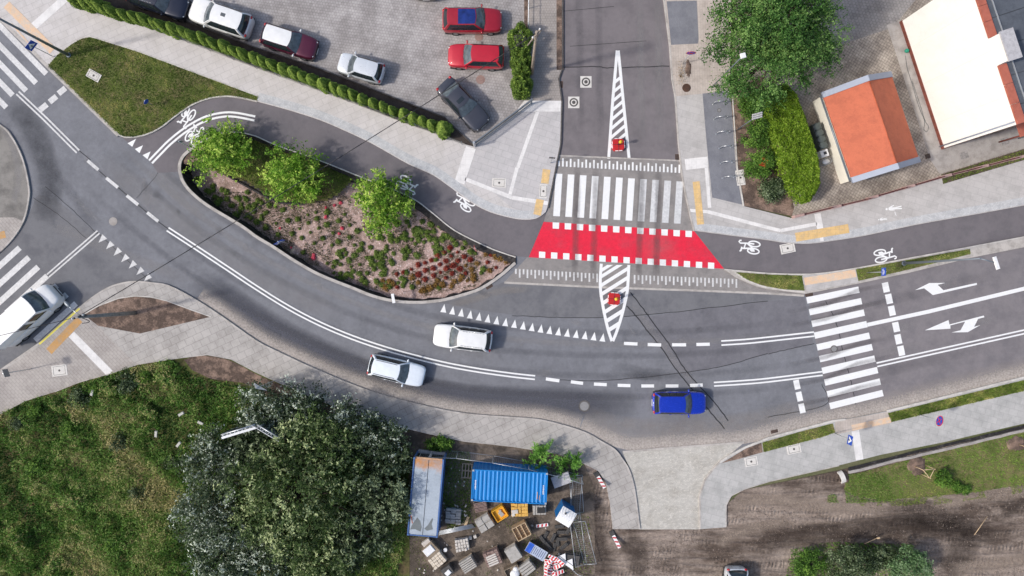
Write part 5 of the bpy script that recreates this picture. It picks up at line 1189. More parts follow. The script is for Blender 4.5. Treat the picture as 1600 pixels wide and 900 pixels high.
# bright bush near the yard corner
for px, py, r_, h_, lb in ((848, 712, 1.25, 1.6, 'bright green bush above the blue container corner'), (892, 728, 1.05, 1.5, 'bright green bush behind the grey crate')):
    make_tree('bush', lb, 'bush', G(px, py, .05), [(0, 0, h_ * .4, r_ * .6, r_ * .6, h_ * .25)] + [(math.cos(a) * r_ * .75, math.sin(a) * r_ * .75, h_ * .65, .22, .22, .2) for a in (0, 1.1, 2.2, 3.4, 4.4, 5.4)], 15, 95, .48, .22, L_bright, M_barkd, 'bright bushes at the yard corner', trunk_r=.04, aspect=.3, part='foliage', csig=.2, sprig=.95)
make_tree('bush', 'low dark green ground cover bush above the open container', 'bush', G(686, 692, .03), [(0, 0, .3, 1.1, .45, .3)], 40, 50, .25, .16, L_shrub, M_barkd, None, trunk_r=.03, part='foliage')
for px, py, r_, h_, mt, lb in ((1265, 880, 1.3, .9, L_shrub, 'grass green bush at the lower edge, left of two darker ones'), (1320, 880, 1.9, 1.6, L_deep, 'grey green bush at the lower edge of the dirt'), (1415, 880, 1.7, 1.6, leafmat('blue_leaf', C(51, 79, 46), C(94, 125, 79), C(158, 181, 138), .2), 'bluish green bush at the lower edge of the dirt'), (1372, 868, 1.0, 1.0, L_deep, 'small bush between the two at the lower edge')):
    make_tree('bush', lb, 'bush', U(px, py, h_ * .5) * 1.0, [(0, 0, h_ * .45, r_, r_ * .9, h_ * .45), (.5, .4, h_ * .6, r_ * .5, r_ * .5, h_ * .35), (-.6, -.3, h_ * .55, r_ * .5, r_ * .5, h_ * .35)], int(60 * r_), 46, .3, .15, mt, M_barkd, 'bushes at the lower edge', trunk_r=.04, part='foliage')
for px, py, r_, h_, lb in ((1469, 746, .72, .9, 'small dark bush beside the left stake frame'), (1492, 759, .42, .5, 'tiny seedling right of the small dark bush'), (1507, 763, .30, .35, 'last tiny plant right of the small dark bush')):
    make_tree('bush', lb, 'bush', G(px, py, .04), [(0, 0, h_ * .5, r_, r_, h_ * .45)], int(50 * r_), 40, .2, .14, L_shrub, M_barkd, 'small plants on the grass bank', trunk_r=.025, part='foliage')

# ================================================================== SHRUBS OF THE PLANTED BED
def tuft(name, label, cat, group, n, r, h, mat, seed, wide=.05):
    g = np.random.default_rng(seed); e = empty(name, (0, 0, 0), 0, label, cat, group)
    a = g.uniform(0, 2 * np.pi, n); el = g.uniform(.15, 1.35, n); ln = g.uniform(.5, 1.0, n) * r; d = np.stack([np.cos(a) * np.cos(el), np.sin(a) * np.cos(el), np.sin(el) * h / r], 1)
    p = d * ln[:, None]; leaf_mesh('foliage', p, d + g.normal(0, .6, (n, 3)), g.uniform(.6, 1.5, n) * wide * 2.6, .30, g.normal(.5, .2, n), mat, e)
    m = MB()
    for i in range(5): b_ = 2 * math.pi * i / 5; m.tube((0, 0, -.02), (math.cos(b_) * r * .5, math.sin(b_) * r * .5, h * .6), .008, .004, 4)
    m.build('stem', M_barkd, e); return e
greens = []; reds = []; olives = []; pinks = []
for s, o, lst, sc_ in ((greens, (500, 300), [(60, 270), (155, 240), (245, 275), (110, 340), (25, 380), (245, 375), (155, 410), (100, 440), (285, 440), (60, 165), (205, 185), (310, 325), (350, 430), (340, 470), (420, 460), (465, 500), (500, 550), (545, 540), (610, 510), (690, 490), (740, 490), (550, 450), (600, 590), (700, 550), (435, 580), (510, 620), (390, 670), (330, 600), (450, 640), (700, 730), (760, 785), (790, 430), (860, 415), (700, 360), (640, 400), (760, 390), (60, 590), (130, 580), (175, 540), (220, 500), (170, 600), (110, 620), (240, 680), (520, 380), (600, 380)], 5.294),
    (greens, (330, 300), [(535, 125), (600, 145), (640, 240), (715, 225), (800, 190), (865, 170), (875, 220), (805, 255), (730, 305), (890, 300), (820, 335), (670, 345), (555, 355), (455, 295), (540, 260), (750, 380), (855, 425), (925, 385), (415, 195), (350, 160), (420, 90), (330, 215), (250, 100), (200, 50), (310, 120), (270, 40), (460, 170), (380, 250), (300, 190), (240, 160), (180, 110), (130, 60), (760, 500), (360, 110), (480, 110)], 5.295),
    (greens, (650, 330), [(435, 250), (465, 290), (375, 310), (435, 345), (510, 380), (555, 395), (605, 350), (630, 540), (610, 580), (215, 720), (60, 100), (130, 120), (220, 140), (290, 160), (330, 190), (100, 190), (170, 190), (270, 230)], 6.0),
    (reds, (650, 330), [(20, 505), (85, 485), (145, 460), (205, 415), (265, 390), (320, 345), (330, 420), (280, 465), (225, 500), (160, 535), (90, 555), (25, 595), (85, 640), (165, 605), (230, 575), (285, 535), (345, 510), (395, 465), (450, 425), (390, 385), (510, 455), (465, 580), (410, 540), (340, 585), (280, 625), (670, 480), (750, 530), (700, 410)], 6.0),
    (reds, (500, 300), [(635, 680), (690, 665), (755, 640), (640, 790)], 5.294),
    (olives, (650, 330), [(430, 620), (480, 650), (540, 600), (330, 700), (250, 690), (180, 690), (130, 720), (70, 740), (20, 670), (40, 750), (465, 510), (520, 545), (575, 490), (690, 555), (740, 420), (790, 440), (845, 480), (650, 400), (540, 640), (415, 650), (200, 650), (360, 660)], 6.0),
    (olives, (500, 300), [(520, 730), (575, 740), (760, 705), (820, 750), (470, 750), (545, 790), (605, 760)], 5.294),
    (pinks, (330, 300), [(570, 300), (665, 460), (850, 520), (848, 545), (950, 208), (1020, 110), (950, 130)], 5.295), (pinks, (500, 300), [(185, 300), (120, 110), (172, 90), (50, 130), (160, 345)], 5.294)):
    s += [(o[0] + x / sc_, o[1] + y / sc_) for x, y in lst]
L_tg = leafmat('tuft_green', C(52, 74, 31), C(100, 124, 52), C(156, 170, 88), .2); L_tr = leafmat('tuft_red', C(96, 36, 30), C(150, 60, 50), C(186, 104, 82), .2)
L_to = leafmat('tuft_olive', C(100, 74, 36), C(153, 115, 60), C(180, 156, 88), .2); L_tp = leafmat('tuft_pink', C(180, 48, 67), C(245, 100, 124), C(245, 168, 180), .2)
rt = random.Random(8)
for lst, lb, gp, mt, r_, h_, sd in ((greens, 'small dark green tuft on the pink gravel of the bed', 'green tufts of the planted bed', L_tg, .24, .22, 1), (reds, 'small red leaved barberry in the right part of the bed', 'red barberries of the planted bed', L_tr, .24, .22, 2), (olives, 'small olive brown barberry near the right tip of the bed', 'olive barberries of the planted bed', L_to, .27, .24, 3), (pinks, 'small pink red flowering clump between green tufts', 'pink clumps of the planted bed', L_tp, .15, .16, 4)):
    pr = [tuft('bed_shrub', lb, 'shrub', gp, 170, r_, h_, mt, sd * 10 + i) for i in range(3)]
    for i, (px, py) in enumerate(lst):
        e = pr[i] if i < 3 else copy_tree(pr[i % 3]); z = bedz(px, py); q = U(px, py, z); e.location = (q.x, q.y, z); e.rotation_euler = (0, 0, rt.uniform(0, 6.28)); s_ = rt.uniform(.6, 1.3); e.scale = (s_, s_, s_)

# finer mixed planting between the tufts of the bed
rb = random.Random(77); extra = []
zones = [(640, 372, 46, 26, 34), (585, 412, 50, 22, 26), (690, 372, 40, 26, 24), (380, 322, 44, 22, 26), (330, 300, 26, 20, 12), (545, 430, 36, 16, 16), (620, 440, 40, 12, 12)]
pr = [o for o in COL.objects if o.get('group') == 'green tufts of the planted bed'][:3]
for cx, cy, sx, sy, n_ in zones:
    for i in range(n_):
        px, py = rb.gauss(cx, sx * .55), rb.gauss(cy, sy * .55)
        if not inpoly(np.array([[px, py]]), ring1)[0]: continue
        e = copy_tree(pr[i % 3]); z = bedz(px, py); q = U(px, py, z); e.location = (q.x, q.y, z); e.rotation_euler = (0, 0, rb.uniform(0, 6.28)); s_ = rb.uniform(.6, 1.45); e.scale = (s_, s_ * rb.uniform(.7, 1.3), s_ * .8)
n = 34000; xy = scatter([(300, 300), (420, 300), (520, 310), (560, 290), (640, 320), (720, 370), (790, 402), (740, 448), (650, 466), (560, 448), (460, 400), (380, 350)], n)
v1 = vnoise(xy, .9, 51); v2 = vnoise(xy, 2.6, 52); PX = xy[:, 0] * SC + 800; PY = 450 - xy[:, 1] * SC; west = np.clip((470 - PX) / 160, 0, .25); right = ((PX > 640) & (PY < 405)) * .10
kp = (v1 * .6 + v2 * .4 + west + right) > .50; xy = xy[kp]; n = len(xy); zz = np.array([bedz(a, b) for a, b in zip(PX[kp], PY[kp])]); kx = (CAMH - zz) / CAMH
tag(blades('ground_cover', xy * kx[:, None], zz + .01, RNG.uniform(.03, .13, n), RNG.uniform(.03, .07, n), .34 + RNG.normal(0, .2, n), leafmat('cover_leaf', C(52, 60, 34), C(96, 104, 60), C(160, 130, 96), .15)), 'thin low weeds and twigs over the gravel of the planted bed', 'ground cover', None, 'stuff')

for px, py in ((288, 645), (318, 659), (249, 676), (150, 612), (284, 692)):
    m = MB(); m.box((0, 0, .5), (.5, .22, .06), taper=.8); o = m.build('scrap_piece', plain('pale_stone', C(186, 184, 176), .9, 0, .2, 6), None, 'pale flat scrap lying in the rough meadow grass', 'scrap', 'pale pieces in the meadow'); o.location = G(px, py, .05); o.rotation_euler[2] = px * .7

# wild bushes that break up the meadow and its ragged upper edge
wb = random.Random(91)
spots = [(60, 640, .7), (92, 632, .55), (128, 622, .8), (150, 606, .5), (176, 604, .75), (205, 596, .9), (232, 588, .6), (262, 590, .8), (30, 660, .6), (110, 668, .7), (235, 640, .8), (190, 690, .7), (60, 730, .8), (120, 780, .9), (220, 770, .7), (180, 850, .8), (40, 840, 1.0), (270, 720, .6), (250, 830, .7), (90, 880, .9)]
for kind, (mt, nm) in enumerate(((L_shrub, 'low dark green wild bush growing out of the meadow weeds'), (L_weed, 'low pale green wild bush growing out of the meadow weeds'), (L_deep, 'low grey green wild bush growing out of the meadow weeds'))):
    pro = make_tree('wild_bush', nm, 'bush', (0, 0, 0), [(0, 0, .35, .7, .6, .35), (.4, .2, .5, .4, .4, .3), (-.35, -.3, .45, .45, .4, .3)], 42, 34, .36, .15, mt, M_barkd, 'wild bushes in the meadow', trunk_r=.02, part='foliage', csig=.24, sprig=.6); first = True
    for i, (px, py, r_) in enumerate(spots):
        if i % 3 != kind: continue
        e = pro if first else copy_tree(pro); first = False; e.location = G(px, py, .05); e.rotation_euler = (0, 0, wb.uniform(0, 6.28)); e.scale = (r_, r_ * wb.uniform(.8, 1.2), r_ * wb.uniform(.8, 1.3))
# ================================================================== BUILDINGS
M_wallw = ground('white_render', (.86, .84, .79, 1), (.82, .80, .75, 1), .03, .4, 14, .03, .9, bump=.05)
M_wallc = ground('cream_render', (.80, .76, .66, 1), (.76, .72, .62, 1), .04, .5, 14, .04, .9, bump=.05)
M_brickred = ground('red_brick', C(122, 70, 60), C(104, 60, 52), .1, 2, 20, .1, .9, brick=(.25, .12, 71, 1.2, .5, .12))
M_coping = ground('orange_coping', C(178, 104, 86), C(164, 94, 78), .05, 1, 20, .05, .6)
M_roofdark = ground('roof_felt', C(92, 97, 105), C(80, 85, 93), .06, .5, 14, .06, .8)
M_zinc = plain('zinc_sheet', C(142, 150, 166), .55, .1, .06, 2)
M_greycap = ground('grey_cap', C(186, 184, 186), C(168, 166, 168), .06, 2, 14, .06, .6)
M_orange = ground('orange_roof', C(184, 97, 68), C(170, 88, 62), .07, .8, 14, .06, .55, bump=.05)
M_steel = plain('grey_steel', C(120, 128, 136), .45, .4, .06, 3); M_galv = plain('galvanised', C(190, 194, 198), .4, .5, .08, 5)
M_conc = ground('pole_concrete', C(150, 148, 144), C(130, 128, 124), .06, 2, 20, .06, .9)
M_woodp = ground('pole_wood', C(168, 154, 140), C(140, 126, 112), .08, 2, 20, .1, .9)
M_whitep = plain('white_plastic', (.80, .80, .80, 1), .5); M_dk = plain('dark_metal', C(62, 64, 68), .5, .3)
M_signb = plain('sign_blue', C(24, 74, 178), .35); M_signr = plain('sign_red', C(196, 34, 40), .4); M_signw = plain('sign_white', (.82, .82, .82, 1), .4); M_signback = plain('sign_back', C(132, 138, 144), .5, .5)

H8 = 8.4
c0, c1 = G(1470, 233), G(1405, 36); ax = (c1 - c0).normalized(); ex = Vector((ax.y, -ax.x, 0))       # north along the wall, east away from it
e = empty('building', c0, 0, 'tall white rendered building with orange parapet coping and flat dark roof', 'building')
Lw = (c1 - c0).length; D = 13.0
def B(n, ea, z): return Vector((ax.x * n + ex.x * ea, ax.y * n + ex.y * ea, z))
def prism(m, n0, n1, e0, e1, z0, z1):
    v = [B(n, a, z) for z in (z0, z1) for n, a in ((n0, e0), (n0, e1), (n1, e1), (n1, e0))]
    m.add(v, [(0, 1, 2, 3), (4, 7, 6, 5), (0, 4, 5, 1), (1, 5, 6, 2), (2, 6, 7, 3), (3, 7, 4, 0)])
m = MB(); prism(m, 0, Lw, 0, D, 0, H8 - .12); m.build('wall', M_wallw, e)
m = MB(); prism(m, -.05, Lw + .05, -.05, D + .05, -.02, .45); m.build('plinth', M_brickred, e)
m = MB(); prism(m, .5, Lw - .5, .52, D - .5, H8 - .119, H8 - .07); rf = m.build('roof', M_roofdark, e)
m = MB()
for nn in np.arange(1.2, Lw, 2.0): prism(m, nn, nn + .04, .56, D - .6, H8 - .069, H8 - .055)
m.build('felt_seam', M_dk, rf)
m = MB(); prism(m, .3, Lw - .3, .95, .98, H8 - .069, H8 + .03); m.build('conductor_wire', M_galv, rf)
gap = (4.1, 6.0)
m = MB()
for a, b in ((-.02, gap[0]), (gap[1], Lw + .02)):
    n = max(1, round((b - a) / 1.25))
    for i in range(n): prism(m, a + (b - a) * i / n + .012, a + (b - a) * (i + 1) / n - .012, -.03, .52, H8 - .12, H8 + .04)
m.build('parapet_coping', M_coping, e)
for a, b in ((-.03, .42), (Lw - .42, Lw + .03)): m = MB(); prism(m, a, b, .52, D, H8 - .118, H8 + .035); m.build('parapet_coping', M_coping, e)
m = MB(); prism(m, gap[0] + .02, gap[1] - .02, .0, .78, H8 - .119, H8 + .95); ch = m.build('chimney', M_wallw, e)
m = MB(); prism(m, gap[0] - .06, gap[1] + .06, -.06, .86, H8 + .952, H8 + 1.05); m.build('chimney_cap', M_greycap, ch)
m = MB(); m.tube(B(.22, -.10, .1), B(.22, -.10, H8 - .15), .05); m.build('downpipe', M_zinc, e)
m = MB()
for nn in (2.0, 5.2, 8.2):
    prism(m, nn, nn + .02, -.004, 0, .5, H8 - .2)
m.build('render_joint', M_wallc, e)
m = MB(); prism(m, -1.0, -.06, 4.2, 9.5, 2.6, 2.75); lt = m.build('canopy_roof', M_coping, e)
for a in (4.4, 9.3): m = MB(); m.tube(B(-.9, a, 0), B(-.9, a, 2.6), .06); m.build('canopy_post', M_brickred, e)
m = MB(); m.path([B(-1.05, 4.1, 2.58), B(-1.05, 9.6, 2.58)], .06); m.build('gutter', M_dk, e)

# garage
g0, g1, g2, g3 = G(1312, 288), G(1268, 160), G(1364, 131), G(1406, 259)
e = empty('garage', g0, 0, 'small cream garage with orange gabled roof and zinc edged gables', 'garage')
q = [p - g0 for p in (g0, g1, g2, g3)]
def GP_(s, t, z): p = q[0] * (1 - s) * (1 - t) + q[1] * s * (1 - t) + q[2] * s * t + q[3] * (1 - s) * t; return Vector((p.x, p.y, z))   # s north, t east
def rz_(t): return 2.35 + 1.55 * (1 - abs(2 * t - 1))
m = MB(); v = [GP_(s, t, z) for s in (0, 1) for t, z in ((0, 0), (1, 0), (1, 2.35), (.5, 3.9), (0, 2.35))]
m.add(v, [(0, 1, 2, 3, 4), (5, 9, 8, 7, 6), (0, 5, 6, 1), (1, 6, 7, 2), (2, 7, 8, 3), (3, 8, 9, 4), (4, 9, 5, 0)]); m.build('wall', M_wallc, e)
m = MB()
for t0, t1 in ((-.035, .5), (.5, 1.035)):
    v = []
    for dz in (.02, .10):
        for s in (.035, .965):
            for t in (t0, t1): v.append(GP_(s, t, rz_(t) + dz))
    m.add(v, [(0, 1, 3, 2), (4, 6, 7, 5), (0, 4, 5, 1), (1, 5, 7, 3), (3, 7, 6, 2), (2, 6, 4, 0)])
m.build('roof', M_orange, e)
for s0, s1 in ((-.03, .034), (.966, 1.03)):
    for t0, t1 in ((-.04, .5), (.501, 1.04)):
        m = MB(); v = []
        for dz in (.0, .20):
            for s in (s0, s1):
                for t in (t0, t1): v.append(GP_(s, t, rz_(t) + dz))
        m.add(v, [(0, 1, 3, 2), (4, 6, 7, 5), (0, 4, 5, 1), (1, 5, 7, 3), (3, 7, 6, 2), (2, 6, 4, 0)]); m.build('gable_flashing', M_zinc, e)
m = MB(); m.tube(GP_(.0, -.06, 2.25), GP_(1, -.06, 2.25), .075); m.build('gutter', M_steel, e)
m = MB(); m.tube(GP_(.04, .5, 3.985), GP_(.96, .5, 3.985), .05); m.build('ridge', M_orange, e)
m = MB(); prismv = [GP_(s, t, z) for z in (0, 2.2) for s, t in ((-.004, .2), (-.004, .8), (-.012, .8), (-.012, .2))]; m.add(prismv, [(0, 1, 2, 3), (4, 7, 6, 5), (0, 4, 5, 1), (1, 5, 6, 2), (2, 6, 7, 3), (3, 7, 4, 0)]); m.build('garage_door', M_steel, e)
# bins beside the garage
M_bin = plain('bin_plastic', C(84, 92, 90), .5, 0, .08, 4)
for i, (px, py, lb) in enumerate(((1276, 198, 'first wheelie bin from the top beside the garage wall'), (1279.5, 208, 'second wheelie bin from the top beside the garage wall'), (1283, 217.5, 'third wheelie bin from the top beside the garage wall'), (1286, 227, 'fourth wheelie bin from the top, next to the white box'))):
    q_ = U(px, py, 1.0); e = empty('wheelie_bin', (q_.x, q_.y, .125), R(20), lb, 'wheelie bin', 'wheelie bins beside the garage')
    m = MB(); m.box((0, 0, .48), (.58, .48, .85), taper=1.12); m.build('body', M_bin, e)
    m = MB(); m.ell((0, 0, .93), (.36, .29, .09), 14, 7); m.build('lid', M_bin, e)
    m = MB(); m.tube((-.3, -.2, .95), (-.3, .2, .95), .025); m.build('handle', M_dk, e)
    for s in (-1, 1): m = MB(); m.tube((-.25, s * .24, .1), (-.25, s * .29, .1), .1, n=12); m.build('wheel', M_tyre_r, e)
q_ = U(1287, 240, .8); e = empty('cabinet', (q_.x, q_.y, .125), R(18), 'white box cabinet standing below the wheelie bins', 'cabinet'); m = MB(); m.bbox((0, 0, .42), (.62, .55, .84), 0, .03); m.build('body', M_whitep, e); m = MB(); m.box((.05, 0, .85), (.22, .22, .03)); m.build('vent', M_dk, e)
q_ = U(1291, 252.5, .6); e = empty('wire_basket', (q_.x, q_.y, .125), R(14), 'oval wire mesh basket below the white box', 'basket')
m = MB()
for a in np.linspace(0, 2 * math.pi, 17)[:-1]: m.tube((.36 * math.cos(a), .25 * math.sin(a), 0), (.36 * math.cos(a), .25 * math.sin(a), .6), .012, n=4)
for z in (.02, .3, .6): m.path([(.36 * math.cos(a), .25 * math.sin(a), z) for a in np.linspace(0, 2 * math.pi, 17)], .014, 4)
m.build('frame', M_galv, e); m = MB(); m.ell((0, 0, .45), (.30, .2, .1)); m.build('contents', M_whitep, e)
# hose
m = MB(); m.lathe([(.10, 0), (.16, .06), (.16, .18), (.1, .24)], (0, 0, 0), 12); o = m.build('hose_reel', plain('reel_green', C(30, 138, 112), .4)); o.location = G(1414, 81, .14); tag(o, 'small turquoise green hose reel against the white wall', 'hose reel')
m = MB(); m.path([tuple(G(p[0], p[1], .15)) for p in cr([(1413, 88), (1416, 108), (1423, 130), (1430, 155), (1437, 175), (1443, 190), (1442, 203), (1447, 206), (1449, 198), (1444, 190), (1436, 165), (1424, 128)], 4)], .014, 4); m.build('garden_hose', plain('hose_grey', C(84, 92, 92), .5), None, 'thin grey green hose trailing along the white wall', 'hose')

# ================================================================== FENCES AND GATE
e = empty('garden_fence', G(1236, 340, .12), 0, 'low courtyard fence of dark red panels between pinkish concrete piers', 'fence')
M_pier = ground('pier_concrete', C(176, 148, 142), C(156, 130, 124), .07, 2, 20, .07, .9); M_panel = ground('dark_red_panel', C(94, 56, 56), C(72, 44, 46), .1, 2, 12, .1, .7)
line = [(1236, 340), (1340, 315), (1470, 277), (1600, 244), (1760, 200)]; o0 = G(1236, 340, .12)
def along(pts, d):
    for a, b in zip(pts[:-1], pts[1:]):
        l = math.hypot(b[0] - a[0], b[1] - a[1])
        if d <= l: t = d / l; return (a[0] + (b[0] - a[0]) * t, a[1] + (b[1] - a[1]) * t), math.atan2(-(b[1] - a[1]), b[0] - a[0])
        d -= l
    return pts[-1], 0
d = 0; i = 0
while d < 480:
    ln = 17 if i % 2 == 0 else 42
    p, a = along(line, d + ln / 2); w = G(*p, 0) - o0; w.z = 0
    m = MB(); 
    if i % 2 == 0: m.bbox((w.x, w.y, .25), (ln / SC - .02, .22, .55), a, .03); m.build('pier', M_pier, e)
    else:
        m.box((w.x, w.y, .12), (ln / SC - .02, .18, .28), a); m.build('base_wall', M_pier, e)
        m = MB(); m.box((w.x, w.y, .62), (ln / SC - .03, .045, .70), a)
        for s in np.linspace(-.45, .45, 8): m.box((w.x + math.cos(a) * s * ln / SC, w.y + math.sin(a) * s * ln / SC, .64), (.06, .075, .76), a)
        m.build('panel', M_panel, e)
    d += ln; i += 1
# wire fence along the hedge
M_wire = plain('fence_wire', C(120, 124, 122), .5, .5)
e = empty('wire_fence', G(117, 1, .12), 0, 'thin grey wire mesh fence along the pavement side of the thuja hedge', 'fence'); o0 = G(117, 1, .12); hl = [(117, 1), (250, 50.5), (400, 107), (550, 161.5), (695, 215.5), (730, 229)]
pts = [along(hl, d)[0] for d in np.arange(0, 655, 38)]
m = MB()
for z in (.12, .35, .58, .80, 1.02): m.path([tuple((G(*p, .0) - o0) * 1.0 + Vector((0, 0, z + .12))) for p in pts], .007, 4)
for d in np.arange(0, 650, 5): p = along(hl, d)[0]; w = G(*p, .12) - o0; m.tube(w + Vector((0, 0, .08)), w + Vector((0, 0, 1.06)), .0045, n=3, cap=False)
m.build('mesh_panel', M_wire, e)
for p in pts: w = G(*p, .12) - o0; m = MB(); m.tube(w, w + Vector((0, 0, 1.15)), .022, n=6); m.build('post', M_steel, e)
# sliding gate
ga, gb = G(742, 229, .12), G(830, 163, .12); e = empty('sliding_gate', ga, 0, 'grey metal sliding gate closing the car park at the plaza', 'gate'); dv = gb - ga; nv = Vector((-dv.y, dv.x, 0)).normalized()
m = MB(); a = math.atan2(dv.y, dv.x); c = dv * .5
for z in (.18, 1.25): m.box((c.x, c.y, z), (dv.length, .08, .08), a)
for t in np.linspace(0, 1, 48): m.tube(dv * t + Vector((0, 0, .2)), dv * t + Vector((0, 0, 1.25)), .012, n=4)
m.build('leaf', M_steel, e); m = MB(); c2 = c + nv * .22; m.box((c2.x, c2.y, .03), (dv.length, .12, .06), a); m.build('rail', M_dk, e)
for t, k_ in ((0, .14), (1, .10)): m = MB(); w = dv * t; m.box((w.x, w.y, .75), (k_, k_, 1.5), a); m.build('post', M_galv if t == 0 else M_steel, e)
# east fence posts of the car park
e = empty('parking_fence', G(825, 46, .12), 0, 'low pale fence on the gravel strip above the hedge shrubs', 'fence'); m = MB(); m.path([(0, 0, .9), (.05, 3.2, .9)], .03); m.path([(0, 0, .4), (.05, 3.2, .4)], .03); m.build('rail', M_whitep, e)
for y in (0, 1.6, 3.2): m = MB(); m.tube((.03, y, 0), (.03, y, 1.0), .035); m.build('post', M_galv, e)

# ================================================================== POLES, LAMPS, SIGNS
def cable(p0, p1, sag, r, name, label):
    p0, p1 = Vector(p0), Vector(p1); pts = [p0.lerp(p1, t) - Vector((0, 0, sag * 4 * t * (1 - t))) for t in np.linspace(0, 1, 25)]; m = MB(); m.path(pts, r, 5); return m.build(name, M_crack, None, label, 'cable')
b = G(211, 489, .12); top = 7.3; e = empty('utility_pole', b, 0, 'leaning grey concrete pole with lamp arm in the lens shaped soil bed', 'utility pole')
m = MB(); m.tube((0, 0, -.3), (0, -.02, top), .17, .10, 10); m.build('pole', M_conc, e)
m = MB(); m.box((0, 0, top - .3), (.9, .10, .10), R(20)); m.box((0, 0, top - .75), (.6, .08, .08), R(20)); m.build('crossarm', M_dk, e)
for s in (-.38, 0, .38): m = MB(); m.lathe([(.05, 0), (.07, .06), (.03, .10), (.06, .15), (.02, .2)], (s * math.cos(R(20)), s * math.sin(R(20)), top - .25), 8); m.build('insulator', M_whitep, e)
la = U(108, 475, 6.9) - b; m = MB(); m.path([(0, 0, 6.7), (la.x * .5, la.y * .5, 7.0), (la.x, la.y, 7.0)], .035); arm = m.build('lamp_arm', M_galv, e)
m = MB(); m.ell((la.x, la.y, 7.0), (.30, .14, .08), M=Matrix.Rotation(math.atan2(la.y, la.x), 3, 'Z')); m.build('lamp_head', M_steel, arm)
m = MB(); m.path([tuple(p) for p in [Vector((.15 + .3 * math.sin(t), -.1 - .35 * math.sin(t * .5), top - .4 - .35 * math.sin(t))) for t in np.linspace(0, math.pi, 9)]], .025, 5); m.build('cable_loop', M_crack, e)
pt = Vector((b.x, b.y, top - .05)); b2 = G(831, 116, .12); top2 = 8.9
e = empty('utility_pole', b2, 0, 'pale wooden pole with crossarms leaning over the brick pavement', 'utility pole'); m = MB(); m.tube((0, 0, -.3), (.05, .05, top2), .13, .085, 10); m.build('pole', M_woodp, e)
m = MB(); m.box((.05, 0, top2 - .3), (.9, .09, .10), R(50)); m.box((-.25, -.1, top2 - 1.3), (.8, .07, .08), R(50)); m.tube((-.5, -.3, top2 - 1.6), (.0, 0, top2 - .4), .03); m.tube((.4, .3, top2 - .35), (.12, .06, top2 - 1.1), .03); m.build('crossarm', M_woodp, e)
for s in (-.36, .36): m = MB(); m.lathe([(.05, 0), (.07, .06), (.03, .10), (.06, .15), (.02, .2)], (.05 + s * .64, s * .77, top2 - .25), 8); m.build('insulator', M_whitep, e)
cable(pt, Vector((b2.x, b2.y, top2 - .1)), .55, .028, 'overhead_cable', 'long black overhead cable crossing the junction between two poles')
cable(pt, U(-160, 562, 6.8), .2, .022, 'overhead_cable', 'black overhead cable running left over the white van')

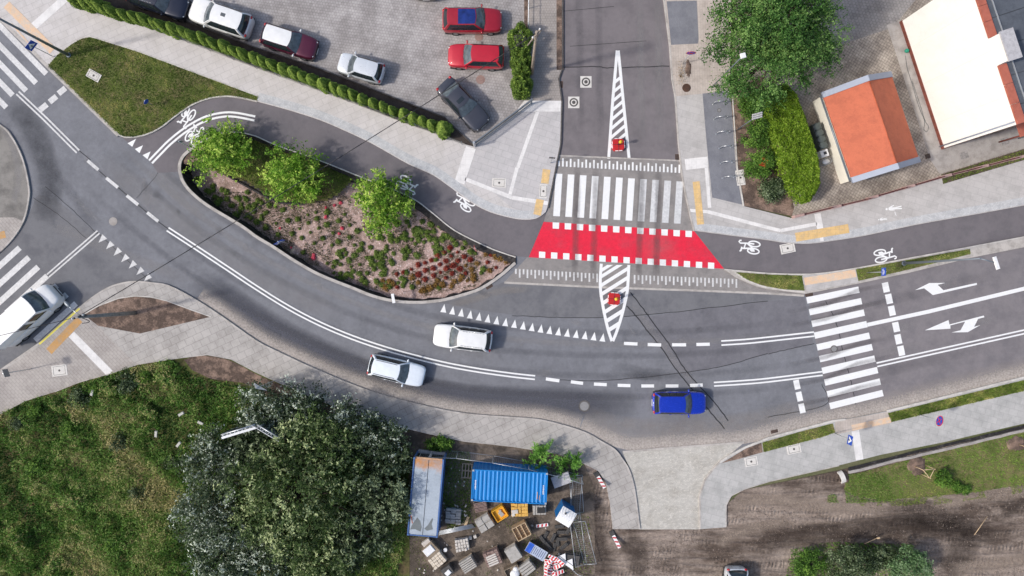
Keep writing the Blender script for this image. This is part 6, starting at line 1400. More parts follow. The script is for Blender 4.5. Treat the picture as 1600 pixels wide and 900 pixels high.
def lamp(px, py, z, armvec, headlen, headang, label, thick=.11):
    b = G(px, py, .12); e = empty('street_lamp', b, 0, label, 'street lamp'); m = MB(); m.lathe([(.2, -.05), (.2, .06), (thick + .02, .1)], n=12); m.build('base', M_steel, e)
    m = MB(); m.tube((0, 0, 0), (0, 0, z), thick, thick * .5, 10); m.build('pole', M_steel, e)
    m = MB(); m.tube((0, 0, z - .05), (armvec[0], armvec[1], z + .1), thick * .4, thick * .35); a = m.build('arm', M_steel, e)
    m = MB(); m.bbox((armvec[0], armvec[1], z + .1), (headlen, .24, .10), headang, .03); m.build('lamp_head', M_whitep, a)
    return e
lamp(1411, 411.5, 9.0, (.95, -.30), .85, R(-72), 'grey street lamp with a white head over the upper right lane')
lamp(109, 87, 9.0, (-1.2, .3), .8, R(0), 'grey street lamp at the upper left verge, its head beyond the frame', .13)
def signpost(name, label, px, py, ang, shape, mats, h=2.6, size=.7, group=None, parts=(), zb=.12, cat='road sign'):
    """ang: direction the face looks towards, degrees in plan"""
    e = empty(name, G(px, py, zb), R(ang), label, cat, group)
    m = MB(); m.tube((-.05, 0, -.05), (-.05, 0, h + size * .45), .032, n=8); m.build('post', M_galv, e)
    def plate(r, n, y0=0, z0=h, th=.02, x=0.0, sy=1.0, rot=0.0):
        mm = MB(); vs = []
        for dx in (-th / 2, th / 2):
            for i in range(n): a = 2 * math.pi * (i + .5) / n + rot; vs.append((x + dx, y0 + r * math.cos(a) * sy, z0 + r * math.sin(a)))
        mm.add(vs, [tuple(range(n))[::-1], tuple(range(n, 2 * n))] + [(i, (i + 1) % n, n + (i + 1) % n, n + i) for i in range(n)]); return mm
    if shape == 'square': plate(size * .707, 4).build('plate', mats[0], e)
    elif shape == 'round': plate(size * .5, 24).build('plate', mats[0], e)
    elif shape == 'triangle': plate(size * .58, 3, rot=-math.pi / 6 - math.pi / 3 * 0 + math.pi / 3).build('plate', mats[0], e)
    pl_ = e.children[-1]
    for kind in parts:
        if kind == 'crosswalk':
            plate(size * .44, 3, th=.012, x=.016, rot=-math.pi / 6 + math.pi / 3).build('white_triangle', M_signw, pl_)
            mm = MB(); z = h - .08
            for a, b in (((0, .10), (0, -.02)), ((0, -.02), (.09, -.13)), ((0, -.02), (-.09, -.13)), ((-.09, .02), (.09, .06))): mm.tube((.028, a[0], z + a[1]), (.028, b[0], z + b[1]), .016, n=5)
            mm.ell((.028, 0, z + .13), (.01, .03, .03)); mm.build('walking_figure', M_dk, pl_)
        elif kind == 'nostop':
            plate(size * .42, 24, th=.012, x=.016).build('blue_field', M_signb, pl_); mm = MB(); r = size * .32
            for s in (-1, 1): mm.box((.03, 0, h), (.012, .07, 2 * r), mat=Matrix.Translation((0, 0, h)) @ Matrix.Rotation(s * math.pi / 4, 4, 'X') @ Matrix.Translation((0, 0, -h)))
            mm.build('red_cross', M_signr, pl_)
        elif kind == 'bike':
            mm = MB(); 
            for s in (-1, 1): mm.path([(.022, s * .13 + .09 * math.cos(t), h - .04 + .09 * math.sin(t)) for t in np.linspace(0, 6.283, 15)], .012, 4)
            mm.tube((.022, -.13, h - .04), (.022, 0, h + .12), .012, n=4); mm.tube((.022, 0, h + .12), (.022, .13, h - .04), .012, n=4); mm.tube((.022, -.13, h + .12), (.022, .14, h + .12), .012, n=4); mm.build('bicycle_emblem', M_signw, pl_)
        elif kind == 'ring': plate(size * .34, 24, th=.012, x=.016).build('white_field', M_signw, pl_); plate(size * .14, 16, th=.012, x=.026).build('red_centre', M_signr, pl_)
    return e
signpost('road_sign', 'blue pedestrian crossing sign at the upper left verge', 86, 90, -38, 'square', (M_signb,), 2.6, .75, None, ('crosswalk',))
signpost('road_sign', 'blue pedestrian crossing sign beside the lower right grass strip', 1302, 676, 170, 'square', (M_signb,), 2.6, .7, None, ('crosswalk',))
signpost('road_sign', 'round blue and red no stopping sign on the lower right pavement', 1434, 647, 165, 'round', (M_signr,), 2.7, .8, None, ('nostop',))
signpost('road_sign', 'round blue and red no stopping sign seen edge on near the beige paving', 1066, 101, -92, 'round', (M_signr,), 2.6, .7, None, ('nostop',))
signpost('road_sign', 'blue cycle and pedestrian sign in the grass below the bicycle symbol', 1352, 426, 178, 'square', (M_signb,), 2.6, .6, None, ('bike',))
signpost('road_sign', 'blue and white sign on the street edge of the planted bed', 450, 381, -60, 'square', (M_signb,), 2.0, .75, None, ('crosswalk',), zb=0)
signpost('road_sign', 'round red and white sign at the right end of the planted bed', 743, 389, 200, 'round', (M_signr,), 1.0, .55, None, ('ring',), zb=-.35)
signpost('road_sign', 'small dark sign on a post at the left tip of the planted bed', 303, 231, 100, 'square', (M_signback,), 2.3, .45, zb=.05)
signpost('road_sign', 'small blue sign lying low in the upper left verge', 240, 165, -35, 'round', (M_signb,), 1.0, .45)
signpost('road_sign', 'grey backed pair of signs at the left edge of the block paving', 50, 576, 20, 'square', (M_signback,), 2.7, .6)
signpost('road_sign', 'triangular grey backed sign beside the bend pavement', 428, 596, -120, 'triangle', (M_signw,), 3.2, 1.1, zb=.05)
signpost('road_sign', 'thin dark sign post on the plaza with its small plates edge on', 860, 256, -95, 'square', (M_dk,), 2.4, .45)
# white board at the bed kerb
e = empty('marker_board', G(617, 466, .05), R(-80), 'white marker board standing at the lower kerb of the planted bed', 'marker board'); m = MB(); m.box((0, 0, .75), (.72, .22, .06)); m.build('top', M_whitep, e)
for s in (-.3, .3): m = MB(); m.box((s, 0, .37), (.05, .16, .72)); m.build('leg', M_whitep, e)
# lamp heads over the shrubs
for px, py, lb, z in ((1161, 87, 'white square lamp head poking through the big tree', 7.6), (1183, 181, 'grey ribbed lamp head above the hedge', 4.5)):
    q_ = U(px, py, z); e = empty('garden_lamp', (q_.x, q_.y, .12), R(15), lb, 'lamp'); m = MB(); m.tube((0, 0, 0), (0, 0, z - .15), .05, .035); m.build('pole', M_steel, e); m = MB()
    if z > 6: m.bbox((0, 0, z - .1), (.36, .34, .14), 0, .03)
    else:
        for s in (-.14, 0, .14): m.bbox((s * .3, s, z - .1), (.75, .11, .10), 0, .02)
    m.build('lamp_head', M_whitep if z > 6 else M_greycap, e)
# V shaped billboard in the copse
ap = G(403, 660, .05); zt_ = 3.4; e = empty('billboard', ap, 0, 'V shaped double billboard seen from above in the copse', 'billboard')
for (px, py), nm, dep in (((347, 684), 'panel', .42), ((437, 690), 'panel', .10)):
    v = U(px, py, zt_) - U(400, 668, zt_); a = math.atan2(v.y, v.x); o_ = U(400, 668, zt_) - ap
    m = MB(); c = o_ + v * .5; m.box((c.x, c.y, 2.3), (v.length, dep * .4, 2.3), a); m.build(nm, M_galv, e)
    m = MB(); nv = Vector((-v.y, v.x, 0)).normalized() * (.22 if v.x > 0 else -.22)
    for z in (1.3, 3.35): m.tube(o_ + nv + Vector((0, 0, z - o_.z)), o_ + v + nv + Vector((0, 0, z - o_.z)), .05)
    n_ = 9
    for i in range(n_): p0 = o_ + v * (i / n_); p1 = o_ + v * ((i + 1) / n_); p0.z = p1.z = 3.35; m.tube(p0 + nv * (i % 2), p1 + nv * ((i + 1) % 2), .03, n=5)
    m.build('lattice', M_galv, e)
    for t in (.1, .9): w = o_ + v * t + nv; m = MB(); m.tube((w.x, w.y, -.1), (w.x, w.y, 3.4), .07); m.build('leg', M_steel, e)
# traffic beacons on the islands
for px, py, rz0, lb in ((965.5, 227, 3, 'red square beacon base with yellow lamp on the upper hatched island'), (959, 467, -4, 'red square beacon base with yellow lamp on the lower hatched island')):
    e = empty('traffic_beacon', G(px, py, .016), R(rz0), lb, 'traffic beacon', 'traffic beacons on the hatched islands')
    m = MB(); hw_ = .48; pr = []
    for z, s in ((0, 1), (.22, .97), (.30, .90)):
        for i in range(16):
            a = 2 * math.pi * i / 16 + math.pi / 16; r = s * hw_ / max(abs(math.cos(a)), abs(math.sin(a))); r = min(r, s * hw_ * 1.22); pr.append((r * math.cos(a), r * math.sin(a), z))
    m.add(pr, [tuple(range(32, 48))] + [(k_ * 16 + i, k_ * 16 + (i + 1) % 16, (k_ + 1) * 16 + (i + 1) % 16, (k_ + 1) * 16 + i) for k_ in (0, 1) for i in range(16)]); m.build('base', plain('beacon_red', C(186, 36, 38), .45, 0, .1, 6), e)
    m = MB()
    for k_ in range(4):
        a = k_ * math.pi / 2
        for s in (-.15, .15): m.box(((.475) * math.cos(a) - s * math.sin(a), .475 * math.sin(a) + s * math.cos(a), .235), (.05, .24, .05), a)
    m.build('reflector', M_signw, e)
    m = MB(); m.box((0, 0, .305), (.86, .03, .02)); m.box((0, 0, .309), (.03, .86, .02)); m.build('joint', M_dk, e)
    m = MB(); m.tube((0, 0, .3), (0, 0, 1.15), .05); m.build('post', M_dk, e)
    m = MB(); m.lathe([(.10, 1.1), (.12, 1.14), (.12, 1.38), (.08, 1.44), (.0, 1.45)], n=16); m.build('lamp', plain('lamp_yellow', C(236, 186, 40), .35, 0, .1, 8), e)
    m = MB(); m.box((.12, .06, 1.0), (.16, .14, .20)); m.build('battery_box', plain('box_yellow', C(222, 170, 48), .5), e)
# bicycle stands
M_stand = plain('stand_steel', C(206, 208, 210), .3, .7)
names = ['topmost', 'second from the top', 'third from the top', 'fourth from the top', 'fifth from the top', 'lowest']
for i, (px, py) in enumerate(((1120, 162.5), (1122, 186), (1125, 209), (1130, 231.5), (1132, 255), (1135, 278))):
    e = empty('bicycle_stand', G(px + 2, py, .128), R(5), names[i] + ' of the six steel hoop bicycle stands', 'bicycle stand', 'bicycle stands on the slate paving')
    m = MB(); m.path([(-.45, 0, 0)] + [(-.45 + .12 * (1 - math.cos(t)), 0, .68 + .12 * math.sin(t)) for t in np.linspace(0, math.pi / 2, 4)] + [(.33 + .12 * math.sin(t), 0, .68 + .12 * math.cos(t)) for t in np.linspace(0, math.pi / 2, 4)] + [(.45, 0, 0)], .026, 8); m.build('hoop', M_stand, e)
    for s in (-.45, .45): m = MB(); m.lathe([(.07, 0), (.07, .012)], (s, 0, 0), 12); m.build('foot_plate', M_stand, e)

# ================================================================== COVERS AND DRAINS
M_rustp = ground('rust_pale_iron', C(158, 134, 126), C(136, 112, 106), .1, 3, 25, .12, .8)
M_lid = ground('worn_lid', C(144, 143, 143), C(128, 127, 128), .08, 2, 20, .1, .7)
def cover(px, py, w, h, ang, z, label, kind='slab'):
    e = empty('manhole_cover', G(px, py, z), R(ang), label, 'manhole cover')
    if kind == 'slab':
        m = MB(); m.bbox((0, 0, .006), (w / SC, h / SC, .018), 0, .004); m.build('surround', M_manh, e)
        m = MB(); m.wallstrip([(x * w / SC * .38, y * h / SC * .38) for x, y in ((-1, -1), (1, -1), (1, 1), (-1, 1), (-1, -1))], .03, .014, .019); m.build('joint', M_iron, e)
        m = MB(); m.lathe([(.085, .014), (.085, .021)], n=14); m.build('eye', M_iron, e)
    elif kind == 'square_round':
        m = MB(); m.box((0, 0, .004), (w / SC, h / SC, .012)); m.build('surround', M_manh, e)
        m = MB(); m.lathe([(.34, .009), (.34, .017)], n=24); m.build('lid', M_iron, e)
        m = MB(); m.lathe([(.23, .0175), (.23, .021)], n=24); l_ = m.build('inner_ring', M_manh, e); m = MB(); m.lathe([(.14, .0215), (.14, .025)], n=20); m.build('eye', M_iron, l_)
    else:
        m = MB(); m.lathe([(w / SC / 2, .001), (w / SC / 2, .013)], n=28); m.build('frame', M_iron if kind == 'round' else M_rustp if kind == 'rust' else M_concrete, e)
        m = MB(); m.lathe([(w / SC / 2 * .78, .0135), (w / SC / 2 * .78, .019)], n=28); m.build('lid', M_lid if kind == 'round' else M_rustp if kind == 'rust' else M_concrete, e)
cover(148.5, 119, 22, 13, -29, .17, 'white concrete manhole lying in the upper left verge'); cover(780, 286, 22, 14, -3, .125, 'pale rectangular manhole on the plaza paving'); cover(849, 299, 12, 22, -3, .128, 'upright pale manhole between two ochre strips')
cover(1230.5, 388, 23, 15, 12, .022, 'pale rectangular manhole on the right cycle path'); cover(1156, 278, 13, 24, 8, .135, 'pale manhole at the edge of the bicycle stand paving'); cover(94.5, 578.5, 24, 17, 7, .126, 'rectangular manhole in the lower left block paving')
cover(1173, 720.5, 20, 14, 10, .122, 'left of the two pale manholes on the lower right pavement'); cover(1239.5, 701, 22, 14, 12, .124, 'right of the two pale manholes, whiter, beside the short grass strip')
cover(915.5, 128, 17.5, 18, 0, .004, 'square framed round manhole in the side road, upper one', 'square_round'); cover(896.5, 160, 17.5, 18, 0, .004, 'square framed round manhole in the side road, lower one', 'square_round')
cover(177, 346, 13, 13, 0, .004, 'light round manhole in the left junction', 'pale'); cover(913, 634.5, 18, 18, 0, .003, 'grey round manhole in the lower lane', 'round'); cover(1303, 545, 11, 11, 0, .013, 'small round cover between bars of the right zebra crossing', 'round')
cover(748.5, 58.5, 13, 13, 0, .101, 'rusty round cover between the two red cars', 'rust'); cover(751, 125, 14, 14, 0, .101, 'rusty round cover beside the dark grey saloon', 'rust'); cover(1123, 173, 6, 6, 0, .129, 'small round brown cover between the first two bicycle stands', 'round')
def drain(px, py, w, h, ang, label, z=.004):
    e = empty('drain_grate', G(px, py, z), R(ang), label, 'drain grate'); m = MB(); m.box((0, 0, .002), (w / SC, h / SC, .012)); m.build('frame', M_rust, e)
    m = MB(); n_ = 6
    for i in range(n_): m.box(((-.5 + (i + .5) / n_) * w / SC * .85, 0, .012), (w / SC * .05, h / SC * .8, .012))
    m.build('bar', M_iron, e)
drain(876, 132, 7, 10, 0, 'dark drain grate in the left kerb of the side road'); drain(1058, 246.5, 6, 11, 2, 'dark drain grate in the right kerb of the side road'); drain(1264, 459.5, 12, 7, 8, 'drain grate at the top of the right zebra crossing'); drain(1210, 674, 11, 5, 14, 'drain grate in the dusty kerb near the driveway')
drain(764, 447, 11, 7, 30, 'drain grate at the lower kerb of the planted bed tip'); drain(1448, 244.5, 8, 7, 15, 'rusty drain grate in the courtyard below the white building', .128); drain(1420, 424, 9, 4, 12, 'small rusty drain in the kerb under the street lamp')

# ================================================================== BUILDERS YARD
M_blue = plain('container_blue', C(6, 124, 196), .45, 0, .08, 1.2); M_blued = plain('frame_blue', C(70, 104, 158), .5, 0, .15, 2)
k = NT('weathered_sheet'); v = k.coord(); sp = k.node('ShaderNodeSeparateXYZ'); k.link(v, sp.inputs[0])
n1 = k.noise(v, 1.4, 5, .7); gy = k.node('ShaderNodeMath', operation='MULTIPLY_ADD'); k.link(n1, gy.inputs[0]); gy.inputs[1].default_value = 1.6; k.link(sp.outputs[1], gy.inputs[2])
rust = k.rng(gy.outputs[0], 2.72, 3.3, 0, 1); c_ = k.mix(rust, C(168, 178, 188), C(190, 134, 84)); st = k.rng(k.noise(v, .8, 4), .5, .62, 0, .5); c_ = k.mix(st, c_, C(140, 150, 160)); k.link(k.scalecol(c_, k.rng(k.noise(v, 8, 4), .3, .7, .92, 1.08)), k.b.inputs['Base Color']); k.b.inputs['Roughness'].default_value = .6; M_sheet = k.m
q_ = U(796, 760.5, 2.3); e = empty('shipping_container', (q_.x, q_.y, .03), R(-2.65), 'bright blue corrugated container in the builders yard', 'container'); Lc, Wc, Hc = 5.65, 2.36, 2.3
def corr(L, amp, per, nseg): return [(-L / 2 + L * i / nseg, amp * max(-1, min(1, 1.8 * math.sin(2 * math.pi * (L * i / nseg) / per)))) for i in range(nseg + 1)]
m = MB(); cs = corr(Lc - .1, .028, .30, 150); vs = [(x, y, Hc - .03 + z) for x, z in cs for y in (-Wc / 2 + .06, Wc / 2 - .06)]; m.add(vs, [(2 * i, 2 * i + 2, 2 * i + 3, 2 * i + 1) for i in range(len(cs) - 1)]); m.build('roof', M_blue, e)
m = MB()
for s in (-1, 1): vs = [(x, s * (Wc / 2 - .04 + a), z) for x, a in cs for z in (.12, Hc - .05)]; m.add(vs, [(2 * i, 2 * i + 2, 2 * i + 3, 2 * i + 1) for i in range(len(cs) - 1)])
for s in (-1, 1): m.box((s * (Lc / 2 - .04), 0, Hc / 2), (.04, Wc - .1, Hc - .1))
m.build('wall', M_blue, e)
m = MB()
for sx in (-1, 1):
    for sy in (-1, 1): m.box((sx * (Lc / 2 - .05), sy * (Wc / 2 - .05), Hc / 2), (.1, .1, Hc))
for sy in (-1, 1):
    for z in (.06, Hc - .02): m.box((0, sy * (Wc / 2 - .03), z), (Lc - .2, .07, .10))
for sx in (-1, 1):
    for z in (.06, Hc - .02): m.box((sx * (Lc / 2 - .03), 0, z), (.07, Wc - .2, .10))
m.build('frame', M_blue, e)
m = MB()
for sx in (-1, 1):
    for sy in (-1, 1): m.box((sx * (Lc / 2 - .07), sy * (Wc / 2 - .07), Hc + .03), (.14, .14, .06))
m.build('corner_casting', M_galv, e)
for sx, y0 in ((-1, .05), (1, -.10)):
    m = MB(); rl = random.Random(2)
    for i in range(8): m.box((sx * (Lc / 2 - .28), y0 - .32 + i * .09, Hc + .004 + .03), (.10 if i % 3 else .07, .06, .012))
    m.build('lettering', M_signw, e)
m = MB(); m.box((2.1, -.55, Hc + .012), (.05, .55, .012)); m.box((2.28, -.72, Hc + .012), (.04, .4, .012)); m.build('rust_streak', plain('rust_pale', C(200, 160, 134), .8, 0, .3, 6), e)
# weathered container / site hut
q_ = U(665, 777, 2.3); e = empty('site_container', (q_.x, q_.y, .03), R(-4.8), 'weathered grey roofed container with blue frame and rusty upper end', 'container'); Lc, Wc = 5.86, 2.28
m = MB(); m.box((0, -.06, 1.12), (Wc - .06, Lc - .20, 2.2)); m.build('wall', M_blued, e)
for s in (-1, 1): m = MB(); m.box((s * (Wc - .2) / 4, -.02, 2.235), ((Wc - .24) / 2, Lc - .2, .03)); m.build('roof', M_sheet, e)
m = MB(); m.box((0, -.02, 2.254), (.035, Lc - .24, .02)); m.build('roof_seam', M_dk, e)
for s in (-1, 1): m = MB(); m.box((s * (Wc / 2 - .04), 0, 2.26), (.085, Lc, .12)); m.box((s * (Wc / 2 - .095), 0, 2.22), (.03, Lc - .1, .05)); m.build('top_rail', M_blued, e)
m = MB(); m.box((0, -Lc / 2 + .04, 2.24), (Wc - .17, .08, .10)); m.build('top_rail', M_blued, e)
for s in (-1, 1): m = MB(); m.box((s * .54, Lc / 2 - .14, 1.25), (.90, .05, 1.55)); m.build('painted_opening', plain('painted_dark_inside', (.004, .004, .004, 1), .9), e)  # darkness of the open inside painted as black panels on a solid wall
m = MB(); m.box((0, Lc / 2 - .02, .24), (Wc - .2, .22, .42)); m.build('sill', M_greycap, e)
m = MB(); m.box((0, Lc / 2 - .06, 1.25), (.16, .14, 1.6)); m.build('centre_post', M_greycap, e)
m = MB(); m.box((0, Lc / 2 - .06, 2.17), (Wc - .2, .16, .13)); m.build('bent_edge', plain('rust_edge', C(190, 150, 118), .8, 0, .25, 6), e)
m = MB(); m.poly([(-.85, -2.15), (-.5, -1.55), (-.25, -1.8), (-.1, -2.25), (-.15, -2.6), (-.6, -2.45), (-.95, -2.5)], 2.2535); m.poly([(.1, -2.35), (.35, -2.05), (.62, -1.5), (.7, -1.6), (.62, -1.95), (.75, -2.35), (.3, -2.5)], 2.2535); m.build('damp_patch', plain('damp_felt', C(112, 118, 120), .8, 0, .15, 3), e, fixn=False)
m = MB(); m.box((-.9, -1.75, 2.2555), (.06, .6, .008), R(15)); m.build('rust_streak', plain('rust_orange', C(176, 96, 52), .8, 0, .25, 6), e)
for sx in (-1, 1):
    for sy in (-1, 1): m = MB(); m.box((sx * (Wc / 2 - .06), sy * (Lc / 2 - .06), 1.17), (.13, .13, 2.34)); m.build('corner_post', M_blued, e)
# portable toilet
q_ = U(884.5, 808, 2.2); e = empty('portable_toilet', (q_.x, q_.y, .03), R(-31), 'blue portable toilet with a white ribbed roof', 'portable toilet'); m = MB(); m.box((0, 0, 1.08), (1.08, 1.08, 2.05)); m.build('wall', plain('toilet_blue', C(16, 104, 168), .4), e)
m = MB(); v = [(-.6, -.6, 2.1), (.6, -.6, 2.1), (.6, .6, 2.1), (-.6, .6, 2.1), (-.58, -.08, 2.26), (.58, -.08, 2.26), (.58, .08, 2.26), (-.58, .08, 2.26)]; m.add(v, [(0, 1, 5, 4), (1, 2, 6, 5), (2, 3, 7, 6), (3, 0, 4, 7), (4, 5, 6, 7), (3, 2, 1, 0)])
for x in np.linspace(-.5, .5, 6):
    for s in (-1, 1): m.tube((x, s * .56, 2.125), (x, s * .09, 2.265), .018, n=5)
m.build('roof', M_whitep, e); m = MB(); m.tube((-.2, .25, 2.1), (-.2, .25, 2.42), .06); m.build('vent_pipe', M_dk, e); m = MB(); m.box((0, -.555, 1.05), (.7, .03, 1.85)); m.build('door', M_whitep, e)
q_ = U(877, 750, 1.2); e = empty('storage_box', (q_.x, q_.y, .03), R(20), 'grey lidded storage box beside the blue container', 'storage box'); m = MB(); m.box((0, 0, .55), (1.35, .80, 1.1)); m.build('body', M_steel, e); m = MB(); m.bbox((0, 0, 1.15), (1.42, .88, .10), 0, .03); m.build('lid', M_greycap, e)

M_wood = ground('pallet_wood', C(150, 136, 118), C(126, 112, 96), .1, 2, 18, .1, .9); M_woodl = ground('crate_wood', C(200, 176, 144), C(176, 152, 122), .08, 2, 18, .1, .9)
M_gs = ground('grey_slabs', C(176, 172, 166), C(156, 152, 146), .07, 2, 20, .07, .9); M_ws = ground('white_slabs_stack', C(208, 202, 194), C(190, 182, 172), .06, 2, 20, .06, .9); M_bs = ground('brown_slabs', C(150, 128, 120), C(128, 106, 100), .08, 2, 20, .08, .9)
M_ys = ground('yellow_blocks', C(222, 176, 92), C(206, 160, 84), .07, 2, 20, .07, .8); M_yc = plain('crate_yellow', C(230, 168, 40), .6, 0, .08, 3); M_ds = ground('dark_blocks', C(92, 90, 88), C(72, 70, 70), .1, 3, 20, .1, .9); M_be = ground('beige_blocks', C(218, 206, 188), C(198, 186, 168), .06, 2, 20, .06, .9)
M_rub = ground('rubber_base', C(84, 82, 80), C(64, 62, 62), .1, 4, 20, .12, .9); M_blk = plain('black_plastic', (.02, .02, .02, 1), .6)
def pallet(e, w, l, z0=0.0):
    m = MB()
    for y in np.linspace(-l / 2 + .06, l / 2 - .06, 6): m.box((0, y, z0 + .125), (w, .11, .025))
    for x in (-w / 2 + .06, 0, w / 2 - .06): m.box((x, 0, z0 + .06), (.10, l, .09))
    m.build('pallet', M_wood, e)
def stack(label, cat, px, py, ang, w, l, h, mat, nx, ny, nz, gap=.012, withpallet=True, part='block', jitter=.012, name='paver_stack', group=None, extra=None, miss=0.0):
    q_ = U(px, py, h); e = empty(name, (q_.x, q_.y, .03), R(ang), label, cat, group); z0 = 0
    if withpallet: pallet(e, w + .05, l + .05); z0 = .14
    m = MB(); rl = random.Random(int(px * 7 + py)); bw, bl, bh = w / nx, l / ny, (h - z0) / nz
    for a in range(nx):
        for b in range(ny):
            for c in range(nz):
                if c == nz - 1 and rl.random() < miss: continue
                m.bbox((-w / 2 + (a + .5) * bw + rl.uniform(-jitter, jitter), -l / 2 + (b + .5) * bl + rl.uniform(-jitter, jitter), z0 + (c + .5) * bh), (bw - gap, bl - gap, bh - .006), rl.uniform(-.03, .03) * (jitter > .01), .012)
    m.build(part, mat, e)
    if extra: extra(e, h)
    return e
def plank_top(mat, n, w, l):
    def f(e, h):
        m = MB()
        for i in range(n): m.box((-.05, (i - (n - 1) / 2) * w / n * 1.0 - .1, h + .02), (l, w / n - .05, .035), .02)
        m.build('top_plank', mat, e)
    return f
SG = 'stacks of paving material in the builders yard'
q_ = U(729.5, 736, .2); e = empty('wooden_pallet', (q_.x, q_.y, .03), R(-4), 'grey wooden pallet on the weeds left of the blue container', 'pallet'); m = MB()
for x in np.linspace(-.36, .36, 4): m.box((x, 0, .13), (.09, 1.15, .03))
for y in (-.54, 0, .54): m.box((0, y, .07), (.84, .1, .08))
m.build('boards', M_wood, e)
stack('low pile of small grey pavers right of the weathered container', 'paver stack', 708, 807, -3, 1.2, 1.2, .35, M_gs, 3, 6, 2, .02, False, jitter=.03, group=SG, miss=.15)
rl = random.Random(12)
for i in range(34):
    px, py = rl.gauss(712, 9), rl.gauss(802, 9)
    m = MB(); m.bbox((0, 0, .05), (.2, .1, .1), 0, .01); o = m.build('loose_paver', M_gs if i % 3 else M_ws, None, 'loose grey paver scattered round the low paver pile', 'paver', 'loose pavers right of the weathered container'); o.location = G(px, py, .03); o.rotation_euler = (rl.uniform(-.2, .2), rl.uniform(-.2, .2), rl.uniform(0, 3))
for i in range(5):
    m = MB(); p0, p1 = G(686, 835 - i * 1.4, .1), G(742 - i, 823 - i * 1.2, .12); m.tube(p0, p1, .035); m.build('steel_pipe', M_galv, None, 'long grey pipe in the loose bundle below the weathered container', 'pipe', 'pipes below the weathered container')
m = MB(); m.box((0, 0, .05), (.22, .9, .06)); o = m.build('plank', M_woodl, None, 'short pale plank on the weeds', 'plank'); o.location = G(729, 815, .03); o.rotation_euler = (0, 0, R(-20))
stack('brown slab stack tucked under the edge of the blue container', 'slab stack', 751, 792, 12, 1.0, .75, .5, M_bs, 1, 7, 1, .03, True, 'slab', group=SG)
stack('light grey slab stack in four piles beside the yellow crate', 'slab stack', 757, 818, 32, 1.2, 1.05, .7, M_gs, 2, 2, 6, .04, True, 'slab', .03, group=SG)
q_ = U(781, 803, .7); e = empty('crate', (q_.x, q_.y, .03), R(32), 'yellow open crate holding grey pieces', 'crate'); m = MB()
for s in (-1, 1): m.box((s * .47, 0, .38), (.05, .95, .7)); m.box((0, s * .45, .38), (.90, .05, .7))
m.box((0, 0, .48), (.9, .86, .03)); m.build('body', M_yc, e); m = MB(); m.bbox((.08, -.08, .55), (.32, .42, .12), .2, .02); m.bbox((.12, .15, .56), (.2, .2, .14), -.3, .02); m.build('contents', M_gs, e)
stack('yellow block stack with white pieces below the blue container', 'block stack', 812, 797, 2, 1.3, 1.0, .8, M_ys, 5, 4, 4, .02, True, jitter=.02, group=SG, extra=lambda e, h: MB().bbox((-.38, -.1, h + .03), (.5, .3, .1), .1, .02).bbox((-.5, -.35, h + .02), (.25, .2, .1), .3, .02).build('white_piece', M_ws, e), miss=.12)
stack('grey plank stack with a black lattice on top, left of the toilet', 'stack', 843, 797, 1, 1.05, .75, .6, M_gs, 5, 1, 3, .03, True, 'plank', group=SG, extra=lambda e, h: MB().box((.12, 0, h + .03), (.62, .42, .06)).build('black_lattice', M_blk, e))
stack('pale interlocking paver stack below the pipes', 'paver stack', 722, 852, 8, 1.05, .95, .55, M_ws, 5, 4, 4, .03, True, jitter=.025, group=SG, miss=.1)
for i, (px, py) in enumerate(((735, 839), (742.5, 837))): m = MB(); m.bbox((0, 0, .12), (.24, .24, .24), 0, .015); o = m.build('concrete_cube', M_ws, None, ('left' if i == 0 else 'right') + ' of two small pale concrete cubes under the grey slab piles', 'concrete cube'); o.location = G(px, py, .03); o.rotation_euler[2] = .4 * i
m = MB(); m.lathe([(.0, 0), (.12, 0), (.15, .32), (.13, .32), (.11, .04), (0, .04)], n=18, cap=False); m.lathe([(.145, .30), (.145, .325)], n=18); o = m.build('bucket', M_whitep, None, 'white lidded bucket between the pale stacks', 'bucket'); o.location = G(696.5, 857, .03)
q_ = U(672, 861, .7); e = empty('slab_stack', (q_.x, q_.y, .03), R(40), 'stack of frames with a rounded white tray on top', 'stack', SG); pallet(e, 1.15, .95); m = MB()
for z in (.25, .42, .58): m.box((.05 * z, 0, z), (1.05, .95, .12), z * .08)
m.build('frame', M_wood, e); m = MB(); m.bbox((-.05, .08, .68), (.82, .60, .07), 0, .04); m.build('tray', M_whitep, e)
stack('small white slab stack above the rounded white tray', 'slab stack', 666, 848.5, 35, .7, .4, .4, M_ws, 1, 1, 4, .02, False, 'slab', group=SG)
stack('beige block stack below the rounded white tray', 'block stack', 683, 876, 38, 1.15, .95, .6, M_be, 4, 4, 3, .025, True, jitter=.015, group=SG)
stack('stack of long grey planks second from the bottom edge', 'plank stack', 731, 883, 32, 1.15, .95, .7, M_gs, 1, 6, 5, .045, True, 'plank', .01, group=SG)
stack('brown paver stack half covered by a white slatted board', 'paver stack', 769.5, 872.5, 22, 1.2, 1.15, .75, M_bs, 4, 6, 4, .02, True, jitter=.015, group=SG, extra=plank_top(M_ws, 5, .85, .8))
stack('smooth light grey slab stack left of the information board', 'slab stack', 802, 866, 32, .98, 1.1, .75, M_gs, 1, 1, 9, .02, True, 'slab', .015, group=SG)
stack('grey beam stack at the bottom edge beside the information board', 'beam stack', 823, 889, 36, 1.15, .9, .7, M_gs, 1, 4, 3, .05, True, 'beam', .015, group=SG)
q_ = U(802, 896, .6); e = empty('crate', (q_.x, q_.y, .03), R(25), 'brown crate with a white sack at the bottom edge', 'crate'); m = MB()
for s in (-1, 1): m.box((s * .55, 0, .3), (.05, 1.0, .6)); m.box((0, s * .5, .3), (1.05, .05, .6))
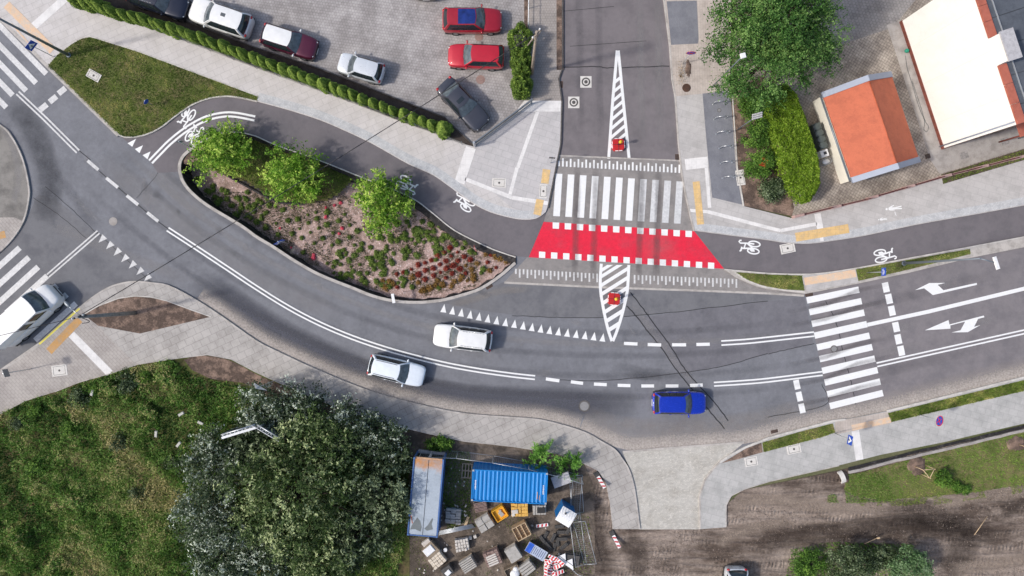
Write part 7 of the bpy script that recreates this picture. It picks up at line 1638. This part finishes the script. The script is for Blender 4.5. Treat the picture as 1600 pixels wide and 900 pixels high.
m.box((0, 0, .2), (1.05, .95, .04)); m.build('body', M_wood, e); m = MB(); m.ell((.1, -.1, .5), (.4, .35, .22), 14, 8); m.ell((.3, .15, .45), (.25, .25, .2)); m.build('sack', M_whitep, e)
q_ = U(815, 831, .8); e = empty('crate', (q_.x, q_.y, .03), R(28), 'pale wooden open crate with inner dividers', 'crate'); m = MB()
for s in (-1, 1): m.box((s * .56, 0, .4), (.05, 1.05, .8)); m.box((0, s * .52, .4), (1.07, .05, .8))
m.box((0, 0, .45), (1.07, .99, .04)); m.build('body', M_woodl, e); m = MB()
for x in (-.2, .18): m.box((x, 0, .63), (.06, .98, .28))
for y in (-.3, -.1, .1, .3): m.box((0, y, .50), (1.05, .10, .05))
m.build('divider', M_woodl, e)
q_ = U(699, 893, .6); e = empty('crate', (q_.x, q_.y, .03), R(35), 'dark crate with a white piece, cut by the bottom edge', 'crate'); m = MB(); m.box((0, 0, .3), (.8, .7, .6)); m.build('body', M_ds, e); m = MB(); m.bbox((0, -.1, .64), (.45, .35, .06), .2, .02); m.build('white_piece', M_whitep, e)
# information board lying on the pile
q_ = U(838, 862, .7); e = empty('information_board', (q_.x, q_.y, .03), R(-31), 'blue topped information board with grey lines of text lying tilted', 'information board'); m = MB(); m.box((0, 0, .62), (1.65, .80, .05)); m.build('panel', plain('board_grey', C(176, 186, 204), .4), e)
m = MB(); m.box((-.58, 0, .648), (.44, .76, .01)); m.build('header', plain('board_blue', C(46, 92, 190), .4, 0, .35, 4), e); m = MB()
for i in range(7): m.box((-.28 + i * .155, .02 * (i % 2), .648), (.05, .66 - .08 * (i % 3), .008))
m.build('text_line', plain('text_grey', C(92, 100, 128), .6), e)
for s in (-.7, .7): m = MB(); m.box((s, 0, .3), (.08, .6, .6)); m.build('support', M_wood, e)
# rubber bases
rl = random.Random(6)
for i, (px, py, a) in enumerate(((852, 836, 60), (857, 852, 130), (864, 838, 65), (866, 854, 80), (877, 830, 0), (879, 840, 3), (874, 822, 5), (881, 852, 40), (888, 826, 60), (871, 846, 100), (848, 842, 125))):
    e = empty('rubber_block', G(px, py, .03 + .11 * (i % 3)), R(a), 'dark rubber fence base in the heap below the toilet', 'fence base', 'heap of rubber fence bases'); m = MB(); m.bbox((0, 0, .06), (.72, .26, .13), 0, .03); m.build('body', M_rub, e); m = MB()
    for s in (-.24, -.08, .08, .24): m.lathe([(.03, .126), (.03, .129)], (s, 0, 0), 8)
    m.build('hole', M_blk, e)
def board(label, px, py, ang, z, group=None, tilt=(0, 0), L=.95, Wb=.25):
    e = empty('barrier_board', G(px, py, z), R(ang), label, 'barrier board', group); e.rotation_euler = (tilt[0], tilt[1], R(ang)); m = MB(); m.bbox((0, 0, .02), (L, Wb, .035), 0, .008); m.build('board', M_signw, e)
    m = MB(); 
    for s in (-.33, 0, .33): v = [(s * L - .10, -Wb / 2 + .02, .0395), (s * L + .04, -Wb / 2 + .02, .0395), (s * L + .10, Wb / 2 - .02, .0395), (s * L - .04, Wb / 2 - .02, .0395)]; m.add(v, [(0, 1, 2, 3)])
    m.build('red_stripe', M_signr, e, fixn=False); return e
def standing(label, px, py, ang, tip):
    b_ = G(px, py, .03); e = empty('barrier_board', b_, R(ang), label, 'barrier board'); m = MB(); m.bbox((0, 0, .05), (.8, .4, .1), 0, .03); m.build('foot', M_rub, e)
    Mx = Matrix.Translation((0, 0, .1)) @ Matrix.Rotation(R(tip), 4, 'Y'); m = MB(); m.box((0, 0, .5), (.03, .26, 1.0), mat=Mx); pb = m.build('board', M_signw, e); m = MB()
    for z in (.15, .48, .81): m.add([Mx @ Vector((-.018, y, zz)) for y, zz in ((-.12, z - .10), (.12, z + .04), (.12, z + .16), (-.12, z + .02))], [(0, 1, 2, 3)]); m.add([Mx @ Vector((.018, y, zz)) for y, zz in ((-.12, z - .10), (.12, z + .04), (.12, z + .16), (-.12, z + .02))], [(0, 1, 2, 3)])
    m.build('red_stripe', M_signr, pb, fixn=False)
standing('red and white barrier board leaning at the bend of the yard kerb', 934, 744, -58, 62); standing('red and white barrier board leaning at the lower left of the driveway', 958, 836, -62, 66)
board('red and white barrier board lying alone left of the rubber bases', 847, 820, 8, .12)
rl = random.Random(9)
for i, (px, py) in enumerate(((853, 879), (858, 884), (864, 878), (868, 886), (861, 890), (871, 882), (857, 893), (868, 895), (873, 890), (866, 870), (858, 872), (874, 872), (863, 865), (852, 888))):
    board('red and white barrier board in the jumbled heap at the bottom edge', px, py, rl.uniform(0, 180), .15 + .05 * i, 'heap of barrier boards', (rl.uniform(-.25, .25), rl.uniform(-.25, .25)), .75, .28)
for i, (px, py) in enumerate(((879, 868), (890, 876))):
    e = empty('warning_triangle', G(px, py, .55), R(-35), ('left' if i == 0 else 'right') + ' of the two white triangular sign backs on the heap', 'triangular sign'); m = MB(); v = [(-.5, -.28, 0), (.5, -.28, 0), (-.1, .42, .06)]; m.add([(x, y, z) for x, y, z in v] + [(x, y, z + .025) for x, y, z in v], [(0, 2, 1), (3, 4, 5), (0, 1, 4, 3), (1, 2, 5, 4), (2, 0, 3, 5)]); m.build('plate', M_whitep, e); m = MB(); m.tube((-.45, -.0, .05), (.5, -.02, .05), .02); m.build('brace', M_dk, e)
q_ = G(893, 872, .03); e = empty('wooden_pallet', q_, R(-8), 'grey pallet under the white triangular signs', 'pallet'); pallet(e, 1.2, .9); m = MB(); m.box((0, 0, .3), (1.1, .8, .3)); m.build('load', M_ds, e)
# temporary fence panels
def panel(label, p0, p1, h, lean, group, z0=.03):
    p0, p1 = Vector(p0), Vector(p1); d = p1 - p0; L = d.length; e = empty('temporary_fence', p0, math.atan2(d.y, d.x), label, 'fence panel', group); Mx = Matrix.Rotation(lean, 4, 'X'); m = MB()
    T = lambda x, z: Mx @ Vector((x, 0, z))
    for a, b in (((0, 0), (L, 0)), ((0, h), (L, h)), ((0, 0), (0, h)), ((L, 0), (L, h))): m.tube(T(*a), T(*b), .021, n=6)
    m.build('frame', M_galv, e); m = MB()
    for x in np.arange(.12, L, .16): m.tube(T(x, 0), T(x, h), .003, n=3, cap=False)
    for z in np.arange(.25, h, .25): m.tube(T(0, z), T(L, z), .003, n=3, cap=False)
    m.build('mesh', M_galv, e); return e
line = [(660, 703), (716, 705), (771, 712), (826, 722), (880, 735), (908, 744)]; lb = ['behind the weathered container', 'right of the weathered container', 'above the left half of the blue container', 'above the right half of the blue container', 'through the bright bush']
for i in range(5): panel('upright mesh fence panel ' + lb[i], G(*line[i], .03), G(*line[i + 1], .03), 1.9, R(3), 'mesh fence panels along the yard')
for i, (a, b, ln, lb_) in enumerate((((910, 742), (904, 812), 60, 'mesh fence panel leaning at the right side of the yard, upper'), ((906, 800), (916, 880), 62, 'mesh fence panel leaning at the right side of the yard, lower'), ((896, 816), (913, 882), -66, 'mesh fence panel leaning the other way beside the toilet'), ((908, 745), (912, 800), 70, 'fallen mesh fence panel at the yard corner'))):
    panel(lb_, G(*a, .05), G(*b, .05), 1.0 if i else .9, R(ln), 'leaning fence panels')
m = MB(); m.path([tuple(G(*p, .3)) for p in cr([(632, 768), (622, 795), (612, 833)], 5)], .022, 5); m.build('branch', M_woodl, None, 'thin bare branch left of the weathered container', 'branch')
m = MB(); m.path([tuple(G(*p, .25)) for p in cr([(872, 873), (890, 885), (905, 897), (925, 900)], 5)], .03, 5); m.build('pipe', M_galv, None, 'thin grey pipe trailing to the bottom edge beside the heap', 'pipe')
# small debris
rl = random.Random(21)
for i in range(46):
    px, py = rl.choice([(rl.uniform(640, 700), rl.uniform(838, 898)), (rl.uniform(690, 735), rl.uniform(720, 800)), (rl.uniform(700, 900), rl.uniform(810, 895))]); m = MB(); s = rl.uniform(.05, .13); m.ell((0, 0, s * .3), (s, s * rl.uniform(.6, 1), s * .5), 6, 4); o = m.build('stone', M_ws if i % 3 else M_gs, None, 'small pale stone on the yard dirt', 'stone', 'stones on the yard dirt'); o.location = G(px, py, .03); o.rotation_euler[2] = rl.uniform(0, 3)
# ================================================================== LOWER RIGHT DETAILS
pts = cr([(1325, 733), (1400, 714), (1480, 695), (1560, 676), (1640, 656), (1800, 616)], 4)
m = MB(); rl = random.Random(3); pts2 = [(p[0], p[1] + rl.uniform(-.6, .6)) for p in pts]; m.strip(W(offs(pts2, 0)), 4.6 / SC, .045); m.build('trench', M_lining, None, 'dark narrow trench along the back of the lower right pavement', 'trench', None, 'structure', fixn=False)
m = MB(); m.wallstrip(W([(p[0], p[1] + 5 + rl.uniform(-.8, .8)) for p in pts]), 4.2 / SC, .0, .16); m.build('trench_edge', M_concrete, None, 'rough pale concrete edge along the trench at the lower right', 'kerb', None, 'structure')
e = empty('concrete_pipe', G(1314, 745, .03), R(-70), 'curved broken piece of pale concrete pipe at the end of the trench', 'concrete pipe'); m = MB(); vs = []; n_ = 9
for i in range(n_):
    a = math.pi * (i / (n_ - 1)); 
    for r in (.48, .38):
        for y in (-.18, .18): vs.append((r * math.cos(a), y, r * math.sin(a) * .8))
fs = []
for i in range(n_ - 1):
    o_ = i * 4; fs += [(o_, o_ + 4, o_ + 5, o_ + 1), (o_ + 2, o_ + 3, o_ + 7, o_ + 6), (o_, o_ + 2, o_ + 6, o_ + 4), (o_ + 1, o_ + 5, o_ + 7, o_ + 3)]
m.add(vs, fs + [(0, 1, 3, 2), (32, 34, 35, 33)]); m.build('shell', M_manh, e); m = MB(); m.ell((.1, .3, .02), (.5, .25, .12)); m.build('soil_heap', M_soilp, e)
def stakes(label, px, py, ang):
    e = empty('stake_frame', G(px, py, .04), R(ang), label, 'stake frame', 'wooden tree stake frames'); P3 = [(0, 0), (.85, .22), (.62, -.52)]
    for x, y in P3: m = MB(); m.tube((x, y, -.05), (x, y, 1.3), .035, .03); m.build('stake', M_woodl, e)
    m = MB()
    for (x0, y0), (x1, y1) in zip(P3, P3[1:] + P3[:1]): m.tube((x0, y0, 1.18), (x1, y1, 1.18), .028)
    m.build('crossbar', M_woodl, e)
stakes('left pale wooden tree stake frame on the grass bank', 1428, 728, -10); stakes('pale wooden tree stake frame at the right edge of the frame', 1590, 694, -14)
def soilheap(px, py, rx, ry, label):
    m = MB(); rl = random.Random(int(px)); n_ = 22; vs = [(0, 0, .16)]
    for k_, f in enumerate((.4, .75, 1.0)):
        for i in range(n_): a = 2 * math.pi * i / n_; r = f * (1 + rl.uniform(-.14, .14)); vs.append((rx * r * math.cos(a), ry * r * math.sin(a), (.15, .09, .0)[k_] + rl.uniform(-.03, .03)))
    fs = [(0, 1 + i, 1 + (i + 1) % n_) for i in range(n_)] + [(1 + k_ * n_ + i, 1 + (k_ + 1) * n_ + i, 1 + (k_ + 1) * n_ + (i + 1) % n_, 1 + k_ * n_ + (i + 1) % n_) for k_ in (0, 1) for i in range(n_)]
    m.add(vs, fs, True); o = m.build('soil_mound', M_soilp, None, label, 'mound', None, 'structure'); o.location = G(px, py, .035)
soilheap(1432, 727, .75, .85, 'reddish soil mound under the left stake frame'); soilheap(1588, 693, .9, .6, 'reddish soil mound under the right stake frame'); soilheap(1075, 108, .3, .9, 'sandy soil spilled on the beige paving')
m = MB(); m.tube(G(1522, 835, .06), G(1542, 806, .08), .025); m.build('stick', M_woodl, None, 'pale stick lying on the dark churned dirt', 'stick')
m = MB(); m.tube(G(1350, 849, .1), G(1366, 838, .4), .03); m.tube(G(1366, 838, .4), G(1369, 836, .6), .06); m.build('branch', M_woodl, None, 'small pale branch sticking up by the lower edge bushes', 'branch')
# dry plant and grate on the beige paving
e = empty('dry_plant', G(1063, 118, .125), 0, 'dried bare plant on the beige paving beside a round grate', 'plant'); p = RNG.normal(0, 1, (260, 3)) * np.array([.22, .55, .12]) + np.array([0, .2, .2]); leaf_mesh('foliage', p, RNG.normal(0, 1, (260, 3)), RNG.uniform(.05, .12, 260), .4, RNG.random(260), leafmat('dry_leaf', C(96, 78, 52), C(150, 124, 88), C(184, 160, 122), .1), e)
m = MB()
for i in range(9): a = .4 + i * .7; m.tube((0, -.2, 0), (.3 * math.cos(a), .3 + .5 * math.sin(a), .3), .012, .005, 4)
m.build('stem', M_bark, e)
m = MB(); m.lathe([(.33, 0), (.33, .02)], n=20); o = m.build('tree_grate', M_rust, None, 'round dark grate in the beige paving', 'grate'); o.location = G(1072, 138, .126)

# ================================================================== LIGHT, SKY, CAMERA
EL, AZ = R(43), math.atan2(-.23, -.97)          # sun stands to the left and slightly below
sd = Vector((math.cos(EL) * math.cos(AZ), math.cos(EL) * math.sin(AZ), math.sin(EL)))
L = bpy.data.lights.new('sun', 'SUN'); L.energy = 2.35; L.angle = R(3.5); L.color = (1.0, .955, .89); lo = bpy.data.objects.new('sun', L); COL.objects.link(lo)
lo.rotation_euler = (-sd).to_track_quat('-Z', 'Y').to_euler(); lo.location = (-40, -10, 60)
w = bpy.data.worlds.new('World'); sc.world = w; w.use_nodes = True; nt = w.node_tree
sky = nt.nodes.new('ShaderNodeTexSky'); sky.sky_type = 'NISHITA'; sky.sun_disc = False; sky.sun_elevation = EL; sky.sun_rotation = math.atan2(sd.x, sd.y); sky.air_density = 1.0; sky.dust_density = 3.0; sky.ozone_density = 1.0
bg = nt.nodes['Background']; nt.links.new(sky.outputs[0], bg.inputs[0]); bg.inputs[1].default_value = SKYS
cam = bpy.data.cameras.new('camera'); co = bpy.data.objects.new('camera', cam); COL.objects.link(co); sc.camera = co
cam.sensor_width = 36; cam.lens = 36 * CAMH / 80.0; cam.clip_end = 1000; co.location = (0, 0, CAMH); co.rotation_euler = (0, 0, 0)
vs_ = sc.view_settings; sc.display_settings.display_device = 'sRGB'; vs_.view_transform = 'Standard'; vs_.look = 'None'; vs_.gamma = 1; vs_.use_curve_mapping = False; vs_.exposure = EXPO
sc.cycles.max_bounces = 6; sc.cycles.transparent_max_bounces = 12
